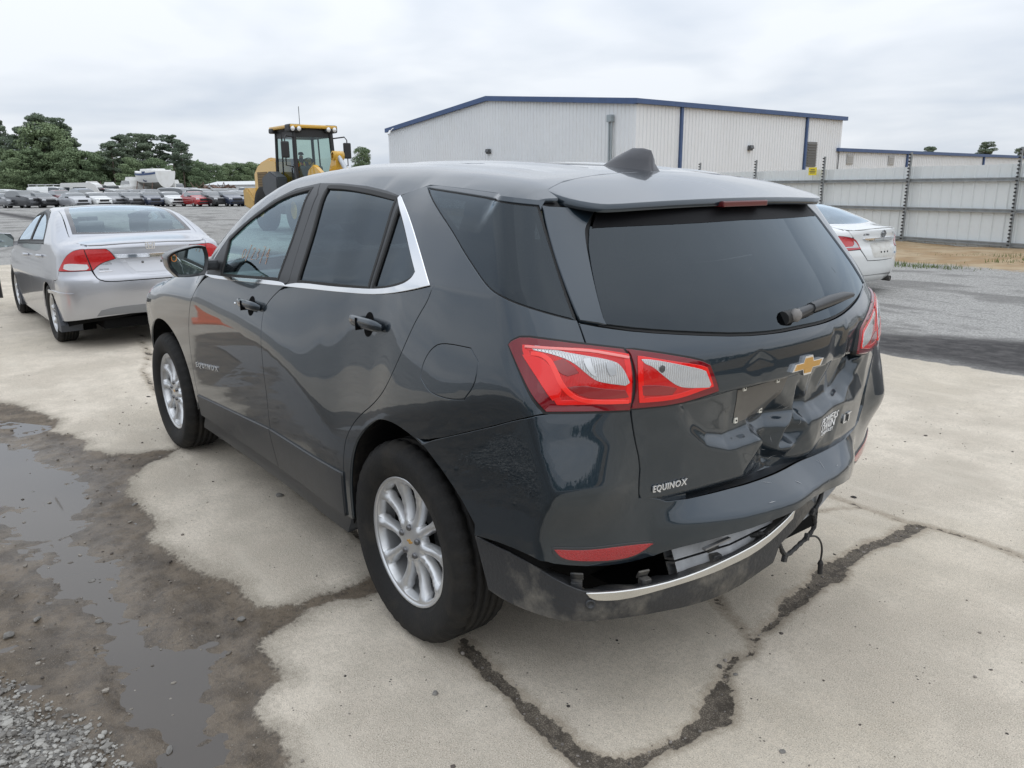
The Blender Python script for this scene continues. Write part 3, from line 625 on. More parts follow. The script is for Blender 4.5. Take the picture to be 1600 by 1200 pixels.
for s in (False, True):
    fd = patch(B, 'w', front_door, 'front_door', PAINT, suv, mirror=s)
    rd = patch(B, 'w', rear_door, 'rear_door', PAINT, suv, mirror=s)
    patch(B, 'w', quarter, 'quarter_panel', PAINT, suv, holes=[T['quarter'], T['fuel']], mirror=s)
    fdr = patch(B, 'w', T['fuel'], 'fuel_door', PAINT, suv, mirror=s, ins=.002)
    patch(B, 'w', T['quarter'], 'quarter_window', GLS_P, suv, mirror=s, off=-.002, ins=.004)
    patch(B, 'w', chaikin(T['quarter'], 1), 'window_seal', RUBBER, suv, mirror=s, off=-.006, ins=-.002, holes=[inset(np.array(T['quarter']), .010)], smooth=1)
    # window frames, glass, bright trim
    f_out = cat_(dlo[:7], SBu[1:4], belt_f[::-1][:4], )
    f_out = cat_(dlo[:7], [(.915, 1.52), (.905, 1.40), (.918, 1.18), (.95, 1.157)], belt_f[::-1][1:])
    r_out = cat_(dlo[6:], c_re[::-1][:3], [(-.150, 1.262)], belt_r[::-1][1:], [(.918, 1.18), (.905, 1.40), (.905, 1.52)])
    patch(B, 'w', f_out, 'window_frame', SATIN, fd, holes=[T['fglass']], mirror=s, off=-.001, ins=.002, step=.03)
    patch(B, 'w', r_out, 'window_frame', SATIN, rd, holes=[T['rglass'], T['qglass']], mirror=s, off=-.001, ins=.002, step=.03)
    patch(B, 'w', T['fglass'], 'window', GLS_F, fd, mirror=s, off=-.007, ins=-.002)
    patch(B, 'w', T['rglass'], 'window', GLS_P, rd, mirror=s, off=-.007, ins=-.002)
    patch(B, 'w', T['qglass'], 'fixed_window', GLS_P, rd, mirror=s, off=-.007, ins=-.002)
    for ring, own in ((T['fglass'], fd), (T['rglass'], rd), (T['qglass'], rd)):
        patch(B, 'w', ring, 'window_seal', RUBBER, own, mirror=s, off=.001, ins=-.006, holes=[ring], step=.03, flange=.008)
    ch = cat_(c_up[:4], [(.953, 1.157)], c_lo[:4][::-1])
    patch(B, 'w', ch, 'belt_moulding', CHROME, fd, mirror=s, off=.004, ins=.001, flange=.006, step=.02)
    ch = cat_(c_up[4:], c_re[::-1][:1], c_re[::-1][1:], c_lo[3:8][::-1])
    patch(B, 'w', ch, 'belt_moulding', CHROME, rd, mirror=s, off=.004, ins=.001, flange=.006, step=.02)
    # lower cladding, sill
    patch(B, 'w', cat_(moldup[:3], moldlow[2::-1]), 'door_cladding', TRIM, fd, mirror=s, off=.009, ins=.004)
    patch(B, 'w', cat_(moldup[2:], moldlow[:1:-1]), 'door_cladding', TRIM, rd, mirror=s, off=.009, ins=.004)
    patch(B, 'w', [(2.24, .312), (1.2, .312), (.40, .322), (.40, .255), (1.2, .235), (2.24, .235)], 'sill', TRIM, suv, mirror=s, off=lambda V: -.022+.026*sst(.315, .24, V[:, 1]), flange=.08)
    # front wing
    fender = cat_([(1.85, 1.130), (2.1, 1.118), (2.4, 1.098), (2.7, 1.07), (3.0, 1.03), (3.22, .985), (3.20, .80), (3.17, .62), (3.14, .40)], arch_f[::-1], SA[::-1])
    patch(B, 'w', fender, 'front_wing', PAINT, suv, mirror=s)
    patch(B, 'w', [(3.22, .985), (3.5, .94), (3.85, .90), (3.85, .78), (3.5, .80), (3.21, .83)], 'headlamp', CLEAR, suv, mirror=s, off=.003)
    # tail lamps: housing, red core, clear reversing window, fluted part
    for key, core, wh in (('lampL', 'lampLin', 'lampLwhite'), ('lampT', 'lampTin', 'lampTwhite')):
        patch(B, 'w', T[key], 'lamp_gasket', RUBBER, suv, mirror=s, off=.001, ins=-.005, flange=.02, smooth=1)
        lm = patch(B, 'w', T[key], 'tail_lamp', RED, suv, mirror=s, off=.007, ins=.0015, flange=.02, smooth=1, step=.02)
        patch(B, 'w', T[core], 'lamp_core', FLUTE, lm, mirror=s, off=.0085, flange=.002, step=.015, ins=0)
        patch(B, 'w', T[core], 'lamp_edge', RED_B, lm, mirror=s, off=.0095, flange=.002, step=.02, ins=-.001, holes=[inset(densify(chaikin(T[core], 2), .01), .009)], smooth=2)
        patch(B, 'w', T[wh], 'clear_lens', CLEAR, lm, mirror=s, off=.0105, flange=.003, step=.012, ins=0)
        if key == 'lampL':
            def strip_(pl, w): pl = densify(chaikin(pl, 2, 200, closed=False), .01, closed=False); t_ = np.gradient(pl, axis=0); t_ /= np.linalg.norm(t_, axis=1, keepdims=True); n_ = np.stack([-t_[:, 1], t_[:, 0]], 1)*w; return np.concatenate([pl+n_, (pl-n_)[::-1]])
            patch(B, 'w', strip_(T['lg1'], .0042), 'light_guide', mat('bright red guide', (.95, .03, .02), .15, spec=.3, coat=1.0), lm, mirror=s, off=.0108, flange=.002, step=.02, ins=0, smooth=0)  # bright red strip, plain colour without emission
            patch(B, 'w', strip_(T['lg2'], .0022), 'light_guide', mat('pale red guide', (.85, .22, .2), .15, coat=1.0), lm, mirror=s, off=.0125, flange=.001, step=.02, ins=0, smooth=0)
            for q_ in ('dk1', 'dk2'): patch(B, 'w', T[q_], 'lamp_dark_plate', mat('deep red plate', (.26, .004, .006), .2, coat=1.0), lm, mirror=s, off=.0100, flange=.001, step=.02, ins=0)  # deeper red areas inside the lamp
            for q_, m_ in (('bulb1', 'grey reflector'), ('rib1', 'pale reflector')): patch(B, 'w', T[q_], 'lamp_reflector', mat(m_, (.42, .43, .44) if q_ == 'bulb1' else (.60, .61, .62), .2, .5, coat=1.0), lm, mirror=s, off=.0125, flange=.001, step=.015, ins=0)
        else:
            patch(B, 'w', T['bulb2'], 'lamp_bulb', mat('dark bulb', (.05, .05, .05), .2, coat=1.0), lm, mirror=s, off=.0125, flange=.001, step=.01, ins=0)
            patch(B, 'w', T['dk3'], 'lamp_dark_plate', mat('deep red plate', (.26, .004, .006), .2, coat=1.0), lm, mirror=s, off=.0100, flange=.001, step=.02, ins=0)
        if key == 'lampL': patch(B, 'w', T['lampLred'], 'side_lens', RED_B, lm, mirror=s, off=.0105, flange=.003, step=.02, ins=0)
# --- roof, screen pillars, bonnet (seen from above)
def XY(U, V): return B.wrap(np.array(U), np.array(V))[:, :2]
dl = densify(np.array([(1.85, 1.134), (1.815, 1.20)]+[tuple(p) for p in dlo[2:-1]]+[tuple(p) for p in roof_edge]), .03, closed=False)
edge = XY(dl[:, 0], dl[:, 1]+.001)
seam = np.array([(-.50, .64), (-.43, .62), (-.37, .50), (-.325, .30), (-.305, .0)])
scr = np.array([(2.56, .0), (2.54, .35), (2.46, .66), (2.34, .76), (2.1, .775), (1.84, .70), (1.66, .60), (1.60, .45), (1.57, .2), (1.565, 0)])
ml = lambda a: np.array(a)*np.array([1, -1])
wing_top = XY([1.85, 2.1, 2.4, 2.7, 3.0, 3.22], [1.135, 1.123, 1.103, 1.075, 1.035, .99])
half = cat_(edge[::-1][1:], )
cowl = np.array([(2.45, .80), (2.62, .60), (2.66, 0)])
loop = cat_([(-.305, 0)], seam[::-1][1:], edge[::-1], [(2.1, .855), (2.3, .83)], cowl, ml(cowl[::-1][1:]), [(2.3, -.83), (2.1, -.855)], ml(edge), ml(seam[1:-1]))
screen = cat_(scr, ml(scr[::-1][1:-1]))
ribs = lambda P: np.stack([np.zeros(len(P)), np.zeros(len(P)), sum(.007*np.exp(-((P[:, 1]-c)/.022)**2) for c in (-.46, -.24, .24, .46))*sst(-.28, -.1, P[:, 0])*sst(1.7, 1.5, P[:, 0])], 1)
patch(B, 't', loop, 'roof', PAINT, suv, holes=[screen], step=.035, smooth=0, ins=-.003, disp=ribs)
patch(B, 't', screen, 'windscreen', GLS_F, suv, step=.06, off=-.004)
bon = cat_(cowl[::-1]+[.008, 0], wing_top[::1][1:], [(3.45, .62), (3.56, .3), (3.58, 0)])
patch(B, 't', cat_(bon, ml(bon[::-1][1:-1])), 'bonnet', PAINT, suv, step=.06)
fb = np.array([(3.14, .40), (3.17, .62), (3.205, .82), (3.5, .79), (3.9, .77), (4.078, .90), (4.078, .25), (3.5, .25), (3.16, .28)])
for s in (False, True): patch(B, 'w', fb, 'front_bumper', PAINT, suv, mirror=s, step=.05)
# --- spoiler with its overhang, its centre brake light and the fins beside the rear screen
SP = cat_([(-.309, 0)], (seam[::-1]+[-.006, 0])[1:-1], [(-.49, .625), (-.54, .612), (-.592, .572), (-.612, .53), (-.632, .38), (-.648, .2), (-.654, 0)])
SP = cat_(SP, ml(SP[::-1][1:-1]))
sp = patch(B, 't', SP, 'spoiler', PAINT, suv, step=.03, smooth=1, down=(.010, 0, -.023))
patch(B, 't', SP, 'spoiler_underside', BLACK, sp, step=.06, ins=.012, disp=lambda P: np.tile((.010, 0, -.021), (len(P), 1)), smooth=1, flange=0)
mb = MB(); mb.box((-.662, -.135, 1.478), (-.61, .095, 1.496), bev=.004); mb.build('brake_light', mat('dull red lens', (.11, .012, .014), .3, coat=.6), sp)
finp = cat_([(T['D'][1])], T['fin'][1:7], [T['D'][4]], T['D'][3:1:-1])
for s in (False, True): patch(B, 'w', T['fin'], 'tailgate_fin', PAINT, suv, mirror=s, ins=.004, off=.004, flange=.03)
for s in (False, True): patch(B, 'w', [(-.47, 1.485), (-.47, 1.525), (-.70, 1.50), (-.70, 1.46)], 'fin_backing', BLACK, suv, mirror=s, off=-.012, flange=0, smooth=0)
gl = T['glassleft']; gb = T['glassbot']
gbl = gb[:6]
rear_glass = cat_([(gl[0, 0], 1.49)], gl, gbl[1:], [(UC, 1.129)], mir(gbl[1:]), mir(gl), [(2*UC-gl[0, 0], 1.49)])
rg = patch(B, 'w', rear_glass, 'rear_window', GLS_P, suv, step=.05, ins=.003, smooth=1)
patch(B, 'w', cat_([(gl[0, 0]+.012, 1.5)], gl+[.012, 0], gbl[1:]-[0, .006], [(UC, 1.122)], mir(gbl[1:]-[0, .006]), mir(gl+[.012, 0]), [(2*UC-gl[0, 0]-.012, 1.5)]), 'window_seal', RUBBER, rg, step=.05, off=-.008, smooth=1, holes=[inset(rear_glass, .03)])
patch(B, 'w', cat_([(gl[0, 0]-.004, 1.425), (UC, 1.43)], mir([(gl[0, 0]-.004, 1.425)]), [(2*UC-gl[0, 0], 1.49), (gl[0, 0], 1.49)]), 'black_band', mat('black print and spoiler shade', (.006, .006, .007), .5, spec=.12), rg, step=.06, off=.001, ins=.006, flange=0, smooth=0)  # black glass print, with the spoiler's dark reflection painted in
# --- tailgate skin
tgs = T['tgseam']; tgb = T['tgbottom']
skin = cat_([T['D'][4]+[.0, -.003]], [(gb[0, 0], gb[0, 1]-.006)], gb[1:6]-[0, .007], [(UC, 1.122)], mir(gb[1:6]-[0, .007]), mir([T['D'][4]]), mir(tgl[1:]), mir(tgs[:-1]),
   [(2*UC-tgs[-1, 0], .655)], [(UC-.32, .650), (UC-.2, .653), (UC-.03, .650), (UC+.10, .653)], [(UC+.115, .650), (UC+.2, .648), (UC+.4, .647)], tgs[::-1], tgl[1:-1][::-1])
tg = patch(B, 'w', skin, 'tailgate', PAINT, suv, step=.0075, disp=tail_disp, smooth=1, flange=.02)
tg['label'] = 'crumpled tailgate pushed in at the lower middle'
def on_tail(off):
    def f(P):
        P = np.array(P); th = np.arctan2(B.xc-P[:, 0], P[:, 1]); Q = B.wrap(B.xc-B.RW*th, P[:, 2])
        return Q+tail_disp(Q)+np.array([-off, 0, 0])
    return f
PLATE = mat('dusty plate seat', (.095, .089, .080), .42, coat=.3, dirt=(.22, .205, .18), dscale=7, damt=.7)
_pp = B.uv(np.array([(-.90, .250, .962), (-.92, .02, .972), (-.90, .055, .866), (-.89, .235, .852)]))
patch(B, 'w', _pp, 'plate_seat', PLATE, tg, step=.01, ins=0, smooth=0, flange=0, disp=lambda P: tail_disp(P)+np.array([-.0012, 0, 0]))
WHITE_L = mat('silver lettering', (.75, .76, .77), .22, .7); STICK = mat('white sticker print', (.82, .82, .82), .4)
put_text('EQUINOX', (-.80, .546, .708), (.28, -1, .02), (0, 0, 1), (-1, 0, 0), .166, .0235, 'lettering', WHITE_L, tg, .15, 1.12, .004, on_tail(.003))
put_text('LT', (-.87, -.385, .735), (.25, -1, 0), (0, 0, 1), (-1, 0, 0), .066, .032, 'lettering', WHITE_L, tg, 0, 1.15, .004, on_tail(.001))
for txt, y0, z0, w, h in (('POWERS', -.196, .766, .135, .026), ('SWAIN', -.206, .741, .112, .026), ('CHEVROLET', -.216, .727, .092, .011)):
    put_text(txt, (-.88, y0, z0), (.1, -1, .03), (0, 0, 1), (-1, 0, 0), w, h, 'dealer_sticker', STICK, tg, .2, .95, .0008, on_tail(.001))
# bow-tie emblem: raised bright rim, gold face
bow = [(-.085,-.011),(-.028,-.011),(-.022,-.029),(.018,-.029),(.026,-.011),(.070,-.011),(.085,.011),(.030,.011),(.022,.029),(-.018,.029),(-.026,.011),(-.070,.011)]
em = thing('emblem', (0, 0, 0)); em.parent = tg
bm_ = Matrix(((0, 0, -1, -.918), (-1, 0, 0, -.003), (0, 1, 0, 1.012), (0, 0, 0, 1)))
mb = MB(); mb.prism([(x*1.0, y*1.0) for x, y in bow], 0, .012, bm_); emb = mb.build('emblem', CHROME, tg); bpy.data.objects.remove(em)
mb = MB(); mb.prism([(x*.86, y*.80) for x, y in bow], .0, .0135, bm_); mb.build('emblem_face', mat('gold emblem', (.55, .30, .06), .35, .3, coat=.6), emb)
# four white plate clips
for y, z in ((.222, .965), (.072, .968), (.232, .862), (.095, .868)):
    q = on_tail(.0)(np.array([(-.9, y, z)]))[0]; mb = MB(); mb.box((q[0]-.005, q[1]-.0075, q[2]-.0085), (q[0]+.01, q[1]+.0075, q[2]+.0085), bev=.0015); c = mb.build('plate_clip', mat('white nylon', (.72, .70, .62), .5), tg)
    mb = MB(); mb.box((q[0]-.0065, q[1]-.0022, q[2]-.0022), (q[0]-.0045, q[1]+.0025, q[2]+.0025)); mb.build('clip_hole', DARK, c)
# wiper
mb = MB(); wp = on_tail(.0)
pts = [(-.88, .022, 1.168), (-.865, -.06, 1.176), (-.85, -.18, 1.184), (-.83, -.30, 1.186), (-.81, -.384, 1.182)]
Q = [B.wrap(np.array([B.xc-B.RW*math.atan2(B.xc-p[0], p[1])]), np.array([p[2]]))[0]+np.array([-.022, 0, 0]) for p in pts]
mb.tube(Q[:2], [.016, .013]); mb.tube(Q[1:], [.017, .019, .016, .008], 8); wpo = mb.build('wiper', SATIN, rg)
mb = MB(); mb.lathe([(0, 0), (.020, 0), (.020, .012), (.012, .02), (0, .022)], 16, Matrix.Translation(Q[0]+np.array([.004, .01, -.004])) @ Matrix.Rotation(R(-90), 4, 'Y')); mb.build('wiper_nut', mat('weathered knob', (.20, .19, .18), .7), wpo)
mb = MB(); mb.tube([Q[0]+np.array([.016, .05, -.012]), Q[0]+np.array([.014, -.09, -.002])], [.022, .016], 10); mb.build('wiper_boot', RUBBER, wpo)
# --- rear bumper skin
bt = T['b_bottom']
bl = cat_(T['bumpline'][::-1], T['lampL'][10:9:-1], tgs[:-2])
low = np.array([(-.36, .59)]+[tuple(p) for p in bt[:7]]+[tuple(p) for p in bt[8:10]]+[(UC+.02, .582)])
low = np.array([(-.395, .575), (bt[0, 0], .535)]+[tuple(p) for p in bt[1:7]]+[(bt[7, 0]-.03, .525), (bt[8, 0], .55), (bt[9, 0], .566), (UC-.04, .578)])
low_r = mir(cat_(low[:8], [(bt[8, 0], .552), (bt[9, 0], .568)]))
bumper = cat_(bl, [(tgs[-1, 0]+.01, .690), (tgs[-1, 0]-.03, .667), (UC+.3, .664), (UC, .664), (UC-.3, .664)], mir([(tgs[-1, 0]-.03, .667)]), mir(bl), mir(arch_r[8:13][::-1]), low_r[::-1], low[::-1], arch_r[12:7:-1])
def bump_disp(P):
    y, z = P[:, 1], P[:, 2]; o = np.zeros_like(P)
    o[:, 0] += (.022*np.exp(-((y+.12)/.14)**2)+.02*fbm(y*4+7, z*5))*sst(.75, .6, z)*sst(.5, .3, np.abs(y+.1)); return o
rb = patch(BB, 'w', bumper, 'rear_bumper', PAINT, suv, step=.013, smooth=1, flange=.05, disp=bump_disp)
ys_ = np.linspace(-.60, .60, 25); xs_ = [float(BB.rearX(np.array([y_]), np.array([.661]))[0]) for y_ in ys_]; mb = MB(); n_ = len(ys_)
mb.add([(x_+.012+bump_disp(np.array([[x_, y_, .661]]))[0, 0], y_, .6605) for x_, y_ in zip(xs_, ys_)]+[(x_+.15, y_, .667) for x_, y_ in zip(xs_, ys_)], [(i, i+1, n_+i+1, n_+i) for i in range(n_-1)], True); mb.build('bumper_shelf', TRIM, rb)
for s in (False, True): patch(B, 'w', B.uv(np.array([(-.86, .44, .70), (-.86, .44, .61), (-.80, .64, .61), (-.80, .66, .80), (-.80, .60, .80)])), 'bumper_return', PAINT, rb, mirror=s, off=-.016, ins=0, flange=0, smooth=0)
rfl = T['b_refl']
for s in (False, True):
    patch(BB, 'w', rfl, 'reflector_rim', SATIN, rb, mirror=s, off=.003, ins=-.006, flange=.01, smooth=2, step=.02)
    patch(BB, 'w', rfl, 'reflector', RED_R, rb, mirror=s, off=.0045, ins=.001, flange=.004, smooth=2, step=.02)
SCUFF = mat('scraped paint', (.34, .35, .36), .6)
sr_ = random.Random(4); mb = MB(); fw = on_tail(.0012)
for _ in range(9):
    y, z = sr_.uniform(-.10, .17), sr_.uniform(.67, .87); L_ = sr_.uniform(.008, .035); a_ = sr_.uniform(0, 3.1); w_ = sr_.uniform(.0004, .0011); c_, s_ = math.cos(a_), math.sin(a_)
    P = fw([(-.9, y, z), (-.9, y+L_*.5*c_-w_*s_, z+L_*.5*s_+w_*c_), (-.9, y+L_*c_, z+L_*s_), (-.9, y+L_*.5*c_+w_*s_, z+L_*.5*s_-w_*c_)]); mb.add(P, [(0, 1, 2, 3)])
sc = mb.build('scratches', SCUFF, tg); sc['kind'] = 'stuff'
mb = MB()
def on_bump(P):
    P = np.array(P, float); th = np.arctan2(B.xc-P[:, 0], P[:, 1]); Q = BB.wrap(B.xc-B.RW*th, P[:, 2]); return Q+bump_disp(Q)+BB.normal(Q, 'w')*.0015
for _ in range(8):
    y, z = sr_.uniform(-.45, .35), sr_.uniform(.595, .655); L_ = sr_.uniform(.01, .05); a_ = sr_.gauss(.3, .5); w_ = sr_.uniform(.0004, .0009); c_, s_ = math.cos(a_), math.sin(a_)
    P = on_bump([(-.95, y, z), (-.95, y+L_*.5*c_-w_*s_, min(z+L_*.5*s_+w_*c_, .659)), (-.95, y+L_*c_, min(max(z+L_*s_, .59), .659)), (-.95, y+L_*.5*c_+w_*s_, max(.59, min(z+L_*.5*s_-w_*c_, .659)))]); mb.add(P, [(0, 1, 2, 3)])
sc = mb.build('scratches', SCUFF, rb); sc['kind'] = 'stuff'
# --- torn lower valance, its bright strip, clips and the bent beam behind it
vo = T['vout']
vl = patch(VB, 'w', vo, 'bumper_valance', DIRTY, suv, step=.022, ins=0, smooth=1, flange=.006)
vl['label'] = 'scuffed black lower bumper hanging loose'
top = densify(vo[:16], .03, closed=False); P0 = VB.wrap(top[:, 0], top[:, 1]); n0 = VB.normal(P0, 'w'); n0[:, 2] = 0
wj = .055+.012*np.sin(np.arange(len(P0))*1.3)
vs = np.concatenate([P0-n0*.002, P0-n0*.02+[0, 0, -.006], P0-n0*wj[:, None]+[0, 0, -.012], P0-n0*wj[:, None]+[0, 0, -.05]]); m_ = len(P0)
mb = MB(); mb.add(vs, [(r*m_+i, r*m_+i+1, (r+1)*m_+i+1, (r+1)*m_+i) for r in range(3) for i in range(m_-1)], True); mb.build('valance_flange', DIRTY, vl)
for i in (7, 12, 19, 28):
    p = Vector(P0[i]-n0[i]*.03); a = math.atan2(n0[i, 1], n0[i, 0])
    mb = MB(); mb.box((-.012, -.016, -.012), (.012, .016, .010), Mx(p, (0, 0, a)), .003); mb.box((-.022, -.018, -.004), (-.016, .018, .024), Mx(p, (0, .5, a)), .002); mb.build('valance_clip', DIRTY, vl)
patch(VB, 'w', T['vchrome'], 'valance_strip', mat('bright strip', (.62, .62, .60), .2, 1.0, dirt=(.36, .33, .27), dscale=4, damt=.45), vl, off=.008, ins=0, flange=.01, step=.016, smooth=1)
sq = VB.wrap(T['sensor'][:, 0], T['sensor'][:, 1])[0]; sn = VB.normal(sq[None], 'w')[0]
mb = MB(); mb.lathe([(.0, .001), (.008, .001), (.0085, .004), (.014, .004), (.0145, -.004)], 20, Matrix.Translation(sq) @ Vector(sn).to_track_quat('Z', 'Y').to_matrix().to_4x4()); mb.build('parking_sensor', SATIN, vl)
ALU = mat('bare aluminium', (.30, .305, .31), .55, .9, var=.15, vscale=30)
# beam: two-chamber box section
def beam(path, w, h, t):
    mb = MB(); pts = [Vector(p) for p in path]; rings = []
    def boxring(p, d, up, y0, y1, z0, z1):
        side = d.cross(up).normalized(); return [p+side*y0+up*z0, p+side*y1+up*z0, p+side*y1+up*z1, p+side*y0+up*z1]
    for y0, y1, z0, z1 in ((-w/2, w/2, -h/2, -t*.5), (-w/2, w/2, t*.5, h/2)):
        for (a0, a1, b0, b1, flip) in ((y0, y1, z0, z1, False), (y0+t, y1-t, z0+t, z1-t, True)):
            rs = []
            for i, p in enumerate(pts):
                d = (pts[min(i+1, len(pts)-1)]-pts[max(i-1, 0)]).normalized(); up = Vector((.42, 0, .9)); up = (up-d*up.dot(d)).normalized(); rs.append(boxring(p, d, up, a0, a1, b0, b1))
            v = [q for r in rs for q in r]; f = [(i*4+k, i*4+(k+1) % 4, i*4+4+(k+1) % 4, i*4+4+k) for i in range(len(rs)-1) for k in range(4)]
            if flip: f = [q[::-1] for q in f]
            mb.add(v, f); rings.append(rs[0])
        o, i_ = rings[-2], rings[-1]; mb.add(o+i_, [(k, 4+k, 4+(k+1) % 4, (k+1) % 4) for k in range(4)])
    return mb
beam([(-.805, .455, .462), (-.865, .28, .482), (-.885, .10, .502), (-.87, -.15, .535), (-.80, -.45, .56)], .062, .105, .006).build('bumper_beam', ALU, suv)
mb = MB(); mb.box((-.905, .30, .520), (-.893, .42, .526), Mx((0, 0, 0), (0, 0, 0))); mb.build('beam_bracket', ALU, suv)
# dangling wiring loom
loom = [(-.82, -.33, .60), (-.90, -.215, .575), (-.92, -.165, .53), (-.925, -.12, .497), (-.925, -.13, .47), (-.92, -.145, .44), (-.92, -.11, .412), (-.92, -.075, .405), (-.925, -.03, .398), (-.93, .02, .392), (-.935, .055, .402), (-.935, .085, .45), (-.935, .12, .48), (-.93, .165, .512), (-.88, .22, .49), (-.85, .30, .43)]
LOOM = mat('corrugated loom sleeve', (.02, .02, .02), .5, bump=.8, bscale=180)
mb = MB(); q = chaikin(np.array(loom), 2, 200, closed=False); mb.tube(q, [.0075+.0012*math.sin(i*2.1) for i in range(len(q))], 8); lm_ = mb.build('wiring_loom', LOOM, suv)
mb = MB(); q = chaikin(np.array([(-.92, -.11, .412), (-.915, -.17, .395), (-.91, -.215, .355), (-.905, -.235, .315), (-.90, -.240, .275)]), 2, 200, closed=False); mb.tube(q, .0035, 6)
mb.tube([(-.90, -.240, .275), (-.90, -.241, .262), (-.90, -.242, .258), (-.90, -.243, .225)], [.006, .011, .009, .009], 8); mb.build('loom_plug', BLACK, lm_)
for p in ((-.925, -.115, .50), (-.92, -.10, .414), (-.935, .05, .39), (-.93, .15, .50)):
    mb = MB(); mb.box((-.006, -.014, -.012), (.006, .014, .012), Mx(p, (.4, 0, .2)), .002); mb.tube([Vector(p)+Vector((-.004, .0, .004)), Vector(p)+Vector((-.012, .02, .012))], .004, 6); mb.build('loom_clip', BLACK, lm_)
# --- dark inside of the body, wheel houses, floor
shell = cat_([(4.07, .28), (3.2, .28)], arch_f[::-1], [(2.2, .28), (.4, .28)], arch_r, [(-.5, .5), (UC, .5)], [(UC, 1.11), (-.9, 1.10), (-.3, 1.20), (.3, 1.16), (1.0, 1.13), (1.86, 1.10), (2.6, 1.04), (3.2, .95), (4.07, .80)])
for s in (False, True):
    patch(B, 'w', shell, 'body_shell', DARK, suv, mirror=s, step=.08, off=lambda V: -.028-.085*sst(-.55, -.9, V[:, 0]), flange=0, smooth=0)
    sg = -1 if s else 1
    for cx, arc in ((0, arch_r), (2.725, arch_f)):
        pr = densify(chaikin(arc, 2, closed=False), .04, closed=False); ys = [.905 if True else 0, .86, .60, .50]; vs = []; fs = []
        P1 = B.wrap(pr[:, 0], pr[:, 1]); n_ = len(pr)
        for k, yy in enumerate((0, 1, 2)):
            for i in range(n_):
                y = (P1[i, 1]-.012, .80, .52)[k]; g = (1.0, 1.03, 1.0)[k]; vs.append((cx+(pr[i, 0]-cx)*g, sg*y, .35+(pr[i, 1]-.35)*g))
        fs = [(r*n_+i, r*n_+i+1, (r+1)*n_+i+1, (r+1)*n_+i) for r in range(2) for i in range(n_-1)]
        vs += [(cx+.46*math.cos(a), sg*.515, .35+.46*math.sin(a)) for a in np.linspace(-.3, math.pi+.3, 16)]; fs.append(tuple(range(3*n_, 3*n_+16)))
        mb = MB(); mb.add(vs, fs, True); mb.build('wheel_housing', mat('wheel house liner', (.012, .012, .012), .9, spec=.15, dirt=(.12, .10, .08), dscale=8, damt=.3), suv)
mb = MB(); mb.box((-.72, -.52, .27), (3.3, .52, .33)); mb.box((.47, -.82, .27), (2.22, .82, .33)); mb.build('underbody', DARK, suv)
# --- cabin
SEAT = mat('grey seat cloth', (.20, .205, .21), .85, bump=.3, bscale=200); DASH = mat('dashboard', (.03, .032, .034), .6); LINER = mat('pale headlining', (.38, .37, .35), .9)
mb = MB(); mb.box((-.55, -.80, .34), (2.45, .80, .44)); mb.build('cabin_floor', DARK, suv)
hl = inset(densify(loop, .05), .06)
patch(B, 't', cat_([(-.3, .55), (.3, .62), (1.0, .60), (1.5, .62), (1.62, .5), (1.62, -.5), (1.5, -.62), (1.0, -.60), (.3, -.62), (-.3, -.55)]), 'headlining', LINER, suv, step=.1, off=-.035, flange=0)
def seat(x, y, w, back=.62):
    mb = MB(); mb.box((x-.05, y-w/2, .55), (x+.5, y+w/2, .72), bev=.05); mb.box((-.07, -w/2, 0), (.07, w/2, back), Mx((x-.02, y, .68), (0, R(-18), 0)), .05)
    k = thing('seat'); k.parent = suv; mb.build('cushion', SEAT, k)
    for yy in ((y,) if w < .8 else (y-.4, y, y+.4)):
        mb = MB(); mb.box((-.05, -.13, back+.02), (.04, .13, back+.2), Mx((x-.02, yy, .68), (0, R(-14), 0)), .04); mb.build('head_rest', SEAT, k)
seat(1.15, .37, .52); seat(1.15, -.37, .52); seat(.25, 0, 1.3, .55)
mb = MB(); mb.prism([(1.75, .6), (2.45, .6), (2.5, 1.07), (2.05, 1.10), (1.86, 1.02), (1.80, .85)], -.80, .80, Matrix(((1, 0, 0, 0), (0, 0, 1, 0), (0, 1, 0, 0), (0, 0, 0, 1)))); mb.build('dashboard', DASH, suv)
mb = MB(); wm = Matrix.Translation((1.66, .37, 1.02)) @ Matrix.Rotation(R(-65), 4, 'Y'); ring = [(.185*math.cos(a), .185*math.sin(a), 0) for a in np.linspace(0, 2*math.pi, 33)]
mb.tube([wm @ Vector(p) for p in ring], .016, 8); mb.box((-.03, -.17, -.012), (.03, .17, .012), wm, .01); mb.box((-.17, -.03, -.012), (.0, .03, .012), wm, .01); mb.box((-.07, -.07, -.02), (.07, .07, .02), wm, .02); mb.build('steering_wheel', SATIN, suv)
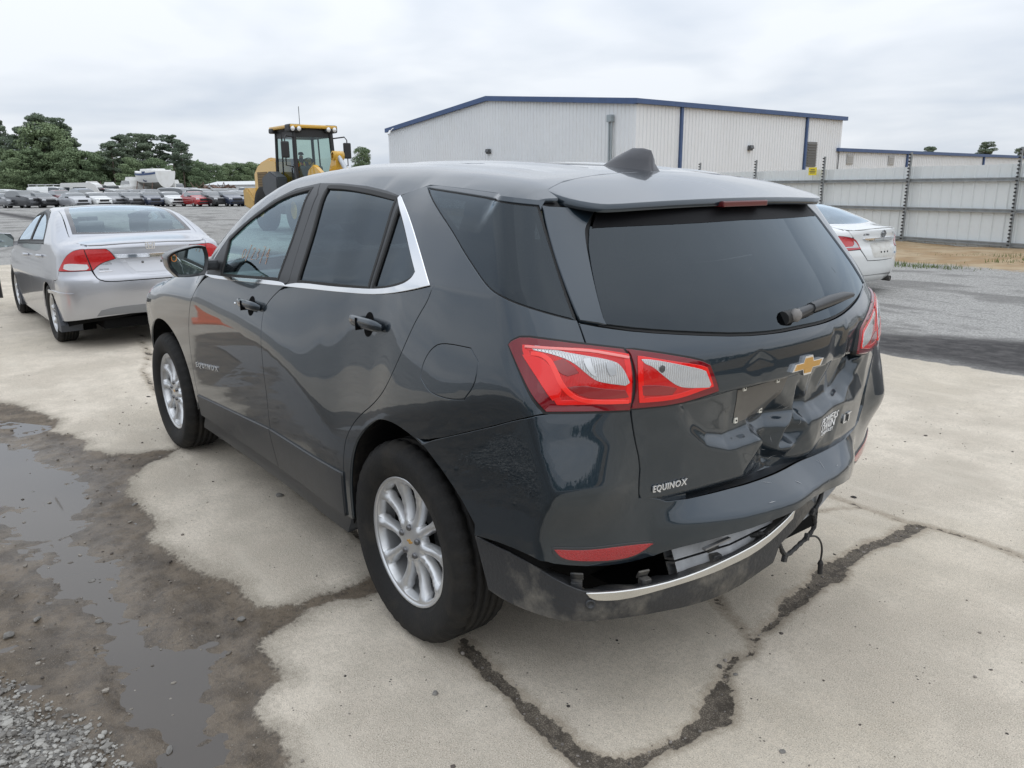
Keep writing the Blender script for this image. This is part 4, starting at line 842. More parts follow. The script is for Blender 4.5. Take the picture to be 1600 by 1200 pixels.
# --- door handles
def handle(own, u0, u1, z0, z1, sg):
    c = ((u0+u1)/2, (z0+z1)/2); th = np.linspace(0, 2*math.pi, 25)[:-1]
    patch(B, 'w', np.stack([c[0]+.036*np.cos(th), c[1]-.004+.043*np.sin(th)], 1), 'handle_cup', DARK, own, mirror=sg, off=.001, flange=0, smooth=0, ins=0, step=.03)
    us = np.linspace(u0, u1, 13); zs = np.linspace(z0, z1, 13); P = B.wrap(us, zs); nn = B.normal(P, 'w'); sgn = -1 if sg else 1; mb = MB(); vs = []
    prof = [.35, .75, .95, 1, 1, 1, 1, 1, 1, 1, .95, .8, .5]; st = [.010, .020, .026, .028, .029, .03, .03, .03, .029, .028, .026, .02, .012]
    for i in range(13):
        for a in np.linspace(0, 2*math.pi, 11)[:-1]:
            q = P[i]+nn[i]*(st[i]+.012*prof[i]*math.cos(a))+np.array([0, 0, .021*prof[i]*math.sin(a)]); vs.append((q[0], q[1]*sgn, q[2]))
    f = [(i*10+k, i*10+(k+1) % 10, (i+1)*10+(k+1) % 10, (i+1)*10+k) for i in range(12) for k in range(10)]+[tuple(range(10)), tuple(range(120, 130))]
    if sg: f = [q[::-1] for q in f]
    mb.add(vs, f, True); mb.build('door_handle', PAINT, own)
    q = P[5]; mb = MB(); k = (us[5]); mb.box((k-.002, sgn*(P[5][1]+.012), P[5][2]-.022), (k+.001, sgn*(P[5][1]+.0445), P[5][2]+.0215)); mb.build('handle_joint', DARK, own)
doors = [o for o in suv.children if o.name.startswith(('front_door', 'rear_door'))]
for o in doors:
    sg = o.data.vertices[0].co.y < 0
    if o.name.startswith('front_door'): handle(o, 1.372, 1.130, 1.046, 1.044, sg)
    else: handle(o, .372, .122, 1.087, 1.086, sg)
fd_left = [o for o in doors if o.name.startswith('front_door') and o.data.vertices[0].co.y > 0][0]
mb = MB(); q = B.wrap(np.array([1.335]), np.array([1.047]))[0]; mb.lathe([(0, .004), (.006, .003), (.007, 0)], 12, Matrix.Translation(q+np.array([0, .042, 0])) @ YAX); mb.build('door_lock', CHROME, fd_left)
def on_side(off):
    def f(P): Q = B.wrap(P[:, 0], P[:, 2]); return Q+np.array([0, off, 0])
    return f
put_text('EQUINOX', (2.115, .9, .612), (-1, 0, .10), (0, 0, 1), (0, 1, 0), .365, .032, 'lettering', WHITE_L, fd_left, .12, 1.5, .004, on_side(.001))
# orange lot number chalked on the driver's window
CHALK = mat('orange chalk', (.66, .36, .22), .9)
digits = {'0': [(0, .1), (0, .8), (.3, 1), (.55, .8), (.5, .1), (.2, 0), (0, .1)], '1': [(.1, .7), (.3, 1), (.3, 0)], '2': [(0, .8), (.3, 1), (.5, .75), (0, 0), (.6, 0)], '3': [(0, 1), (.5, .95), (.2, .55), (.5, .3), (.1, 0)], '7': [(0, 1), (.5, 1), (.2, 0), (.15, -.2)], '4': [(.4, -.2), (.4, 1), (0, .4), (.6, .4)], '/': [(0, -.2), (.4, 1.1)]}
mb = MB(); u = 1.475
for c, hgt in zip('0/2374', (.05, .07, .065, .06, .075, .07)):
    pts = [(u-px*.05, 1.238+py*hgt*.8) for px, py in digits[c]]; u -= .052; pts = densify(np.array(pts), .008, closed=False)
    Q = B.wrap(pts[:, 0], pts[:, 1]); nn = B.normal(Q, 'w'); mb.tube(Q-nn*.0055, .0009, 4)
mb.build('chalk_number', CHALK, fd_left)
# --- door mirrors
def mirror_unit(sg):
    k = thing('door_mirror'); k.parent = suv
    out = np.array([(1.098, 1.215), (1.098, 1.242), (1.075, 1.262), (1.02, 1.276), (.955, 1.288), (.922, 1.280), (.912, 1.235), (.925, 1.170), (.945, 1.148), (1.0, 1.142), (1.06, 1.147), (1.088, 1.18)]); L = chaikin(out, 2); c = L.mean(0); n = len(L); vs = []; fs = []
    for x, g, dy in ((1.688, .985, 0), (1.682, 1.0, 0), (1.70, 1.03, .0), (1.75, 1.05, 0), (1.81, .95, 0), (1.86, .72, -.01), (1.885, .35, -.015)):
        vs += [(x, sg*(c[0]+(p[0]-c[0])*g+dy), c[1]+(p[1]-c[1])*g) for p in L]
    fs = [(r*n+i, r*n+(i+1) % n, (r+1)*n+(i+1) % n, (r+1)*n+i) for r in range(6) for i in range(n)]+[tuple(range(6*n, 7*n))]
    vs += [(1.692, sg*(c[0]+(p[0]-c[0])*.86), c[1]+(p[1]-c[1])*.86) for p in L]; fs += [(i, 7*n+i, 7*n+(i+1) % n, (i+1) % n) for i in range(n)]
    vs += [(1.700, sg*(c[0]+(p[0]-c[0])*.85), c[1]+(p[1]-c[1])*.85) for p in L]; fs += [(7*n+i, 8*n+i, 8*n+(i+1) % n, 7*n+(i+1) % n) for i in range(n)]+[tuple(range(8*n, 9*n))]
    if sg > 0: fs = [f[::-1] for f in fs]
    mb = MB(); mb.add(vs, fs, True); mb.build('mirror_housing', mat('black mirror housing', (.02, .021, .023), .3, coat=.5), k)
    mb = MB(); g = [(1.6975+.012*(abs(p[0])-c[0]), sg*(c[0]+(p[0]-c[0])*.84), c[1]+(p[1]-c[1])*.84) for p in L]; mb.add(g, [tuple(range(n))[::(-1 if sg > 0 else 1)]]); mb.build('mirror_glass', mat('mirror glass', (.52, .60, .60), .02, 1.0), k)
    mb = MB(); mb.box((1.70, min(sg*.86, sg*.95), 1.165), (1.80, max(sg*.86, sg*.95), 1.215), bev=.015); mb.build('mirror_arm', SATIN, k)
    mb = MB(); rr = [(.012*math.cos(a), .016*math.sin(a)) for a in np.linspace(0, 2*math.pi, 17)]; mb.tube([(1.694, sg*(1.078-.008+p[0]), 1.235+p[1]) for p in rr], .0022, 5); mb.build('blind_spot_mark', mat('amber mark', (.75, .28, .08), .5), k)
mirror_unit(1); mirror_unit(-1)
# --- roof antenna
sec = [(-.045, .004, .006), (-.09, .030, .018), (-.14, .052, .026), (-.19, .073, .026), (-.24, .076, .022), (-.275, .072, .017), (-.283, .055, .013)]
mb = MB(); vs = []; n = 10
for x, h, w in sec:
    zb = float(B.roofZ(np.array([x]), np.array([0.]))[0])-.004
    for k in range(n):
        a = math.pi*k/(n-1); ww = w*(1.35 if k in (0, n-1) else 1.0); vs.append((x-(.02 if k in (0, n-1) and x < -.2 else 0), ww*math.cos(a)*(.45 if 2 < k < 7 else 1), zb+h*math.sin(a)**.7 if 0 < k < n-1 else zb))
fs = [(i*n+k, (i+1)*n+k, (i+1)*n+k+1, i*n+k+1) for i in range(len(sec)-1) for k in range(n-1)]+[tuple(range(n)), tuple(range((len(sec)-1)*n, len(sec)*n))[::-1]]
mb.add(vs, fs, True); mb.build('roof_antenna', mat('grey antenna', (.055, .055, .062), .4, coat=.3), suv)
# ------------------------------------------------------------------ wheels
def tyre_mesh(Rt, w, rim, name='tyre'):
    hw = w/2; prof = [(rim-.006, -hw*.8), (rim+.006, -hw*.92), ((rim+Rt)/2, -hw), (Rt-.022, -hw*.95), (Rt-.006, -hw*.80), (Rt, -hw*.66)]
    for g in (-.42, -.14, .14, .42): prof += [(Rt, hw*(g-.05)), (Rt-.008, hw*(g-.045)), (Rt-.008, hw*(g+.045)), (Rt, hw*(g+.05))]
    prof += [(Rt, hw*.66), (Rt-.006, hw*.80), (Rt-.022, hw*.95), ((rim+Rt)/2+.03, hw*.995), ((rim+Rt)/2+.027, hw*1.012), ((rim+Rt)/2, hw), (rim+.02, hw*.93), (rim+.008, hw*.80), (rim-.004, hw*.68)]
    n = 120; mb = MB(); mb.lathe(prof, n, smooth=True); me = mb.mesh(name); m = len(prof)
    co = np.zeros(len(me.vertices)*3); me.vertices.foreach_get('co', co); co = co.reshape(-1, 3)
    for k in range(n):
        if k % 3 == 0:
            for j in list(range(3, 6))+list(range(len(prof)-9-3, len(prof)-6)):
                if 0 <= j < m: co[k*m+j, :2] *= (1-.006/Rt)
    me.vertices.foreach_set('co', co.ravel()); me.update(); return me
def alloy_mesh(rr, face, spokes=5, name='rim', twin=True, style=0, w0=.0125, w1=.0145, hub=.058):
    mb = MB()
    mb.lathe([(rr+.005, face+.004), (rr+.002, face+.007), (rr-.004, face+.004), (rr-.010, face-.004), (rr-.013, face-.05), (rr-.026, -.09)], 72)
    cs = []
    for k in range(spokes):
        a = math.pi/2+2*math.pi*k/spokes; cs += [(a-R(14), a-R(19)), (a+R(14), a+R(19))] if twin else [(a, a)]
    n = len(cs); ro = rr-.012; holes = []
    wd = lambda t: w0+(w1-w0)*t-.003*math.sin(math.pi*t)
    def edge(sp, sgn, rs):
        out = []
        for r in rs:
            t = (r-.05)/(ro-.05); a = sp[0]+(sp[1]-sp[0])*t**.8; q = wd(t)+.012*max(0, (t-.72)/.28)**2
            out.append((r*math.cos(a)-sgn*q*math.sin(a), r*math.sin(a)+sgn*q*math.cos(a)))
        return out
    for i in range(n):
        A, B_ = cs[i], cs[(i+1) % n]; gap = (B_[0]-A[0]) % (2*math.pi); ri = hub+.010
        while gap*ri < 2*wd(.1)+.012 and ri < rr*.75: ri += .004
        rs = np.linspace(ri, ro, 9); L = edge(A, 1, rs); L2 = edge(B_, -1, rs); holes.append(chaikin(np.array(L+L2[::-1]), 2, 200))
    out = np.array([((ro+.010)*math.cos(a), (ro+.010)*math.sin(a)) for a in np.linspace(0, 2*math.pi, 97)[:-1]])
    V, F = tri_region(out, [densify(h_, .007) for h_ in holes], .010)
    r = np.hypot(V[:, 0], V[:, 1]); th = np.arctan2(V[:, 1], V[:, 0]); t = np.clip((r-.05)/(ro-.05), 0, 1); d = np.full(len(V), 9.)
    for c in cs: a = c[0]+(c[1]-c[0])*t**.8; d = np.minimum(d, np.abs(np.angle(np.exp(1j*(th-a))))*r)
    w_ = np.array([wd(x) for x in t]); hgt = face-.013*np.sin(np.pi*np.minimum(t*1.1, 1))-.005*np.minimum((d/np.maximum(w_, .01)), 1.3)**4*sst(.0, .25, t)*sst(1.0, .85, t)-.006*sst(.16, .02, t)
    P = np.column_stack([V, hgt]); faces = F.tolist(); E = {}
    for f in faces:
        for i in range(3): E[(f[i], f[(i+1) % 3])] = 1
    be = [k for k in E if (k[1], k[0]) not in E]; ids = sorted({i for k in be for i in k}); ix = {q: i for i, q in enumerate(ids)}
    mb.add([tuple(p) for p in P], faces, True)
    # the window edges roll over and run back into the wheel
    cen = P[ids]; nn = np.zeros((len(ids), 2))
    for i, j in be:
        tv = P[j, :2]-P[i, :2]; w = np.array([tv[1], -tv[0]]); w /= max(np.linalg.norm(w), 1e-9); nn[ix[i]] += w; nn[ix[j]] += w
    nn /= np.maximum(np.linalg.norm(nn, axis=1, keepdims=True), 1e-9)
    r1 = np.column_stack([cen[:, :2]+nn*.0025, cen[:, 2]-.003]); r2 = np.column_stack([cen[:, :2]+nn*.006, cen[:, 2]-.030]); m = len(ids)
    mb.add([tuple(p) for p in np.concatenate([cen, r1, r2])], [q for i, j in be for q in ((ix[j], ix[i], m+ix[i], m+ix[j]), (m+ix[j], m+ix[i], 2*m+ix[i], 2*m+ix[j]))], True)
    return mb.mesh(name)
SUV_T = tyre_mesh(.357, .225, .229); SUV_R = alloy_mesh(.2275, .083)
DISC = mat('brake disc', (.10, .098, .095), .5, .7, var=.2, vscale=12)
def wheel(parent, x, y, z, tm, rm, sg, cap=None, lugs=5, lr=.052, face=.082, rr=.2245, camber=0, steer=0):
    k = thing('wheel', (x, y, z)); k.parent = parent; k.rotation_euler = (R(-90)*sg+camber, rnd.uniform(0, 1.2) if False else 0, steer)
    link('tyre', tm, k, TYRE); link('rim', rm, k, ALLOY if rm is None or rr > .21 else ALLOY)
    mb = MB(); mb.lathe([(.06, -.0), (.06, .012), (.145, .012), (.145, -.006), (.06, -.006)], 40); mb.lathe([(0, -.03), (rr-.05, -.03), (rr-.045, -.09)], 40); mb.prism([(-.05, .09), (.06, .09), (.07, .15), (-.06, .15)], -.03, .035); mb.build('brake_disc', DISC, k)
    for i in range(lugs):
        a = math.pi/2+2*math.pi*i/lugs+math.pi/lugs; mb = MB(); mb.lathe([(.0075, face-.03), (.0125, face-.028), (.0115, face-.001), (.008, face+.003), (0, face+.003)], 8, Matrix.Translation((lr*math.cos(a), lr*math.sin(a), 0))); mb.build('wheel_nut', mat('dark wheel nut', (.16, .16, .165), .3, .8), k)
    mb = MB(); mb.lathe([(.031, face-.015), (.030, face-.008), (.026, face-.006), (0, face-.005)], 24); mb.build('hub_cap', ALLOY, k)
    if cap == 'bow':
        mb = MB(); mb.prism([(px*.22, py*.30) for px, py in bow], face-.005, face-.0035, Matrix.Rotation(R(180 if sg > 0 else 0), 4, 'Z')); mb.build('cap_emblem', mat('gold emblem', (.55, .30, .06), .35, .3, coat=.6), k)
    return k
for x in (0, 2.725):
    for sg in (1, -1): wheel(suv, x, sg*.79, .355, SUV_T, SUV_R, sg, 'bow')
# ================================================================== the ground
def gz(x, y):
    x = np.asarray(x, float); y = np.asarray(y, float)
    return -.055*sst(2.9, 7, x)-.13*sst(-4.2, -9.5, y)*(1-sst(14, 30, x))-.02*sst(-4.95, -5.3, y)*sst(20, 14, x)
def gz1(x, y): return float(gz(np.array([x]), np.array([y]))[0])
FA = np.array([8.596, -20.887]); FB = np.array([5.539, -20.080]); FD = (FA-FB)/np.linalg.norm(FA-FB); FN = np.array([-FD[1], FD[0]])   # fence line and its inward normal
MUD = np.array([(4.85,1.59),(4.54,1.46),(4.1,1.34),(3.82,1.37),(3.64,1.43),(3.45,1.33),(3.07,1.33),(2.89,1.26),(2.75,1.1),(2.72,.95),(2.76,.72),(2.68,.87),(2.56,.99),(2.49,1.14),(2.33,1.29),(2.16,1.32),(1.91,1.29),(1.75,1.29),(1.56,1.35),(1.39,1.37),(1.24,1.33),(1.07,1.31),(.93,1.28),(.85,1.25),(.74,1.22),(.67,1.26),(.55,1.27),(.5,1.25),(.48,1.18),(.46,1.01),(.45,.88),(.48,.74),(.42,.68),(.33,.78),(.35,.9),(.39,.98),(.39,1.09),(.33,1.24),(.31,1.32),(.26,1.34),(.14,1.32),(.04,1.34),(.01,1.41),(-.03,1.45),(-.13,1.48),(-.21,1.47),(-.3,1.48),(-.36,1.49),(-1.2,1.6),(-3,1.7),(-5,1.8),(-5,8),(7.4,8),(7.0,4),(6.2,2.1)])
PUD = np.array([(5.2,2.3),(4.4,2.2),(3.58,1.66),(3.49,1.60),(3.19,1.47),(2.66,1.40),(2.32,1.43),(2.06,1.52),(1.79,1.56),(1.51,1.55),(1.27,1.56),(1.0,1.58),(.8,1.56),(.54,1.5),(.36,1.43),(.16,1.49),(.03,1.55),(-.1,1.60),(-.25,1.66),(-.5,1.68),(-.5,1.80),(-.12,1.80),(.05,1.79),(.25,1.8),(.43,1.81),(.69,1.78),(1.03,1.8),(1.36,1.84),(1.74,1.86),(2.11,1.93),(3.0,2.25),(4.2,2.6),(5.2,2.7)])
GRV = np.array([(1.0,2.22),(.8,2.12),(.6,2.06),(.42,2.01),(.25,1.93),(.07,1.88),(-.08,1.88),(-.5,1.9),(-1.5,1.9),(-1.5,4),(1.6,4)])
C1 = np.array([(-.16,.75,.05),(-.26,.77,.06),(-.36,.8,.05),(-.46,.81,.07),(-.53,.81,.075),(-.62,.83,.05),(-.7,.83,.05),(-.79,.84,.05),(-.85,.84,.05),(-.91,.8,.05),(-.95,.74,.055),(-.96,.65,.06),(-.97,.57,.06),(-.96,.47,.075),(-.96,.42,.085),(-.92,.33,.06),(-.86,.22,.035),(-.82,.13,.026),(-.84,.04,.018),(-.79,-.06,.014),(-.78,-.14,.035),(-.77,-.22,.022),(-.75,-.31,.05),(-.74,-.44,.07),(-.71,-.63,.085),(-.69,-.79,.06),(-.68,-1.01,.05),(-.71,-1.2,.045),(-.72,-1.41,.05),(-.76,-1.46,.02)])
C2 = np.array([(-.45,-.24,.012),(-.51,-.18,.018),(-.61,-.11,.022),(-.7,-.07,.014),(-.79,-.02,.010)])
CJ = np.array([(1.2,-1.40,.008),(.3,-1.42,.008),(-.22,-1.45,.010),(-.46,-1.435,.010),(-.66,-1.42,.012),(-.81,-1.46,.016),(-.99,-1.47,.012),(-1.16,-1.44,.014),(-2.2,-1.42,.010)])
CH = np.array([(-.2,-.98,.003),(-.24,-1.02,.004),(-.30,-1.12,.004),(-.32,-1.16,.005),(-.37,-1.32,.004),(-.44,-1.42,.004)])
CS = np.array([(2.9,.56,.05),(2.36,.58,.04),(1.96,.57,.035),(1.57,.6,.03),(1.29,.61,.035),(1.01,.62,.03),(.74,.63,.04),(.4,.66,.05)])
CV = np.array([(7.64,2.6,.02),(7.64,1.28,.022),(7.62,1.04,.02),(7.63,.83,.022),(7.74,.65,.02),(7.7,-1.5,.02),(7.7,-4,.02)])
CW = np.array([(7.3,-.05,.06),(7.18,.02,.05),(6.6,.1,.03),(6.13,.18,.05),(5.7,.3,.015),(5.38,.43,.04),(4.68,.54,.03),(4.2,.6,.02)])
def band(q, L):
    d = np.full(len(q), -9.)
    for a, b in zip(L[:-1], L[1:]):
        ab = b[:2]-a[:2]; t = np.clip(((q-a[:2])@ab)/(ab@ab), 0, 1); w = (a[2]+(b[2]-a[2])*t)*np.clip(1+3.2*fbm(q[:, 0]*6+5, q[:, 1]*6, 3), .15, 2.0)
        d = np.maximum(d, w*.40-np.linalg.norm(q-a[:2]-t[:, None]*ab, axis=1))
    return d
def axis(lo, hi, fine, far0, far1, g=1.16):
    a = list(np.arange(lo, hi, fine)); s = fine
    while a[-1] < far1: s *= g; a.append(a[-1]+s)
    s = fine; b = [lo]
    while b[-1] > far0: s *= g; b.append(b[-1]-s)
    return np.array(b[:0:-1]+a)
gx = axis(-1.9, 4.2, .02, -250, 900); gy = axis(-1.9, 2.4, .02, -500, 500)
GX, GY = np.meshgrid(gx, gy, indexing='ij'); q = np.stack([GX.ravel(), GY.ravel()], 1); nq = len(q)
near = (q[:, 0] > -4) & (q[:, 0] < 12) & (q[:, 1] > -4) & (q[:, 1] < 7.5)
def field(fn, default=-9.):
    o = np.full(nq, default); o[near] = fn(q[near]); return o
sgn = lambda P: (lambda z: pdist(z, P)*np.where(pip(z, P), 1, -1))
j1 = fbm(q[:, 0]*3.1, q[:, 1]*3.1, 5); j2 = fbm(q[:, 0]*9+40, q[:, 1]*9, 4)
mud = field(sgn(MUD)); mud = np.where(~near & (q[:, 1] > 1.8) & (q[:, 0] < 7.3), 5., mud)+.10*j1+.05*j2
pud = field(sgn(PUD))+.16*j1+.05*j2
grv = field(sgn(GRV))+.22*j1+.05*j2
crk = np.maximum.reduce([field(lambda z, L=L: band(z, L)) for L in (C1, C2, CJ, CH, CS, CV, CW)])
fr = (q-FB)@FN                                                     # metres in front of the fence
lot = np.maximum.reduce([-5.04-q[:, 1]+.22*j1+.12*j2, q[:, 0]-18.5+1.2*fbm(q[:, 0]*.3, q[:, 1]*.3), -14-q[:, 0]])
dark = np.minimum(-5.02-q[:, 1], 1.15+np.clip(1.9-q[:, 0], 0, 6)*1.0-(-5.05-q[:, 1]))+.9*fbm(q[:, 0]*.7, q[:, 1]*1.2)+.5*fbm(q[:, 0]*2.5, q[:, 1]*3)
dirt = 4.5+.9*fbm(q[:, 0]*.35, q[:, 1]*.35)-fr; dirt = np.where(q[:, 0] > 120, -9, dirt)
m01 = sst(-.01, .05, mud); p01 = sst(-.06, .13, pud)*m01
h = gz(q[:, 0], q[:, 1]); nearm = near.astype(float)
relief = fbm(q[:, 0]*7, q[:, 1]*7, 5); rel2 = fbm(q[:, 0]*26+9, q[:, 1]*26, 4)
h += nearm*(m01*(-.012+.034*relief+.022*rel2)*(1-.55*p01)-.020*p01 + (1-m01)*(.0016*rel2))
h += nearm*(-.010*sst(-.012, .02, crk)+.006*rel2*sst(-.01, .01, crk))
h += nearm*sst(-.02, .1, grv)*.012
lm = sst(-.05, .2, lot)*sst(60, 20, np.abs(q[:, 0])); h += lm*(.05*fbm(q[:, 0]*.5, q[:, 1]*1.3, 4)+.03*fbm(q[:, 0]*3, q[:, 1]*3, 3))+.12*sst(0, 2, dirt)*sst(150, 80, q[:, 0])*(1+fbm(q[:, 0], q[:, 1]))
me = bpy.data.meshes.new('ground'); n0, n1 = len(gx), len(gy); ii = np.arange(n0*n1).reshape(n0, n1)
F = np.stack([ii[:-1, :-1], ii[1:, :-1], ii[1:, 1:], ii[:-1, 1:]], -1).reshape(-1, 4)
me.vertices.add(nq); me.vertices.foreach_set('co', np.column_stack([q, h]).ravel()); me.loops.add(F.size); me.loops.foreach_set('vertex_index', F.ravel()); me.polygons.add(len(F)); me.polygons.foreach_set('loop_start', np.arange(0, F.size, 4)); me.polygons.foreach_set('loop_total', np.full(len(F), 4)); me.polygons.foreach_set('use_smooth', np.ones(len(F), bool)); me.update(); me.validate()
for nm, arr in (('mud', mud), ('pud', pud), ('grv', grv), ('crk', crk), ('lot', lot), ('dark', dark), ('dirt', dirt)):
    a = me.attributes.new(nm, 'FLOAT', 'POINT'); a.data.foreach_set('value', np.asarray(arr, np.float32))
gm = bpy.data.materials.new('ground'); gm.use_nodes = True; nt = gm.node_tree; pb = nt.nodes['Principled BSDF']
tcg = N(nt, 'ShaderNodeTexCoord')
def noise(sc, det=6, rough=.55, stretch=None, dist=0):
    n = N(nt, 'ShaderNodeTexNoise'); n.inputs['Scale'].default_value = sc; n.inputs['Detail'].default_value = det; n.inputs['Roughness'].default_value = rough; n.inputs['Distortion'].default_value = dist
    if stretch:
        mp = N(nt, 'ShaderNodeMapping'); mp.inputs['Scale'].default_value = stretch; nt.links.new(tcg.outputs['Object'], mp.inputs[0]); nt.links.new(mp.outputs[0], n.inputs['Vector'])
    else: nt.links.new(tcg.outputs['Object'], n.inputs['Vector'])
    return n.outputs[0]
def attr(nm): a = N(nt, 'ShaderNodeAttribute'); a.attribute_name = nm; return a.outputs['Fac']
def M_(op, *a):
    n = N(nt, 'ShaderNodeMath', operation=op)
    for i, v in enumerate(a):
        if hasattr(v, 'is_output'): nt.links.new(v, n.inputs[i])
        else: n.inputs[i].default_value = v
    return n.outputs[0]
def rng_(v, a, b, c=0., d=1.):
    n = N(nt, 'ShaderNodeMapRange', interpolation_type='SMOOTHSTEP'); nt.links.new(v, n.inputs[0])
    for i, x in enumerate((a, b, c, d)): n.inputs[i+1].default_value = x
    return n.outputs[0]
def mixc(f, a, b):
    n = N(nt, 'ShaderNodeMix', data_type='RGBA')
    for i, v in ((0, f), (6, a), (7, b)):
        if hasattr(v, 'is_output'): nt.links.new(v, n.inputs[i])
        elif i: n.inputs[i].default_value = (*v, 1)
        else: n.inputs[i].default_value = v
    return n.outputs[2]
def voro(sc, feature='F1'):
    v = N(nt, 'ShaderNodeTexVoronoi', feature=feature); v.inputs['Scale'].default_value = sc; nt.links.new(tcg.outputs['Object'], v.inputs['Vector']); return v
nf = noise(55, 6, .6); ng = noise(260, 4, .7); nb = noise(1.3, 7, .6); nm_ = noise(6, 8, .62); nb2 = noise(.45, 5, .5)
# worn concrete: broad stains, mottling, aggregate specks, dark flecks
conc = mixc(rng_(nb, .40, .60), (.47, .412, .335), (.64, .568, .47))
conc = mixc(rng_(nb2, .46, .58, 0, .5), conc, (.51, .445, .345))
conc = mixc(rng_(nm_, .42, .62, 0, .4), conc, (.41, .365, .295))
conc = mixc(rng_(nf, .40, .64, 0, .35), conc, (.34, .305, .25))
conc = mixc(rng_(ng, .50, .66, 0, .8), conc, (.74, .68, .58)); conc = mixc(rng_(ng, .47, .33, 0, .85), conc, (.15, .135, .115))
sp = voro(38); conc = mixc(M_('MULTIPLY', rng_(sp.outputs['Distance'], .10, .16, 1, 0), rng_(noise(9), .56, .62)), conc, (.06, .055, .05))
wear = noise(1.1, 6, .6, (1, 4.5, 1)); conc = mixc(rng_(wear, .52, .70, 0, .3), conc, (.62, .565, .475))
# mud
mudc = mixc(rng_(nm_, .35, .65), (.070, .055, .040), (.150, .118, .084)); mudc = mixc(rng_(ng, .52, .66, 0, .6), mudc, (.26, .215, .165)); mudc = mixc(rng_(nf, .52, .66, 0, .5), mudc, (.042, .036, .030))
rag = M_('ADD', M_('MULTIPLY', M_('SUBTRACT', nf, .5), .07), M_('MULTIPLY', M_('SUBTRACT', nm_, .5), .10))
amud = M_('ADD', attr('mud'), rag); fm = rng_(amud, -.012, .022); fdamp = rng_(amud, -.10, .01)
col = mixc(M_('MULTIPLY', fdamp, .55), conc, (.20, .175, .135)); col = mixc(fm, col, mudc)
# gravel patch: pale stones in dust
gv = voro(70); gcol = mixc(rng_(gv.outputs['Distance'], .1, .5), (.27, .255, .225), (.11, .095, .078)); gcol = mixc(rng_(gv.outputs['Color'], .2, .8, 0, .7), gcol, (.20, .20, .195))
col = mixc(rng_(M_('ADD', attr('grv'), rag), -.03, .05), col, gcol)
# cracks
acr = M_('ADD', attr('crk'), M_('ADD', M_('MULTIPLY', M_('SUBTRACT', nf, .5), .030), M_('MULTIPLY', M_('SUBTRACT', noise(22, 5), .5), .045)))
ckc = mixc(rng_(ng, .48, .62), (.085, .070, .054), (.23, .20, .16)); ckc = mixc(rng_(noise(30), .5, .6, 0, .6), ckc, (.042, .035, .028))
col = mixc(M_('MULTIPLY', rng_(M_('ADD', acr, M_('MULTIPLY', M_('SUBTRACT', nm_, .5), .05)), -.045, .0), .6), col, (.24, .195, .14)); fck = rng_(acr, -.003, .004); col = mixc(fck, col, ckc)
# gravel lot with wheel tracks, black mud along the slab edge, sandy bank under the fence
lv = voro(26); tr = noise(.55, 5, .55, (.6, 1.2, 1), 1.2); tr2 = noise(3.5, 6, .65, (.7, 1.4, 1))
lcol = mixc(rng_(voro(60).outputs['Color'], .15, .85), (.19, .185, .172), (.41, .40, .375)); lcol = mixc(rng_(nf, .45, .6, 0, .5), lcol, (.32, .31, .30))
lcol = mixc(rng_(tr, .50, .62, 0, .6), lcol, (.105, .10, .094)); lcol = mixc(rng_(tr2, .55, .68, 0, .55), lcol, (.15, .145, .14))
fdk = rng_(M_('ADD', attr('dark'), M_('MULTIPLY', M_('SUBTRACT', nm_, .5), 1.1)), -.45, .55)
dkc = mixc(rng_(nm_, .4, .65), (.030, .028, .028), (.075, .070, .068)); dkc = mixc(rng_(ng, .55, .7, 0, .6), dkc, (.15, .145, .14)); lcol = mixc(fdk, lcol, dkc)
sand = mixc(rng_(noise(1.2, 7, .6), .35, .65), (.30, .20, .105), (.40, .31, .20)); sand = mixc(rng_(noise(4, 6, .6, (.5, 1.6, 1)), .5, .66, 0, .6), sand, (.20, .145, .085))
lcol = mixc(rng_(M_('ADD', attr('dirt'), M_('MULTIPLY', M_('SUBTRACT', nm_, .5), 1.0)), -.1, .3), lcol, sand)
flot = rng_(M_('ADD', attr('lot'), M_('MULTIPLY', rag, .8)), -.02, .03); col = mixc(flot, col, lcol)
nt.links.new(col, pb.inputs['Base Color']); pb.inputs['Specular IOR Level'].default_value = .35
rwet = M_('SUBTRACT', .92, M_('MULTIPLY', fm, rng_(M_('ADD', attr('pud'), rag), -.35, .05, .18, .62))); nt.links.new(rwet, pb.inputs['Roughness'])
bh = M_('ADD', M_('MULTIPLY', ng, .5), M_('MULTIPLY', nf, 1.0)); bh = M_('ADD', bh, M_('MULTIPLY', M_('MULTIPLY', flot, lv.outputs['Distance']), -3.0)); bh = M_('SUBTRACT', bh, M_('MULTIPLY', fck, .8)); bh = M_('ADD', bh, M_('MULTIPLY', M_('MULTIPLY', fm, nm_), 2.2))
bp = N(nt, 'ShaderNodeBump'); bp.inputs['Strength'].default_value = .55; bp.inputs['Distance'].default_value = .006; nt.links.new(bh, bp.inputs['Height']); nt.links.new(bp.outputs[0], pb.inputs['Normal'])
ground = link('ground', me, None, gm); ground['kind'] = 'structure'
# the puddle: still brown water standing in the low mud
WATER = mat('muddy water', (.066, .054, .043), .03, spec=.6)
pl = densify(np.array(inset(PUD, -.35)), .2); mb = MB(); v, f = tri_region(pl, [], .3); mb.add([(a, b, -.0215) for a, b in v], f.tolist()); pw = mb.build('puddle', WATER); pw['kind'] = 'structure'
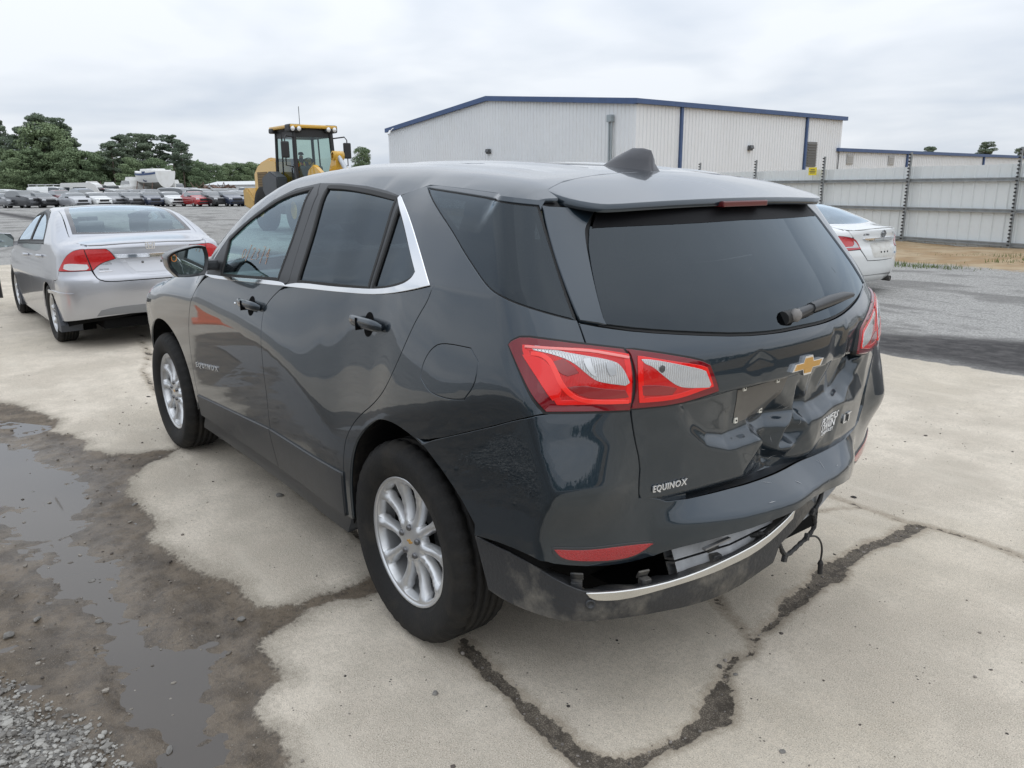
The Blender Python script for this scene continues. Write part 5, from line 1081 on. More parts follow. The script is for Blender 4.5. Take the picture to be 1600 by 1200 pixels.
# ------------------------------------------------------------------ loose stones
def rock(seed, sub=1):
    r_ = random.Random(seed); bm = bmesh.new(); bmesh.ops.create_icosphere(bm, subdivisions=sub, radius=1)
    ax = Vector((1, r_.uniform(.6, .95), r_.uniform(.35, .7)))
    pl_ = [(Vector((r_.gauss(0, 1), r_.gauss(0, 1), r_.gauss(0, 1))).normalized(), r_.uniform(.55, .85)) for _ in range(7)]
    for v_ in bm.verts:
        c = v_.co.copy()
        for n_, d_ in pl_:
            k = c.dot(n_)
            if k > d_: c -= n_*(k-d_)
        v_.co = Vector((c.x*ax.x, c.y*ax.y, c.z*ax.z))*(1+r_.uniform(-.06, .06))
    bm.verts.index_update(); V = np.array([tuple(v_.co) for v_ in bm.verts]); F_ = np.array([[v_.index for v_ in f_.verts] for f_ in bm.faces]); bm.free(); return V, F_
ROCKS = [rock(i) for i in range(8)]; ROCKS0 = [rock(40+i, 1 if False else 1) for i in range(4)]
from mathutils import kdtree
hs = {}
def gh(x, y):
    i = np.clip(np.searchsorted(gx, x), 1, n0-1); j = np.clip(np.searchsorted(gy, y), 1, n1-1); return h.reshape(n0, n1)[i, j]
def scatter(name, P, S, m, seed=0):
    r_ = np.random.default_rng(seed); Vs = []; Fs = []; b = 0
    for k, (p, s) in enumerate(zip(P, S)):
        V, F_ = ROCKS[k % 8]; a = r_.uniform(0, 6.28); c, s_ = math.cos(a), math.sin(a); t = r_.uniform(-.4, .4)
        W = V*s; W = np.stack([W[:, 0]*c-W[:, 1]*s_, W[:, 0]*s_+W[:, 1]*c, W[:, 2]+W[:, 0]*t*.5], 1)+np.array([p[0], p[1], p[2]]); Vs.append(W); Fs.append(F_+b); b += len(V)
    me = bpy.data.meshes.new(name); me.from_pydata(np.concatenate(Vs).tolist(), [], np.concatenate(Fs).tolist()); me.update()
    o = link(name, me, None, m); o['kind'] = 'stuff'; return o
def stone_mat(name, a, b):
    m = mat(name, a, .85, bump=.3, bscale=120); nt2 = m.node_tree; p2 = nt2.nodes['Principled BSDF']; g = N(nt2, 'ShaderNodeNewGeometry'); rp = N(nt2, 'ShaderNodeValToRGB'); nt2.links.new(g.outputs['Random Per Island'], rp.inputs[0]); rp.color_ramp.elements[0].color = (*a, 1); rp.color_ramp.elements[1].color = (*b, 1); nt2.links.new(rp.outputs[0], p2.inputs['Base Color']); return m
GRAVEL = stone_mat('grey gravel', (.12, .11, .098), (.40, .385, .35)); MUDST = stone_mat('muddy gravel', (.06, .05, .042), (.30, .27, .23))
def pick(fn, box, n, seed):
    r_ = np.random.default_rng(seed); P = r_.uniform((box[0], box[1]), (box[2], box[3]), (n, 2)); return P[fn(P, r_)]
P = pick(lambda P, r: (sgn(GRV)(P)+.22*fbm(P[:, 0]*3.1, P[:, 1]*3.1, 5)+.1*r.random(len(P))) > .03, (-.6, 1.7, 1.2, 2.6), 20000, 1)
S = np.random.default_rng(2).gamma(1.7, .0022, len(P))+.0024; S = np.minimum(S, .020)
scatter('gravel', np.column_stack([P, gh(P[:, 0], P[:, 1])+S*.15]), S, GRAVEL, 3)
MUDN = MUD
P = pick(lambda P, r: (sgn(MUD)(P) > .0) & (sgn(GRV)(P) < .1) & (r.random(len(P)) < .25+.9*np.clip(fbm(P[:, 0]*2, P[:, 1]*2)+.1, 0, 1)), (-.5, 1.0, 4.5, 2.6), 5200, 5)
S = np.random.default_rng(6).gamma(1.3, .0022, len(P))+.0014; S = np.minimum(S, .014)
scatter('mud_gravel', np.column_stack([P, gh(P[:, 0], P[:, 1])+S*.2]), S, MUDST, 7)
P = pick(lambda P, r: (sgn(MUD)(P) < -.02) & (r.random(len(P)) < .15+np.clip(fbm(P[:, 0]*1.4, P[:, 1]*1.4)*2, 0, .8)), (-1.8, -4.5, 7.5, 1.5), 6500, 8)
S = np.random.default_rng(9).gamma(1.2, .0016, len(P))+.0012; S = np.minimum(S, .012)
scatter('grit', np.column_stack([P, gh(P[:, 0], P[:, 1])+S*.2]), S, MUDST, 10)
P = pick(lambda P, r: (sgn(MUD)(P) < -.05) & (r.random(len(P)) < .3+np.clip(fbm(P[:, 0]*.8, P[:, 1]*.8)*2.5, 0, .7)), (-1.8, -4.8, 11, 2.0), 700, 18)
S = np.random.default_rng(19).gamma(1.6, .0035, len(P))+.003; S = np.minimum(S, .022)
scatter('debris', np.column_stack([P, gh(P[:, 0], P[:, 1])-S*.1]), S, stone_mat('dark debris', (.025, .022, .02), (.12, .10, .085)), 20)
dc = np.concatenate([densify(L[:, :2], .012, closed=False)+np.random.default_rng(3).normal(0, 1, (len(densify(L[:, :2], .012, closed=False)), 2))*.014 for L in (C1, CS)])[::2]
S = np.random.default_rng(12).gamma(1.6, .0018, len(dc))+.0012
scatter('crack_gravel', np.column_stack([dc, gh(dc[:, 0], dc[:, 1])+S*.1]), S, stone_mat('crack gravel', (.05, .045, .04), (.30, .27, .24)), 13)
STONE = mat('grey stone', (.19, .18, .165), .85, var=.3, vscale=30, bump=.4, bscale=60)
for x, y, s, lab in ((1.55, .72, .034, 'grey stone lying on dry concrete beside the sill of the dark car'), (1.22, 1.67, .026, 'dark wet stone sticking out of the middle of the puddle'), (.93, 2.0, .03, 'pale flat stone in the mud left of the puddle'),
    (.84, 1.72, .022, 'dark stone at the near left rim of the puddle'), (1.92, 1.33, .022, 'flat whitish stone on the mud edge near the front wheel'), (.49, 1.31, .024, 'small white sliver of stone on the mud beside the concrete'), (-.88, .19, .013, 'small stone on concrete right of the wide crack'),
    (-1.18, .39, .014, 'small dark stone on concrete at the lower right'), (.98, 1.9, .026, 'whitish stone half sunk in mud left of the water'), (2.52, 1.7, .02, 'dark lump of mud standing in the far part of the puddle'), (-.34, 1.0, .018, 'dark pebble on pale concrete in front of the rear wheel'), (-.05, 1.72, .024, 'pale stone at the near end of the puddle')):
    V, F_ = rock(int(x*100+y*7) % 97+100, 2); mb = MB(); s *= .72; mb.add([(a*s, b*s, c*s) for a, b, c in V], F_.tolist()); o = mb.build('stone', STONE); o.location = (x, y, float(gh(np.array([x]), np.array([y]))[0])+s*.2); o.rotation_euler = (0, 0, x*9)
    tag(o, lab, 'stone', 'single stones on the ground')
# ================================================================== steel shed
SIDING = mat('pale steel siding', (.71, .73, .745), .5, spec=.4, var=.03, vscale=.4, dirt=(.54, .53, .50), dscale=.8, damt=.2); BLUE = mat('blue trim', (.045, .085, .19), .5, var=.1, vscale=2)
ROOFM = mat('galvalume roof', (.52, .53, .54), .5, .3)
bx0, bx1, by0, by1, ev, rg_ = 29.15, 56.2, -31.8, -53.4, 6.07, 7.36; gzb = -.2
shed = thing('steel_warehouse', (bx0, by0, 0), 0, 'long pale ribbed steel warehouse with blue roof trim behind the fence', 'warehouse')
def sheet(p0, p1, top, name, m, parent, pitch=.305, depth=.035, bottom=gzb):
    p0, p1 = np.array(p0, float), np.array(p1, float); L = np.linalg.norm(p1-p0); d = (p1-p0)/L; n_ = np.array([d[1], -d[0]]); k = int(L/pitch); s = []
    for i in range(k): u = i*pitch; s += [(u, 0), (u+pitch*.80, 0), (u+pitch*.86, depth), (u+pitch*.94, depth)]
    s.append((k*pitch, 0)); s.append((L, 0)); vs = []
    for u, o in s: p = p0+d*u+n_*o; vs += [(p[0], p[1], bottom), (p[0], p[1], top(p) if callable(top) else top)]
    mb = MB(); mb.add(vs, [(2*i, 2*i+2, 2*i+3, 2*i+1) for i in range(len(s)-1)]); o = mb.build(name, m); o.parent = parent; o.matrix_parent_inverse = Matrix.Translation(parent.location).inverted(); return o
def part(mb, name, m, parent, label=None):
    o = mb.build(name, m); o.parent = parent; o.matrix_parent_inverse = Matrix.LocRotScale(parent.location, parent.rotation_euler, None).inverted()
    if label: o['label'] = label
    return o
gable = lambda p: ev+(rg_-ev)*(1-abs(p[0]-(bx0+bx1)/2)/((bx1-bx0)/2))
sheet((bx1, by0), (bx0, by0), gable, 'gable_wall', SIDING, shed); sheet((bx0, by0), (bx0, by1), ev, 'side_wall', SIDING, shed)
mb = MB(); mb.add([(bx0, by1, gzb), (bx1, by1, gzb), (bx1, by1, ev), ((bx0+bx1)/2, by1, rg_), (bx0, by1, ev)], [(0, 1, 2, 3, 4)]); mb.add([(bx1, by1, gzb), (bx1, by0, gzb), (bx1, by0, ev), (bx1, by1, ev)], [(0, 1, 2, 3)]); part(mb, 'rear_wall', SIDING, shed)
mx_ = (bx0+bx1)/2
for a, b in ((bx0-.15, mx_), (bx1+.15, mx_)):
    za = ev-.15*(rg_-ev)/(mx_-bx0); mb = MB(); y0, y1 = by0+.22, by1-.2
    mb.add([(a, y0, za+.05), (b, y0, rg_+.05), (b, y1, rg_+.05), (a, y1, za+.05), (a, y0, za+.12), (b, y0, rg_+.12), (b, y1, rg_+.12), (a, y1, za+.12)], [(0, 1, 2, 3), (7, 6, 5, 4), (0, 4, 5, 1), (1, 5, 6, 2), (2, 6, 7, 3), (3, 7, 4, 0)]); part(mb, 'roof_slope', ROOFM, shed)
    mb = MB(); yy = by0+.24; mb.add([(a, by0+.05, za-.18), (b, by0+.05, rg_-.18), (b, yy, rg_-.18), (a, yy, za-.18), (a, by0+.05, za+.13), (b, by0+.05, rg_+.13), (b, yy, rg_+.13), (a, yy, za+.13)], [(0, 1, 2, 3), (7, 6, 5, 4), (0, 4, 5, 1), (1, 5, 6, 2), (2, 6, 7, 3), (3, 7, 4, 0)]); part(mb, 'gable_trim', BLUE, shed)
mb = MB(); mb.box((bx0-.26, by1-.25, ev-.16), (bx0-.02, by0+.26, ev+.10)); part(mb, 'gutter', BLUE, shed)
for y in (-35.55, -48.7):
    mb = MB(); mb.box((bx0-.17, y-.09, gzb), (bx0-.04, y+.09, ev-.14)); part(mb, 'downpipe', BLUE, shed)
mb = MB(); mb.box((30.78, by0+.04, 5.05), (31.13, by0+.34, 5.45), bev=.03); mb.tube([(30.88, by0+.16, 5.06), (30.88, by0+.16, 0)], .06, 8); mb.tube([(31.06, by0+.16, 5.06), (31.06, by0+.16, 0)], .06, 8); part(mb, 'service_pipes', mat('painted conduit', (.30, .34, .36), .5, .3), shed)
LAMP = mat('lamp body', (.08, .085, .09), .5); LENS = mat('lamp lens', (.55, .56, .55), .2)
def flood(x, y, z, ax):
    mb = MB(); d = Vector((0, 1, 0)) if ax == 'y' else Vector((-1, 0, 0)); s = Vector((1, 0, 0)) if ax == 'y' else Vector((0, 1, 0)); M = Matrix((s.to_4d(), d.to_4d(), Vector((0, 0, 1, 0)), (0, 0, 0, 1))).transposed(); M.translation = Vector((x, y, z)); M[3][3] = 1
    for i in range(3): M[3][i] = 0
    mb.prism([(-.2, -.15), (.2, -.15), (.2, .18), (-.2, .18)], 0, .0); mb = MB(); mb.box((-.2, .02, -.15), (.2, .16, .17), M, .03); mb.box((-.17, .15, -.12), (.17, .26, .10), M @ Matrix.Rotation(R(20), 4, 'X'), .02); o = part(mb, 'wall_lamp', LAMP, shed)
    mb = MB(); mb.box((-.14, .25, -.10), (.14, .275, .06), M @ Matrix.Rotation(R(20), 4, 'X')); l = mb.build('lamp_lens', LENS); l.parent = o; l.matrix_parent_inverse = o.matrix_parent_inverse.copy()
flood(42.6, by0+.03, 3.88, 'y'); flood(bx0-.03, -42.35, 3.78, 'x')
mb = MB(); mb.tube([(54.9, by0+.05, 6.15), (54.9, by0+.35, 6.1), (54.75, by0+.7, 5.85)], .04, 6); mb.tube([(54.75, by0+.68, 5.9), (54.6, by0+.9, 5.62)], .09, 8); part(mb, 'eave_camera', mat('white fitting', (.7, .7, .7), .5), shed)
mb = MB(); mb.box((bx0-.06, -50.2, 2.7), (bx0-.03, -49.0, 4.35))
for k in range(9): mb.box((bx0-.13, -50.15, 2.76+k*.175), (bx0-.06, -49.05, 2.80+k*.175), Mx((0, 0, 0)))
part(mb, 'louvre_vent', mat('grey louvre', (.16, .16, .155), .6), shed)
low = thing('low_warehouse', (bx0, by1, 0), 0, 'low pale steel building with blue eave running on from the tall warehouse', 'warehouse')
sheet((bx0, by1+.35), (bx0, -112), 3.86, 'side_wall', SIDING, low)
mb = MB(); mb.box((bx0-.26, -112, 3.78), (bx0-.02, by1+.6, 4.02)); part(mb, 'gutter', BLUE, low)
mb = MB(); mb.add([(bx0-.2, by1-.3, 3.95), (bx0+14, by1-.3, 5.0), (bx0+14, -112, 5.0), (bx0-.2, -112, 3.95)], [(0, 1, 2, 3)]); part(mb, 'roof', ROOFM, low)
for y in (-63.5, -78.2, -93): mb = MB(); mb.box((bx0-.17, y-.1, gzb), (bx0-.04, y+.1, 3.78)); part(mb, 'downpipe', BLUE, low)
for y in (-54.8, -61):
    mb = MB(); mb.box((bx0-.07, y-.45, 2.9), (bx0-.035, y+.45, 3.6)); 
    for k in range(4): mb.box((bx0-.12, y-.36, 3.0+k*.14), (bx0-.06, y+.36, 3.05+k*.14))
    part(mb, 'wall_vent', mat('pale vent', (.42, .42, .41), .6), low)
# ================================================================== ribbed steel fence with electric-fence posts
FSTEEL = mat('fence sheet', (.70, .73, .73), .5, spec=.4, var=.05, vscale=.7, dirt=(.46, .43, .37), dscale=1.2, damt=.22); RAIL = mat('galvanised rail', (.30, .315, .32), .5, .5, var=.15, vscale=6)
fence = thing('steel_fence', (FB[0], FB[1], 0), 0, 'pale ribbed steel sheet fence with three galvanised rails along the yard', 'fence')
PITCH = 3.161; NP = 18; fa = math.atan2(FD[1], FD[0])
def at_f(u, o, z): p = FB+FD*u+FN*o; return Vector((p[0], p[1], z))
pm = MB(); pw_ = PITCH/10
prof = [(0, 0), (pw_*.82, 0), (pw_*.87, .03), (pw_*.95, .03), (pw_+.001, 0)]
pm.add([(u, o, z) for u, o in prof for z in (0, 2.10)], [(2*i, 2*i+2, 2*i+3, 2*i+1) for i in range(4)]); pmesh = pm.mesh('panel'); pmesh.materials.append(FSTEEL)
base = lambda u: float(gz(*[np.array([v]) for v in (FB+FD*u)])[0])
zf = -.15
def child(o, parent): o.parent = parent; o.matrix_parent_inverse = Matrix.LocRotScale(parent.location, parent.rotation_euler, None).inverted(); return o
for k in range(-30, 170):
    o = bpy.data.objects.new('panel', pmesh); COL.objects.link(o); o.location = at_f(k*pw_, 0, zf+.03+rnd.uniform(-.012, .012)); o.rotation_euler = (rnd.uniform(-.004, .004), rnd.uniform(-.003, .003), fa); child(o, fence)
mb = MB()
for k in range(170, 520): mb.add([(*at_f(k*pw_+u, o, zf+.03+(2.1 if z else 0)),) for u, o in prof for z in (0, 1)], [(2*i, 2*i+2, 2*i+3, 2*i+1) for i in range(4)])
o = mb.build('distant_panels', FSTEEL); o['kind'] = 'stuff'; child(o, fence)
rail = MB(); rail.prism([(0, -.045), (.07, -.045), (.07, -.02), (.045, -.02), (.045, .02), (.07, .02), (.07, .045), (0, .045)], 0, PITCH-.06, Matrix(((0, 0, 1, 0), (1, 0, 0, 0), (0, 1, 0, 0), (0, 0, 0, 1)))); rmesh = rail.mesh('rail'); rmesh.materials.append(RAIL)
post = MB(); post.tube([(0, .12, -.1), (0, .12, 2.52)], .034, 8, smooth=True); pomesh = post.mesh('post'); pomesh.materials.append(RAIL)
ins = MB()
for i in range(26): ins.lathe([(0, -.02), (.026, -.02), (.033, 0), (.026, .02), (0, .02)], 8, Matrix.Translation((-.012, .19, .16+i*.092)))
imesh = ins.mesh('insulators'); imesh.materials.append(mat('black insulator', (.012, .012, .013), .4))
for k in range(-3, NP):
    for z in (.04, .86, 1.63):
        o = bpy.data.objects.new('rail', rmesh); COL.objects.link(o); o.location = at_f(k*PITCH+.03, .035, zf+z+.13); o.rotation_euler = (0, 0, fa); child(o, fence)
    o = bpy.data.objects.new('post', pomesh); COL.objects.link(o); o.location = at_f(k*PITCH, 0, zf); o.rotation_euler = (rnd.uniform(-.008, .008), rnd.uniform(-.008, .008), fa); child(o, fence); ps = o
    if k < 9: o = bpy.data.objects.new('insulators', imesh); COL.objects.link(o); o.parent = ps; o['kind'] = 'stuff'
YEL = mat('yellow sign', (.72, .58, .03), .5)
for k, lab in ((2.12, 'small yellow warning sign on the fence beside the louvre vent'), (8.05, 'small yellow warning sign on the far fence left of the roof antenna')):
    s = thing('warning_sign', at_f(k*PITCH, .22, zf+2.08), fa, lab, 'sign', 'yellow fence signs'); mb = MB(); mb.box((-.17, -.004, -.12), (.17, .004, .12)); mb.build('plate', YEL, s)
    mb = MB()
    for i, w in ((-.05, .11), (0, .13), (.05, .09)): mb.box((-w, .005, i-.012), (w, .0065, i+.012))
    mb.build('printed_lines', mat('sign print', (.05, .05, .05), .5), s)
# grass tufts on the bank
GRASS = mat('short grass', (.12, .16, .045), .8); mb = MB(); gr = np.random.default_rng(21)
cl_ = [(at_f(a, b, 0), n_, w) for a, b, n_, w in ((-1.1, 2.0, 420, .75), (1.7, 4.6, 420, .6), (3.4, 4.9, 280, .5), (-.2, 4.9, 200, .4), (-3, 3.0, 300, .7), (5, 4.4, 300, .6), (-1.5, 4.9, 260, .5))]
for c, n_, w in cl_:
    for _ in range(n_):
        x, y = c.x+gr.normal(0, w), c.y+gr.normal(0, w*.35); z = float(gh(np.array([x]), np.array([y]))[0]); a = gr.uniform(0, 6.28); L = gr.uniform(.04, .13); dx, dy = math.cos(a)*.012, math.sin(a)*.012; lx, ly = gr.normal(0, .03), gr.normal(0, .03)
        mb.add([(x-dx, y-dy, z-.01), (x+dx, y+dy, z-.01), (x+lx, y+ly, z+L)], [(0, 1, 2)])
g = mb.build('grass', GRASS); g['kind'] = 'stuff'
# ================================================================== saloon cars
def saloon(name, K, loc, rz, label, cat, group, paint, D, detail):
    b = Saloon(**K); root = thing(name, loc, rz, label, cat, group); UCs = b.xc-b.RW*math.pi/2
    mir_ = lambda p: np.stack([2*UCs-np.array(p, float)[:, 0], np.array(p, float)[:, 1]], 1)[::-1]
    wb, xA, xB, xC = D['wb'], D['xA'], D['xB'], D['xC']; zb = lambda x: float(b.fZb(np.array([x]))[0])
    ar = D['ar']; cz = D['rw']; arc = lambda cx, a0, a1: np.array([(cx+ar*math.cos(t), cz+ar*math.sin(t)) for t in np.linspace(R(a0), R(a1), 13)])
    aR, aF = arc(0, -20, 200), arc(wb, -20, 200); sill = .22
    XYs = lambda p: b.wrap(np.array(p)[:, 0], np.array(p)[:, 1])[:, :2]
    dlo = np.array(D['dlo'])                 # from the mirror corner back over the top to the rear lower corner, outer edge of the window frames
    iB = D['iB']; iR = D['iR']
    seamB = np.array([(xB, zb(xB)-.01), (xB-.02, .75), (xB+.0, .45), (xB+.06, sill)])
    seamC = np.array([(xC, zb(xC)-.01), (xC+.02, .90), (xC+.13, .70), (xC+.24, .52), (ar+.02, .35), (ar+.04, sill)])
    seamA = np.array([(xA, zb(xA)-.01), (xA+.03, .80), (xA+.02, .5), (xA-.04, sill)])
    roofc = densify(chaikin(np.array(D['rail'], float), 2, closed=False), .03, closed=False); Pr = b.top(roofc[:, 0], roofc[:, 1]); railuv = b.uv(Pr)
    quarter = cat_([(xC, zb(xC)-.01)], dlo[iR:][::-1], railuv, D['lid'], D['lampB'][-2:], D['bumpline'], [aR[8]], aR[7:1:-1], seamC[::-1][1:-1])
    GL = D['glass']; st = .05
    for s in (False, True):
        fd = patch(b, 'w', cat_([(x, zb(x)-.01) for x in np.linspace(xA, xB, 6)], seamB[1:], seamA[::-1][:-1]), 'front_door', paint, root, mirror=s, step=st, ins=.003)
        rd = patch(b, 'w', cat_([(x, zb(x)-.01) for x in np.linspace(xC, xB, 6)], seamB[1:], [(ar+.04, sill)], seamC[::-1][1:-1]), 'rear_door', paint, root, mirror=s, step=st, ins=.003)
        patch(b, 'w', quarter, 'quarter_panel', paint, root, mirror=s, step=.035, ins=.002)
        patch(b, 'w', cat_([(xA, zb(xA)-.01), (wb-.1, D['zw']), (wb+.3, D['zw']-.05), (wb+.52, D['zw']-.14), (wb+.50, .60), (wb+.46, .30)], aF[1:11], seamA[::-1]), 'front_wing', paint, root, mirror=s, step=.06, ins=.003)
        patch(b, 'w', [(xA, .245), (ar+.03, .245), (ar+.03, .17), (xA, .17)], 'sill', paint, root, mirror=s, step=.08, off=-.012, flange=.05)
        fo = cat_(dlo[:iB+1], [(xB-.01, zb(xB)-.005)], [(x, zb(x)-.008) for x in np.linspace(xB+.2, xA, 4)]); ro = cat_(dlo[iB:], [(x, zb(x)-.008) for x in np.linspace(xC+.1, xB-.01, 4)])
        for o_, own in ((fo, fd), (ro, rd)):
            g = inset(densify(chaikin(o_, 1), .04), .035)
            patch(b, 'w', o_, 'window_frame', D['frame'], own, holes=[g], mirror=s, step=.05, off=.001, smooth=1); patch(b, 'w', g, 'window', GL, own, mirror=s, step=.06, off=-.004, ins=-.003, smooth=0)
            patch(b, 'w', g, 'window_seal', RUBBER, own, mirror=s, step=.05, off=.003, ins=-.009, holes=[g], flange=.01, smooth=0)
        for own, u in ((fd, xB+.14), (rd, xC+.16)):
            z = zb(u)-D['hz']; P = b.wrap(np.linspace(u-.09, u+.10, 7), np.linspace(z+.004, z, 7)); sg = -1 if s else 1; mb = MB()
            mb.tube([(p[0], sg*(p[1]+h_), p[2]) for p, h_ in zip(P, (.004, .03, .036, .036, .036, .03, .004))], [.012, .017, .018, .018, .018, .016, .011], 8); mb.build('door_handle', paint, own)
        for key in ('lampB', 'lampT'):
            if key in D:
                patch(b, 'w', D[key], 'lamp_gasket', RUBBER, root, mirror=s, off=.001, ins=-.005, smooth=1, step=.03); lm = patch(b, 'w', D[key], 'tail_lamp', D['red'], root, mirror=s, off=.008, ins=.001, smooth=1, step=.025, flange=.02)
                for nm, poly, m_ in D.get(key+'_in', ()): patch(b, 'w', poly, nm, m_, lm, mirror=s, off=.0105, ins=0, smooth=2, step=.02, flange=.004)
        sg = -1 if s else 1; k = thing('door_mirror'); k.parent = root
        mb = MB(); L = chaikin(np.array([(-.11, .03), (-.08, .085), (.08, .10), (.115, .07), (.11, -.05), (.07, -.08), (-.09, -.07)]), 2); n = len(L); vs = []; c = D['mir']
        for x, g in ((0, .97), (-.006, 1), (.04, 1.06), (.10, .9), (.14, .5)): vs += [(c[0]+x, sg*(c[1]+p[0]*g), c[2]+p[1]*g) for p in L]
        f = [(r*n+i, r*n+(i+1) % n, (r+1)*n+(i+1) % n, (r+1)*n+i) for r in range(4) for i in range(n)]+[tuple(range(4*n, 5*n))]
        mb.add(vs, f if sg < 0 else [q_[::-1] for q_ in f], True); mb.box((c[0]+.03, min(sg*(c[1]-.25), sg*(c[1]-.08)), c[2]-.06), (c[0]+.10, max(sg*(c[1]-.25), sg*(c[1]-.08)), c[2]-.01)); mb.build('mirror_housing', D['mirm'], k)
        mb = MB(); mb.add([(c[0]+.002, sg*(c[1]+p[0]*.93), c[2]+p[1]*.93) for p in L], [tuple(range(n))[::(-1 if sg > 0 else 1)]]); mb.build('mirror_glass', mat('mirror glass', (.52, .60, .60), .02, 1.0), k)
    ml_ = lambda a: np.array(a)*np.array([1, -1])
    dt = XYs(np.array(dlo[:iR+1])+[0, .003]); ra = roofc[0]
    gt = np.array(D['border'])               # rear screen border, left half, from top centre round to bottom centre (x, y)
    ws = np.array(D['screen'])               # windscreen, left half, from bottom centre to top centre
    base = [(xA+.12, float(XYs([(xA+.12, zb(xA)+.0)])[0, 1])), (xA+.32, .62)]; pass
    dt = densify(dt, .05, closed=False)
    half = cat_([(D['cowl'], 0)], [(D['cowl']-.06, .5), (D['cowl']-.2, .72)], dt, roofc[:], )
    lx = D['lidx']; loop_ = cat_(half, [(lx+.02, .3), (lx, 0), (lx+.02, -.3)], ml_(half[1:][::-1]))
    patch(b, 't', loop_, 'roof', paint, root, holes=[cat_(ws, ml_(ws[::-1][1:-1])), cat_(gt, ml_(gt[::-1][1:-1]))], step=.05, smooth=1)
    patch(b, 't', cat_(ws, ml_(ws[::-1][1:-1])), 'windscreen', GL, root, step=.1, off=-.004, smooth=1)
    gi = inset(densify(cat_(gt, ml_(gt[::-1][1:-1])), .05), D.get('band', .045))
    rw = patch(b, 't', cat_(gt, ml_(gt[::-1][1:-1])), 'screen_border', mat('dark glass border', (.045, .042, .045), .12, coat=.5), root, holes=[gi], step=.05, smooth=1, off=-.002, ins=.002)
    patch(b, 't', gi, 'rear_window', GL, root, step=.08, smooth=0, off=-.003, ins=-.001)
    # boot lid: top and rear face in one family of panels
    lidtop = cat_([(lx-.01, 0), (lx+.01, .3)], [(roofc[-1][0]-.012, roofc[-1][1]-.01)], D['lidside'], [(D['lipx'], .42), (D['lipx']-.046, 0)])
    bt = patch(b, 't', cat_(lidtop, ml_(lidtop[::-1][1:-1])), 'boot_lid', paint, root, step=.04, smooth=1, flange=.01)
    patch(b, 'w', [(D['lidrear'][0][0]+.05, .96), (D['lidrear'][0][0]+.05, 1.07), (D['lidrear'][0][0]-.03, 1.08), (UCs, 1.083), (2*UCs-D['lidrear'][0][0]+.03, 1.08), (2*UCs-D['lidrear'][0][0]-.05, 1.07), (2*UCs-D['lidrear'][0][0]-.05, .96)], 'lid_edge', paint, bt, step=.05, smooth=0, off=-.006, flange=0)
    lr = cat_(D['lidrear']); patch(b, 'w', cat_(lr, mir_(lr)[1:]), 'boot_lid_face', paint, bt, step=.025, smooth=1, disp=D.get('disp'))
    bl_ = cat_(D['bump']); lo_ = cat_(D['bumplow'])
    rbp = patch(b, 'w', cat_(aR[8:9], bl_, mir_(bl_)[1:], mir_(aR[8:12][::-1]), mir_(lo_)[::-1][:-1], lo_[::-1], aR[11:8:-1]), 'rear_bumper', paint, root, step=.035, smooth=1, flange=.04)
    cb = XYs([(xA, zb(xA)), (wb-.1, D['zw']+.004), (wb+.3, D['zw']-.046), (wb+.52, D['zw']-.136)]); cb = cat_([(D['cowl']+.008, 0), (D['cowl']-.05, .5), (D['cowl']-.19, .725)], cb[1:], [(wb+.72, .4), (wb+.75, 0)])
    patch(b, 't', cat_(cb, ml_(cb[::-1][1:-1])), 'bonnet', paint, root, step=.1, smooth=1)
    Ue = b.xf+b.RW*math.pi/2
    for s in (False, True): patch(b, 'w', [(wb+.47, .28), (wb+.51, .60), (wb+.52, D['zw']-.15), (Ue, D['zw']-.22), (Ue, .2), (wb+.5, .2)], 'front_bumper', paint, root, mirror=s, step=.1, smooth=1)
    # dark inside, cabin
    sh = cat_([(Ue, .2), (wb+.5, .2)], aF[::1], [(xA, .2), (ar+.05, .2)], aR, [(UCs, .35), (UCs, .98), (-.5, .98)], [(x, zb(x)-.04) for x in (.0, .8, 1.6, 2.2)], [(wb+.4, .70), (Ue, .55)])
    for s in (False, True):
        patch(b, 'w', sh, 'body_shell', DARK, root, mirror=s, step=.12, off=-.03, flange=0, smooth=0); sg = -1 if s else 1
        for cx in (0, wb):
            pr = arc(cx, -30, 210); P1 = b.wrap(pr[:, 0], pr[:, 1]); n_ = len(pr); vs = [(p[0], sg*(q_[1]-.01), p[1]) for p, q_ in zip(pr, P1)]+[(p[0], sg*.5, p[1]) for p in pr]
            mb = MB(); mb.add(vs, [(i, i+1, n_+i+1, n_+i) for i in range(n_-1)]+[tuple(range(n_, 2*n_))], True); mb.build('wheel_housing', DARK, root)
    mb = MB(); mb.box((-.75, -.5, .2), (wb+.55, .5, .3)); mb.box((.4, -.75, .2), (wb-.4, .75, .32)); mb.build('underbody', DARK, root)
    PAR = mat('parcel shelf', (.10, .10, .105), .8); mb = MB(); mb.box((-.42, -.55, .98), (.1, .55, 1.0)); mb.build('parcel_shelf', PAR, root)
    SE = mat('pale seat cloth', (.17, .175, .18), .9)
    for x, y, w in ((1.02, .36, .5), (1.02, -.36, .5), (.15, 0, 1.2)):
        mb = MB(); mb.box((-.06, -w/2, 0), (.06, w/2, .58), Mx((x, y, .52), (0, R(-16), 0)), .05)
        for yy in ((0,) if w < .8 else (-.36, .36)): mb.box((-.045, yy-.13, .60), (.045, yy+.13, .78), Mx((x, y, .52), (0, R(-13), 0)), .04)
        mb.box((x, y-w/2, .35), (x+.5, y+w/2, .5), bev=.05); mb.build('seat', SE, root)
    mb = MB(); mb.prism([(1.8, .5), (2.3, .5), (2.3, .92), (1.95, .95), (1.82, .8)], -.7, .7, Matrix(((1, 0, 0, 0), (0, 0, 1, 0), (0, 1, 0, 0), (0, 0, 0, 1)))); mb.build('dashboard', DASH, root)
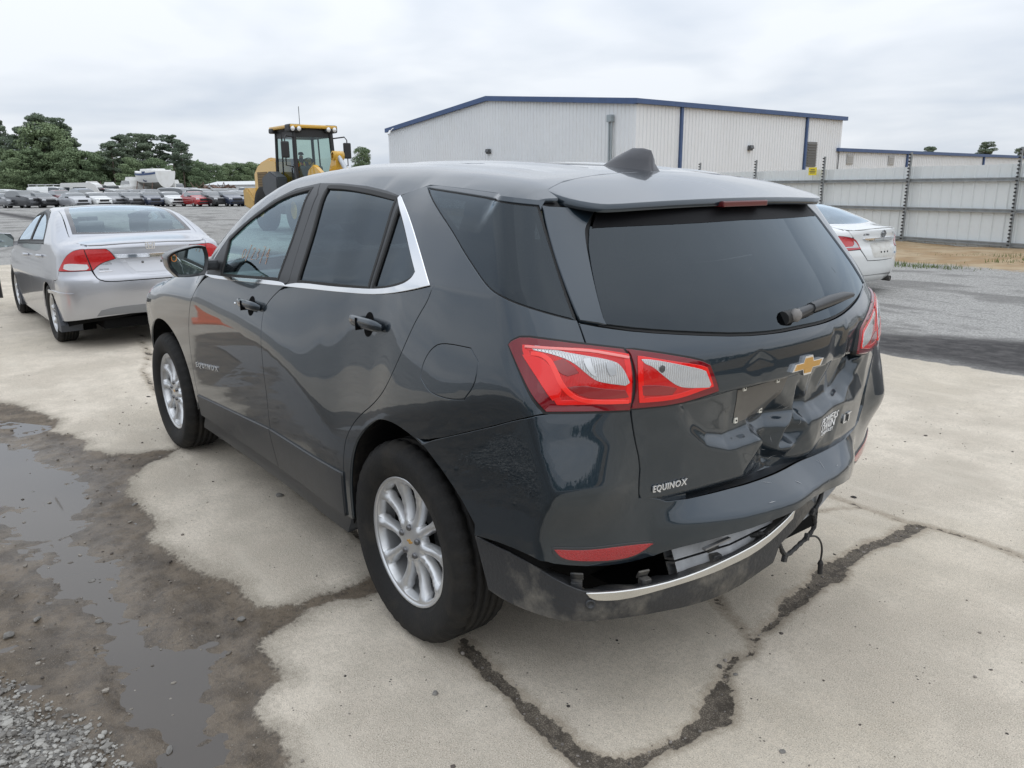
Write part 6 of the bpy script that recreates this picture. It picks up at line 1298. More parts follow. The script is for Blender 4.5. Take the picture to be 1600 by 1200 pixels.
    mb = MB(); wm = Matrix.Translation((1.62, .36, .88)) @ Matrix.Rotation(R(-65), 4, 'Y'); mb.tube([wm @ Vector((.18*math.cos(a), .18*math.sin(a), 0)) for a in np.linspace(0, 2*math.pi, 25)], .015, 6); mb.box((-.16, -.02, -.01), (.05, .02, .01), wm); mb.build('steering_wheel', SATIN, root)
    patch(b, 't', [(.55, .48), (1.3, .50), (1.3, -.50), (.55, -.48)], 'headlining', LINER, root, step=.15, off=-.03, flange=0, smooth=0)
    detail(b, root, bt, rbp, UCs, mir_, fd); return root, b
def on_rear(b, off):
    def f(P):
        P = np.array(P, float); th = np.arctan2(b.xc-P[:, 0], P[:, 1]); Q = b.wrap(b.xc-b.RW*th, P[:, 2]); return Q-b.normal(Q, 'w')*(-off)
    return f
SILVER = car_paint('silver metallic paint', (.47, .48, .51), .72, .30, .2)
GLS_C = glass('pale green glass', (.66, .74, .72), 1.6)
CIV_RED = lens_mat('saloon red lens', (.50, .012, .014), 30)
c_lid = [(-.352, 1.148), (-.50, 1.115), (-.642, 1.075), (-.680, 1.024)]
def civic_detail(b, root, bt, rb, UCs, mir_, fd):
    strip = np.array([(-.883, .962), (-.908, .928), (-1.0, .924), (UCs, .924)]); up = np.array([(-.90, .963), (-1.0, .960), (UCs, .958)])
    patch(b, 'w', cat_(strip, mir_(strip)[1:], mir_(up[:-1]), up[::-1]), 'chrome_bar', CHROME, bt, off=.02, ins=0, smooth=1, step=.02, flange=.018)
    q = np.array([(-.92, .915), (-.96, .82), (-1.02, .752), (-1.10, .742), (UCs, .742)]); pl_ = cat_(q, mir_(q)[1:], [(UCs, .918)])
    p2 = patch(b, 'w', pl_, 'plate_recess', mat('pale recess', (.50, .51, .54), .35, .5, coat=.6), bt, off=.0015, ins=0, smooth=1, step=.03, flange=.0)
    patch(b, 'w', inset(densify(pl_, .02), .035), 'plate_panel', mat('pale panel', (.56, .57, .60), .35, .5, coat=.6), bt, off=.004, ins=0, smooth=1, step=.03, flange=.004)
    f = on_rear(b, .006)
    for y in (.095, -.095):
        p = f([(-.9, y, .875)])[0]; mb = MB(); mb.lathe([(.0, .004), (.011, .004), (.013, 0)], 12, Matrix.Translation(p) @ Matrix.Rotation(R(-90), 4, 'Y')); mb.build('plate_screw', mat('dark screw', (.12, .12, .12), .5), bt)
    # square emblem with an H
    ring = [(-.042, -.036), (-.048, .036), (.048, .036), (.042, -.036)]; M = Matrix(((.0, 0, -1, -.872), (-1, 0, 0, .0), (0, 1, 0, 1.042), (0, 0, 0, 1))); mb = MB(); i_ = [(x*.84, y*.80) for x, y in ring]; n = 4
    P3 = b.wrap(np.array([UCs]), np.array([1.042]))[0]; M[0][3] = P3[0]+.002
    v = [(x, y, h_) for h_ in (0, .008) for L in (ring, i_) for x, y in L]
    mb.add(v, [(8+k, 8+(k+1) % 4, 12+(k+1) % 4, 12+k) for k in range(4)]+[(k, (k+1) % 4, 8+(k+1) % 4, 8+k) for k in range(4)]+[(4+(k+1) % 4, 4+k, 12+k, 12+(k+1) % 4) for k in range(4)], False, M)
    for s in (-1, 1): mb.prism([(s*.012, -.03), (s*.020, -.03), (s*.030, .03), (s*.020, .03)][::s], 0, .007, M)
    mb.prism([(-.018, -.004), (.018, -.004), (.018, .006), (-.018, .006)], 0, .0065, M); mb.build('emblem', CHROME, bt)
    GL_ = mat('grey lettering', (.14, .14, .15), .4)
    put_text('Curry Honda', (-.8, .49, .812), (.18, -1, .01), (0, 0, 1), (-1, 0, 0), .105, .017, 'dealer_lettering', GL_, bt, .1, 1.0, .002, on_rear(b, .001))
    fr_ = on_rear(b, .002); mb = MB(); rr_ = random.Random(5)
    for z0 in (.884, .866):                                      # two short worn lines of print
        y = .462
        while y > .372:
            w_ = rr_.uniform(.004, .010); P = fr_([(-.8, y, z0), (-.8, y-w_, z0), (-.8, y-w_, z0+.012), (-.8, y, z0+.012)]); mb.add(P, [(3, 2, 1, 0)]); y -= w_+rr_.uniform(.003, .007)
    mb.build('worn_print', GL_, bt)
    P = fr_([(-.8, .50-.14*t, .797+.004*t) for t in np.linspace(0, 1, 9)]); mb = MB(); mb.tube(P, [.002, .006, .004, .006, .003, .006, .004, .005, .002], 6); mb.build('script_badge', CHROME, bt)
    # bumper crease, dark foot of the bumper, mud flaps
    patch(b, 'w', [(-.10, .552), (-.35, .567), (-.556, .580), (-.60, .590), (-.40, .600), (-.10, .585)], 'bumper_crease', SILVER, rb, off=.012, ins=0, smooth=1, step=.03, flange=.012)
    q = np.array([(-.711, .345), (-.75, .405), (-.85, .432), (-1.0, .442), (UCs, .445)]); lo = np.array([(-.711, .345), (-.9, .36), (UCs, .37)])
    patch(b, 'w', cat_(q, mir_(q)[1:-1], mir_(lo), lo[::-1][1:-1]), 'bumper_foot', mat('grey lower bumper', (.20, .205, .21), .5), rb, off=.003, ins=0, smooth=1, step=.05, flange=.01)
    for sg in (1, -1):
        for x in (-.335, 2.37):
            mb = MB(); mb.prism([(x-.02, .45 if x < 0 else .42), (x+.06, .45 if x < 0 else .42), (x+.02, .17), (x-.14, .17), (x-.16, .24)], min(sg*.66, sg*.865), max(sg*.66, sg*.865), Matrix(((1, 0, 0, 0), (0, 0, 1, 0), (0, 1, 0, 0), (0, 0, 0, 1)))); mb.build('mud_flap', mat('grey mud flap', (.05, .055, .065), .6), root)
    mb = MB(); mb.box((.98, .14, .72), (1.2, .32, .98), bev=.09); mb.box((.95, -.06, .74), (1.15, .16, .95), bev=.08); mb.build('spent_airbag', mat('cream airbag', (.62, .60, .53), .9, bump=.6, bscale=12), root)
    P = b.top(np.array([.55]), np.array([.0]))[0]; mb = MB(); mb.box((2.0, -.12, 1.20), (2.03, .12, 1.27), bev=.01); mb.build('rear_view_mirror', SATIN, root)
D_C = dict(wb=2.70, xA=2.18, xB=1.06, xC=.12, ar=.345, rw=.315, dlo=[(2.22, .965), (2.0, 1.13), (1.75, 1.275), (1.5, 1.365), (1.06, 1.392), (.72, 1.372), (.46, 1.310), (.28, 1.21), (.14, 1.06)], iB=4, iR=6, rail=[(.46, .575), (.2, .595), (-.05, .615), (-.25, .64), (-.352, .645)], lid=c_lid,
    lampB=np.array([(-.466, .81), (-.491, .859), (-.544, .948), (-.596, 1.003), (-.642, 1.022), (-.676, 1.024), (-.714, .815)]), lampT=np.array([(-.682, 1.023), (-.828, 1.021), (-.859, .99), (-.889, .924), (-.794, .89), (-.747, .848), (-.725, .814)]),
    lampB_in=(('clear_lens', np.array([(-.523, .836), (-.532, .876), (-.579, .888), (-.69, .872), (-.699, .84), (-.683, .82), (-.564, .818)]), CLEAR),), bumpline=[(-.466, .805), (-.44, .735), (-.40, .712), (-.30, .700)], zw=.90, glass=GLS_C, frame=SATIN, red=CIV_RED, hz=.135, mir=(1.98, .975, 1.00), mirm=SILVER,
    border=[(.70, 0), (.72, .25), (.70, .44), (.66, .48), (.3, .545), (-.26, .60), (-.30, .605), (-.37, .3), (-.40, 0)], screen=[(2.28, 0), (2.22, .5), (2.10, .68), (1.9, .66), (1.55, .53), (1.47, .45), (1.44, 0)], cowl=2.40, lidx=-.42,
    lidside=[(-.46, .64), (-.60, .63), (-.69, .60), (-.765, .56)], lipx=-.818, lidrear=[(-.69, 1.075), (-.70, 1.02), (-.714, .94), (-.724, .811), (-.745, .75), (-.789, .71), (-.853, .697), (-1.0, .70), (-1.178, .702)],
    bump=[(-.30, .695), (-.40, .707), (-.44, .730), (-.47, .805), (-.714, .81), (-.741, .75), (-.785, .702), (-.853, .690), (-1.0, .693), (-1.178, .695)], bumplow=[(-.335, .30), (-.381, .28), (-.711, .33), (-.915, .35), (-1.115, .36), (-1.178, .36)])
civ_wheel_T = tyre_mesh(.318, .205, .205); civ_wheel_R = alloy_mesh(.208, .075, 7, 'rim', False)

CXY = (7.52, -.085, -.055)
civic, cb_ = saloon('silver_saloon', CIVIC, CXY, 0, 'silver four-door saloon with red tail lamps parked ahead of the dark damaged car', 'car', None, SILVER, D_C, civic_detail)
for x in (0, 2.70):
    for sg in (1, -1): wheel(civic, x, sg*.755, .317, civ_wheel_T, civ_wheel_R, sg, None, 5, .05, .075, .208)
# ------------------------------------------------------------------ white saloon by the fence
WHITE = car_paint('white paint', (.72, .73, .72), 0, .4, .2)
ALT_RED = mat('pale red lens', (.55, .05, .055), .15, coat=1.0)
def altima_detail(b, root, bt, rb, UCs, mir_, fd):
    strip = np.array([(-.835, .905), (-.892, .862), (-1.0, .855), (UCs, .855)]); up = np.array([(-.835, .912), (-1.0, .912), (UCs, .912)])
    patch(b, 'w', cat_(strip, mir_(strip)[1:], mir_(up[:-1]), up[::-1]), 'chrome_bar', CHROME, bt, off=.03, ins=0, smooth=1, step=.03, flange=.03)
    q = np.array([(-.945, .83), (-.96, .66), (-1.0, .615), (UCs, .610)]); patch(b, 'w', cat_(q, mir_(q)[1:], [(UCs, .84)]), 'plate_panel', mat('dusty white panel', (.62, .61, .57), .5, dirt=(.35, .31, .25), dscale=14, damt=.5), bt, off=.003, ins=0, smooth=1, step=.04, flange=.004)
    f = on_rear(b, .004); mb = MB()
    for y in (.09, 0, -.09):
        p = f([(-1.0, y, .69)])[0]; mb.lathe([(0, .004), (.014, .004), (.014, -.01)], 10, Matrix.Translation(p) @ Matrix.Rotation(R(-90), 4, 'Y'))
    mb.build('plate_holes', DARK, bt)['kind'] = 'stuff'
    p = f([(-1.0, 0, .968)])[0]; M = Matrix.Translation(p) @ Matrix.Rotation(R(-90), 4, 'Y'); mb = MB(); ring = [M @ Vector((.052*math.cos(a), .052*math.sin(a), .006)) for a in np.linspace(0, 2*math.pi, 25)]; mb.tube(ring, .009, 6); mb.box((-.014, -.068, .004), (.014, .068, .014), M, .003); mb.build('emblem', mat('dark chrome', (.25, .26, .27), .12, 1.0), bt)
    put_text('ALTIMA', (-1.0, .50, .955), (.2, -1, .0), (0, 0, 1), (-1, 0, 0), .15, .028, 'lettering', mat('grey lettering', (.14, .14, .15), .4), bt, .1, 1.1, .003, on_rear(b, .001))
    put_text('S', (-1.0, -.40, .955), (-.2, -1, .0), (0, 0, 1), (-1, 0, 0), .03, .03, 'lettering', mat('grey lettering', (.14, .14, .15), .4), bt, .1, 1.1, .003, on_rear(b, .001))
    P = on_rear(b, .003)([(-1, -.40, .645), (-1, -.47, .645), (-1, -.47, .668), (-1, -.40, .668)]); mb = MB(); mb.add(P, [(3, 2, 1, 0)]); mb.build('blue_badge', mat('blue badge', (.02, .15, .30), .3), bt)
    q = np.array([(-.80, .30), (-.84, .335), (-.9, .345), (UCs, .350)]); q2 = np.array([(-.80, .292), (-.84, .325), (-.9, .335), (UCs, .340)]); patch(b, 'w', cat_(q, mir_(q)[1:], mir_(q2[:-1]), q2[::-1]), 'bumper_groove', mat('grey groove', (.20, .20, .20), .6), rb, off=.002, ins=0, smooth=1, step=.05, flange=0)
    for sg in (1, -1):
        mb = MB(); mb.tube([(-.75, sg*.50, .235), (-.955, sg*.52, .225)], .045, 12, cap=False); mb.tube([(-.76, sg*.50, .235), (-.95, sg*.52, .225)], .036, 12); mb.build('exhaust_tip', mat('dark exhaust', (.12, .115, .11), .4, .8), rb)
D_A = dict(wb=2.776, xA=2.25, xB=1.08, xC=.08, ar=.36, rw=.33, dlo=[(2.3, .975), (2.05, 1.14), (1.8, 1.29), (1.5, 1.39), (1.08, 1.425), (.75, 1.405), (.46, 1.335), (.25, 1.22), (.08, 1.06)], iB=4, iR=6, rail=[(.46, .60), (.2, .62), (-.1, .645), (-.35, .67), (-.50, .685)], lid=[(-.45, 1.10), (-.60, 1.04), (-.66, .998), (-.70, .94)],
    lampB=np.array([(-.36, .88), (-.42, .935), (-.516, .948), (-.575, .952), (-.67, .93), (-.728, .901), (-.769, .842), (-.80, .754), (-.603, .734), (-.45, .78)]), lampB_in=(('red_core', np.array([(-.45, .86), (-.56, .925), (-.67, .90), (-.71, .84), (-.70, .80), (-.56, .795)]), ALT_RED), ('clear_lens', np.array([(-.71, .885), (-.75, .84), (-.775, .775), (-.56, .775), (-.70, .795), (-.72, .83)]), CLEAR)), bumpline=[(-.46, .78), (-.40, .74), (-.36, .72)], zw=.93, glass=glass('tinted saloon glass', (.30, .34, .36), 1.7), frame=SATIN, red=mat('deep red lens', (.40, .02, .03), .12, coat=1.0), hz=.14, mir=(2.05, 1.02, 1.02), mirm=WHITE,
    border=[(.62, 0), (.64, .3), (.60, .48), (.52, .52), (.15, .57), (-.40, .635), (-.46, .63), (-.56, .3), (-.60, 0)], screen=[(2.42, 0), (2.36, .5), (2.22, .70), (2.0, .68), (1.65, .56), (1.55, .46), (1.52, 0)], cowl=2.55, lidx=-.615, band=.012,
    lidside=[(-.62, .685), (-.78, .67), (-.88, .64)], lipx=-.965, lidrear=[(-.66, 1.03), (-.665, .998), (-.712, .924), (-.799, .749), (-.898, .575), (-1.0, .572), (-1.178, .57)],
    bump=[(-.36, .715), (-.40, .735), (-.46, .775), (-.603, .73), (-.79, .742), (-.893, .566), (-1.0, .562), (-1.178, .56)], bumplow=[(-.35, .30), (-.42, .24), (-.75, .215), (-1.0, .215), (-1.178, .215)])
alt, ab_ = saloon('white_saloon', ALTIMA, (4.95, -10.17, gz1(4.95, -10.2)-.01), 0, 'white four-door saloon half hidden behind the dark car in front of the steel fence', 'car', None, WHITE, D_A, altima_detail)
for x in (0, 2.776):
    for sg in (1, -1): wheel(alt, x, sg*.79, .33, tyre_mesh(.331, .215, .205) if False else civ_wheel_T, civ_wheel_R, sg, None, 5, .05, .075, .208)
# ================================================================== the far lot: rows of stored cars
def side_prof(pts): return pts
KIND = {
 'saloon': dict(L=(-1.0, 3.55), wb=2.7, w=.88, zb=.95, rw=.32, top=[(-1.0, .80), (-.95, .98), (-.4, 1.05), (.2, 1.36), (.8, 1.43), (1.4, 1.40), (2.25, 1.02), (3.2, .86), (3.5, .70), (3.55, .5)], win=(.15, 2.1)),
 'hatchback': dict(L=(-.75, 3.35), wb=2.6, w=.87, zb=.95, rw=.31, top=[(-.75, .85), (-.7, 1.05), (-.3, 1.40), (.5, 1.47), (1.3, 1.44), (2.15, 1.04), (3.0, .88), (3.3, .70), (3.35, .5)], win=(-.35, 2.0)),
 'crossover': dict(L=(-.9, 3.6), wb=2.75, w=.93, zb=1.08, rw=.36, top=[(-.9, .95), (-.85, 1.15), (-.5, 1.60), (.3, 1.70), (1.3, 1.66), (2.15, 1.18), (3.1, 1.05), (3.5, .85), (3.6, .55)], win=(-.55, 2.0)),
 'van': dict(L=(-1.0, 3.9), wb=3.0, w=.98, zb=1.10, rw=.35, top=[(-1.0, 1.2), (-.97, 1.7), (-.7, 1.82), (.8, 1.86), (2.0, 1.78), (3.0, 1.15), (3.6, .98), (3.85, .8), (3.9, .5)], win=(-.75, 2.6)),
 'cargo_van': dict(L=(-1.1, 4.2), wb=3.4, w=1.0, zb=1.2, rw=.37, top=[(-1.1, 1.3), (-1.08, 2.0), (-.8, 2.1), (2.0, 2.1), (2.6, 2.0), (3.3, 1.3), (3.9, 1.1), (4.15, .9), (4.2, .6)], win=(1.5, 2.8)),
 'pickup': dict(L=(-1.2, 4.2), wb=3.5, w=.98, zb=1.12, rw=.39, top=[(-1.2, .9), (-1.15, 1.12), (.5, 1.13), (.62, 1.5), (.95, 1.83), (1.8, 1.84), (2.7, 1.2), (3.7, 1.1), (4.1, .95), (4.2, .6)], win=(.75, 2.5)),
}
KINDMESH = {}
LAMPG = mat('lot headlamp', (.62, .64, .66), .15, coat=1.0); LOTGLASS = mat('lot window glass', (.035, .045, .05), .06, spec=.8, coat=1.0)
def kind_mesh(k):
    if k in KINDMESH: return KINDMESH[k]
    K = KIND[k]; x0, x1 = K['L']; ft = pchip(*zip(*K['top'])); xs = np.unique(np.concatenate([np.linspace(x0, x1, 26), [p[0] for p in K['top']]])); vs = []; n = 0
    for x in xs:
        zt = float(ft(x)); e = 1-.16*max(0, (x-(x1-.7))/.7)**2-.10*max(0, (x0+.5-x)/.5)**2; w = K['w']*e; sec = []
        zbl = min(K['zb'], zt-.03); under = .24
        for z, f in ((under, .93), (under+.16, .985), (.62*zbl+.05, 1.0), (zbl-.10, .985), (zbl, .95)): sec.append((w*f, z))
        hh = zt-zbl; sec += [(w*(.95-.30*hh*.55), zbl+hh*.55), (w*(.95-.30*hh*.9), zbl+hh*.9), (w*(.95-.30*hh)-.10, zt-.012), (w*.4, zt+.006)]
        ring = sec+[(-y, z) for y, z in sec[::-1]]; n = len(ring); vs += [(x, y, z) for y, z in ring]
    body = []; win = []; m = len(sec)
    for i in range(len(xs)-1):
        xm = (xs[i]+xs[i+1])/2; slope = abs(ft(xs[i+1])-ft(xs[i]))/(xs[i+1]-xs[i]); tall = ft(xm)-K['zb'] > .12
        for j in range(n-1):
            f = (i*n+j, i*n+j+1, (i+1)*n+j+1, (i+1)*n+j); jj = j if j < m else n-2-j
            side = jj in (4, 5) and tall and K['win'][0] < xm < K['win'][1]
            scr = jj >= 6 and slope > .35 and tall and (xm > K['win'][1]-.85 or xm < K['win'][0]+.45) and K['top'][1][0] <= xm
            (win if side or scr else body).append(f)
    body += [tuple(range(n))[::-1], tuple(range((len(xs)-1)*n, len(xs)*n))]
    out = {}
    mb = MB(); mb.add(vs, body, True); out['body'] = mb.mesh('body'); mb = MB(); mb.add(vs, win, False); out['windows'] = mb.mesh('windows'); out['windows'].materials.append(LOTGLASS)
    mb = MB(); r = K['rw']; mb.lathe([(0, .02), (r*.62, .02), (r*.66, .06), (r*.95, .08), (r, .03), (r, -.12)], 18); out['wheel'] = mb.mesh('wheel'); out['wheel'].materials.append(mat('lot tyre', (.025, .025, .026), .8))
    mb = MB(); mb.lathe([(0, .045), (r*.55, .05), (r*.6, .03)], 14); out['hub'] = mb.mesh('hub'); out['hub'].materials.append(ALLOY)
    zl = float(ft(x1-.32))-.11; w = K['w']; mb = MB(); mb.box((x1-.34, -.17, -.075), (x1-.02, .17, .07), Mx((-x1+.18, 0, 0)) , .0) ; mb = MB(); mb.box((-.14, -.16, -.07), (.10, .16, .07), bev=.03); out['headlamp'] = mb.mesh('headlamp'); out['headlamp'].materials.append(LAMPG)
    mb = MB(); mb.box((-.03, -.42, -.10), (.035, .42, .09), bev=.02); out['grille'] = mb.mesh('grille'); out['grille'].materials.append(mat('lot grille', (.02, .02, .022), .4))
    mb = MB(); mb.box((-.05, -.1, -.06), (.06, .1, .06), bev=.03); out['mirror'] = mb.mesh('mirror'); out['mirror'].materials.append(mat('lot mirror', (.05, .05, .055), .4))
    out['zl'] = zl; KINDMESH[k] = out; return out
PAINTS = {}
def lot_paint(name, c, metal=.3): return car_paint('lot '+name, c, metal, .4, .25)
COLS = {'white': (.68, .69, .68), 'silver': (.42, .43, .45), 'grey': (.16, .165, .175), 'black': (.015, .015, .017), 'red': (.38, .015, .018), 'navy': (.018, .028, .06), 'beige': (.40, .35, .28), 'green': (.05, .09, .07), 'blue': (.05, .10, .20), 'maroon': (.16, .02, .025), 'charcoal': (.05, .052, .058)}
def lot_car(kind, colname, x, y, rz, label, group):
    M = kind_mesh(kind); K = KIND[kind]; cat = {'saloon': 'car', 'hatchback': 'car', 'crossover': 'car', 'van': 'van', 'cargo_van': 'van', 'pickup': 'pickup truck'}[kind]
    t = thing('parked_'+{'car': 'car', 'van': 'van', 'pickup truck': 'pickup'}[cat], (x, y, gz1(x, y)-.01), rz, label, cat, group)
    o = link('body', M['body'], t); o.data = M['body']; 
    if not M['body'].materials: M['body'].materials.append(None)
    o.material_slots[0].link = 'OBJECT'; o.material_slots[0].material = lot_paint(colname, COLS[colname])
    link('windows', M['windows'], t)
    for wx in (0, K['wb']):
        for s in (1, -1):
            w = link('wheel', M['wheel'], t); w.location = (wx, s*(K['w']-.10), K['rw']); w.rotation_euler = (R(-90)*s, 0, 0); link('hub', M['hub'], w).location = (0, 0, .012)
    x1 = K['L'][1]
    for s in (1, -1):
        l = link('headlamp', M['headlamp'], t); l.location = (x1-.16, s*(K['w']*.70), M['zl']); l.rotation_euler = (0, 0, s*.25)
        l = link('mirror', M['mirror'], t); l.location = (K['win'][1]-.25, s*(K['w']+.05), K['zb']+.06)
    link('grille', M['grille'], t).location = (x1-.0, 0, M['zl']-.06 if M['zl'] > .6 else .55); g = link('grille', M['grille'], t); g.location = (x1+.005, 0, .40); g.scale = (1, 1.3, .8)
    return t
# place by bearing from the camera position and depth (metres), headings as parked
CAMP = Vector((-2.185, 2.1494, 0))
def bearing(px, depth):
    d = Vector((math.cos(CY), math.sin(CY), 0)); r = Vector((math.sin(CY), -math.cos(CY), 0))
    return CAMP+d*depth+r*((px-800)/1226.72*depth*math.cos(CP))
def face(px, depth, extra=0.0):
    p = bearing(px, depth); return p, math.atan2(CAMP.y-p.y, CAMP.x-p.x)+extra
LBLACK_ = mat('torn black plastic', (.010, .010, .011), .5)
ROW1 = [(11, 'saloon', 'grey', .35, 'grey saloon at the left end of the front row of stored cars'), (40, 'crossover', 'charcoal', .5, 'charcoal crossover between the grey and black cars at the left of the front row'), (66, 'hatchback', 'black', .4, 'black hatchback with big headlamps in the front row left of the silver saloon roof'),
 (118, 'saloon', 'silver', .3, 'silver car in the front row whose windscreen shows just over the silver saloon roof'), (150, 'saloon', 'white', .35, 'white car in the front row peeping over the middle of the silver saloon roof'), (178, 'saloon', 'grey', .3, 'grey car in the front row below the white sports vehicle over the roof'), (205, 'saloon', 'charcoal', .3, 'charcoal car in the front row over the right part of the silver saloon roof'), (236, 'hatchback', 'navy', .25, 'navy hatchback just left of the white front row saloon'),
 (267, 'saloon', 'white', .32, 'white saloon left of the red one in the front row of stored cars'), (308, 'saloon', 'red', .34, 'bright red saloon in the front row of stored cars'), (334, 'saloon', 'black', .4, 'black car squeezed between the red saloon and the navy saloon'), (359, 'saloon', 'navy', .36, 'navy blue saloon right of the red one beside the yellow loader'), (392, 'hatchback', 'silver', .3, 'silver hatchback half behind the tail of the yellow loader')]
ROW2 = [(3, 'crossover', 'white', .2, 'white crossover at the left end of the second row of stored cars'), (25, 'crossover', 'silver', .4, 'silver crossover behind the grey saloon at far left'), (52, 'crossover', 'grey', .3, 'grey crossover behind the black hatchback in the second row'), (98, 'crossover', 'maroon', .3, 'maroon crossover in the second row behind the silver saloon roof'), (132, 'van', 'blue', .3, 'blue people carrier in the second row over the silver saloon roof'), (190, 'crossover', 'white', .5, 'white crossover with dark windows in the second row below the cruiser'), (218, 'crossover', 'charcoal', .3, 'charcoal crossover in the second row below the sailing boat'),
 (240, 'crossover', 'grey', .3, 'grey crossover right of the charcoal one below the sailing boat keel'), (281, 'van', 'silver', .9, 'silver people carrier standing behind the red saloon'), (322, 'crossover', 'white', .9, 'white crossover with its side to the camera behind the black and navy cars'), (346, 'crossover', 'grey', .3, 'grey crossover behind the navy saloon in the second row'), (374, 'hatchback', 'silver', .4, 'silver hatchback behind the navy saloon next to the loader')]
ROW3 = [(16, 'van', 'white', .8, 'white van at far left in the third row under the trees'), (75, 'van', 'beige', .4, 'beige van in the third row beside the white ladder rack van'), (170, 'pickup', 'red', .6, 'red pickup in the third row under the trees'), (105, 'pickup', 'white', .7, 'white pickup in the third row left of the white caravan'), (208, 'pickup', 'silver', .5, 'silver pickup in the third row in front of the cruiser'), (300, 'pickup', 'grey', .8, 'grey pickup in the third row behind the silver people carrier'), (362, 'crossover', 'green', .5, 'dark green crossover in the third row before the long white shed'), (388, 'pickup', 'white', .6, 'white pickup in the third row left of the loader')]
for row, dep, grp in ((ROW1, 79, 'front row of stored cars'), (ROW2, 90, 'second row of stored cars'), (ROW3, 103, 'third row of stored cars')):
    for px, kind, c, ex, lab in row:
        p, a = face(px, dep+rnd.uniform(-1.2, 1.2), ex); d_ = Vector((math.cos(a), math.sin(a), 0))*-1.3; lot_car(kind, c, p.x+d_.x, p.y+d_.y, a, lab, grp)
lb = thing('loose_bumper', (11.3, .82, gz1(11.3, .9)), R(72), 'black torn bumper cover sticking out beside the front wheel of the silver saloon', 'bumper')
mb = MB(); pr_ = [(0, .10), (.02, .42), (.10, .46), (.16, .44), (.12, .40), (.06, .36), (.05, .12)]; st_ = [(0, .0), (.35, .03), (.75, .05), (1.1, .0), (1.3, -.12)]; n = len(pr_)
mb.add([(u, o_+a, z) for u, o_ in st_ for a, z in pr_], [(i*n+k, i*n+(k+1) % n, (i+1)*n+(k+1) % n, (i+1)*n+k) for i in range(4) for k in range(n)]+[tuple(range(n)), tuple(range(4*n, 5*n))[::-1]]); mb.build('bumper_cover', LBLACK_, lb)
# white cargo van with a ladder rack
p, a = face(64, 98, 1.1); v = lot_car('cargo_van', 'white', p.x, p.y, a, 'white cargo van carrying a ladder rack at left under the trees', 'third row of stored cars')
mb = MB()
for s in (-.85, .85): mb.tube([(-.8, s, 2.32), (2.3, s, 2.32)], .035, 6)
for x in (-.7, .3, 1.3, 2.2): mb.tube([(x, -.85, 2.1), (x, -.85, 2.34), (x, .85, 2.34), (x, .85, 2.1)], .03, 6)
mb.build('ladder_rack', mat('white rack', (.6, .6, .6), .5), v)
# ------------------------------------------------------------------ boats on the hard
HULLW = mat('white gelcoat', (.76, .76, .74), .3, dirt=(.45, .42, .34), dscale=1.2, damt=.35); HULLG = mat('weathered bottom paint', (.17, .17, .15), .8, dirt=(.10, .05, .03), dscale=1.5, damt=.6); BBLUE = mat('boat blue', (.035, .07, .17), .5)
def hull(L, beam_, depth, sheer, name, root, keel=True):
    st = np.linspace(0, 1, 15); secs = []; n = 9
    for t in st:
        w = beam_/2*(1-(max(0, t-.35)/.65)**2.4)*(.82+.18*min(1, t/.25)) ; zs = sheer*(.35*(t-.4)**2*4)
        ring = []
        for k in range(n):
            a = k/(n-1); yy = w*math.sin(a*math.pi/2)**.75; zz = -depth*(1-.35*t**3)*math.cos(a*math.pi/2)**1.1+zs*a; ring.append((L*(t-.45), yy, zz))
        secs.append(ring)
    up = MB(); lo = MB()
    for s in (1, -1):
        v = [(x, s*y, z) for r in secs for x, y, z in r]
        F1 = [(i*n+k, i*n+k+1, (i+1)*n+k+1, (i+1)*n+k) for i in range(14) for k in range(n-1) if k >= 4]; F2 = [(i*n+k, i*n+k+1, (i+1)*n+k+1, (i+1)*n+k) for i in range(14) for k in range(4)]
        if s > 0: F1 = [f[::-1] for f in F1]; F2 = [f[::-1] for f in F2]
        up.add(v, F1, True); lo.add(v, F2, True)
    v0 = secs[0]; up.add([(x, y, z) for x, y, z in v0]+[(x, -y, z) for x, y, z in v0[::-1][:-1]], [tuple(range(2*n-1))])
    up.build('topsides', HULLW, root); lo.build('bottom', HULLG, root)
    dk = MB(); dk.add([(r[-1][0], r[-1][1]-.02, r[-1][2]-.03) for r in secs]+[(r[-1][0], -r[-1][1]+.02, r[-1][2]-.03) for r in secs], [(i, i+1, 15+i+1, 15+i) for i in range(14)]); dk.build('deck', HULLW, root)
    if keel: mb = MB(); mb.prism([(-1.2, -depth+.15), (1.6, -depth+.05), (1.0, -depth-.9), (-.9, -depth-.9)], -.14, .14, Matrix(((1, 0, 0, 0), (0, 0, 1, 0), (0, 1, 0, 0), (0, 0, 0, 1)))); mb.build('keel', HULLG, root)
    return secs
p = bearing(243, 97); sb = thing('sailing_boat', (p.x, p.y, 3.55), math.atan2(CAMP.y-p.y, CAMP.x-p.x)+R(205), 'white sailing boat hull with blue stripe propped on stands above the stored cars', 'boat')
sc_ = hull(7.6, 2.9, 1.75, .55, 'hull', sb)
mb = MB()
for s in (1, -1): mb.add([(r[-1][0], s*(r[-1][1]+.02), r[-1][2]-.12) for r in sc_]+[(r[-1][0], s*(r[-2][1]*.35+r[-1][1]*.65+.025), r[-1][2]-.34) for r in sc_], [((i, 15+i, 15+i+1, i+1) if s < 0 else (i, i+1, 15+i+1, 15+i)) for i in range(14)])
mb.build('stripe', BBLUE, sb)
mb = MB(); mb.box((-2.0, -.8, .0), (1.4, .8, .42), bev=.15); mb.box((-3.0, -1.0, -.05), (-2.0, 1.0, .25), bev=.1); mb.build('cabin', HULLW, sb)
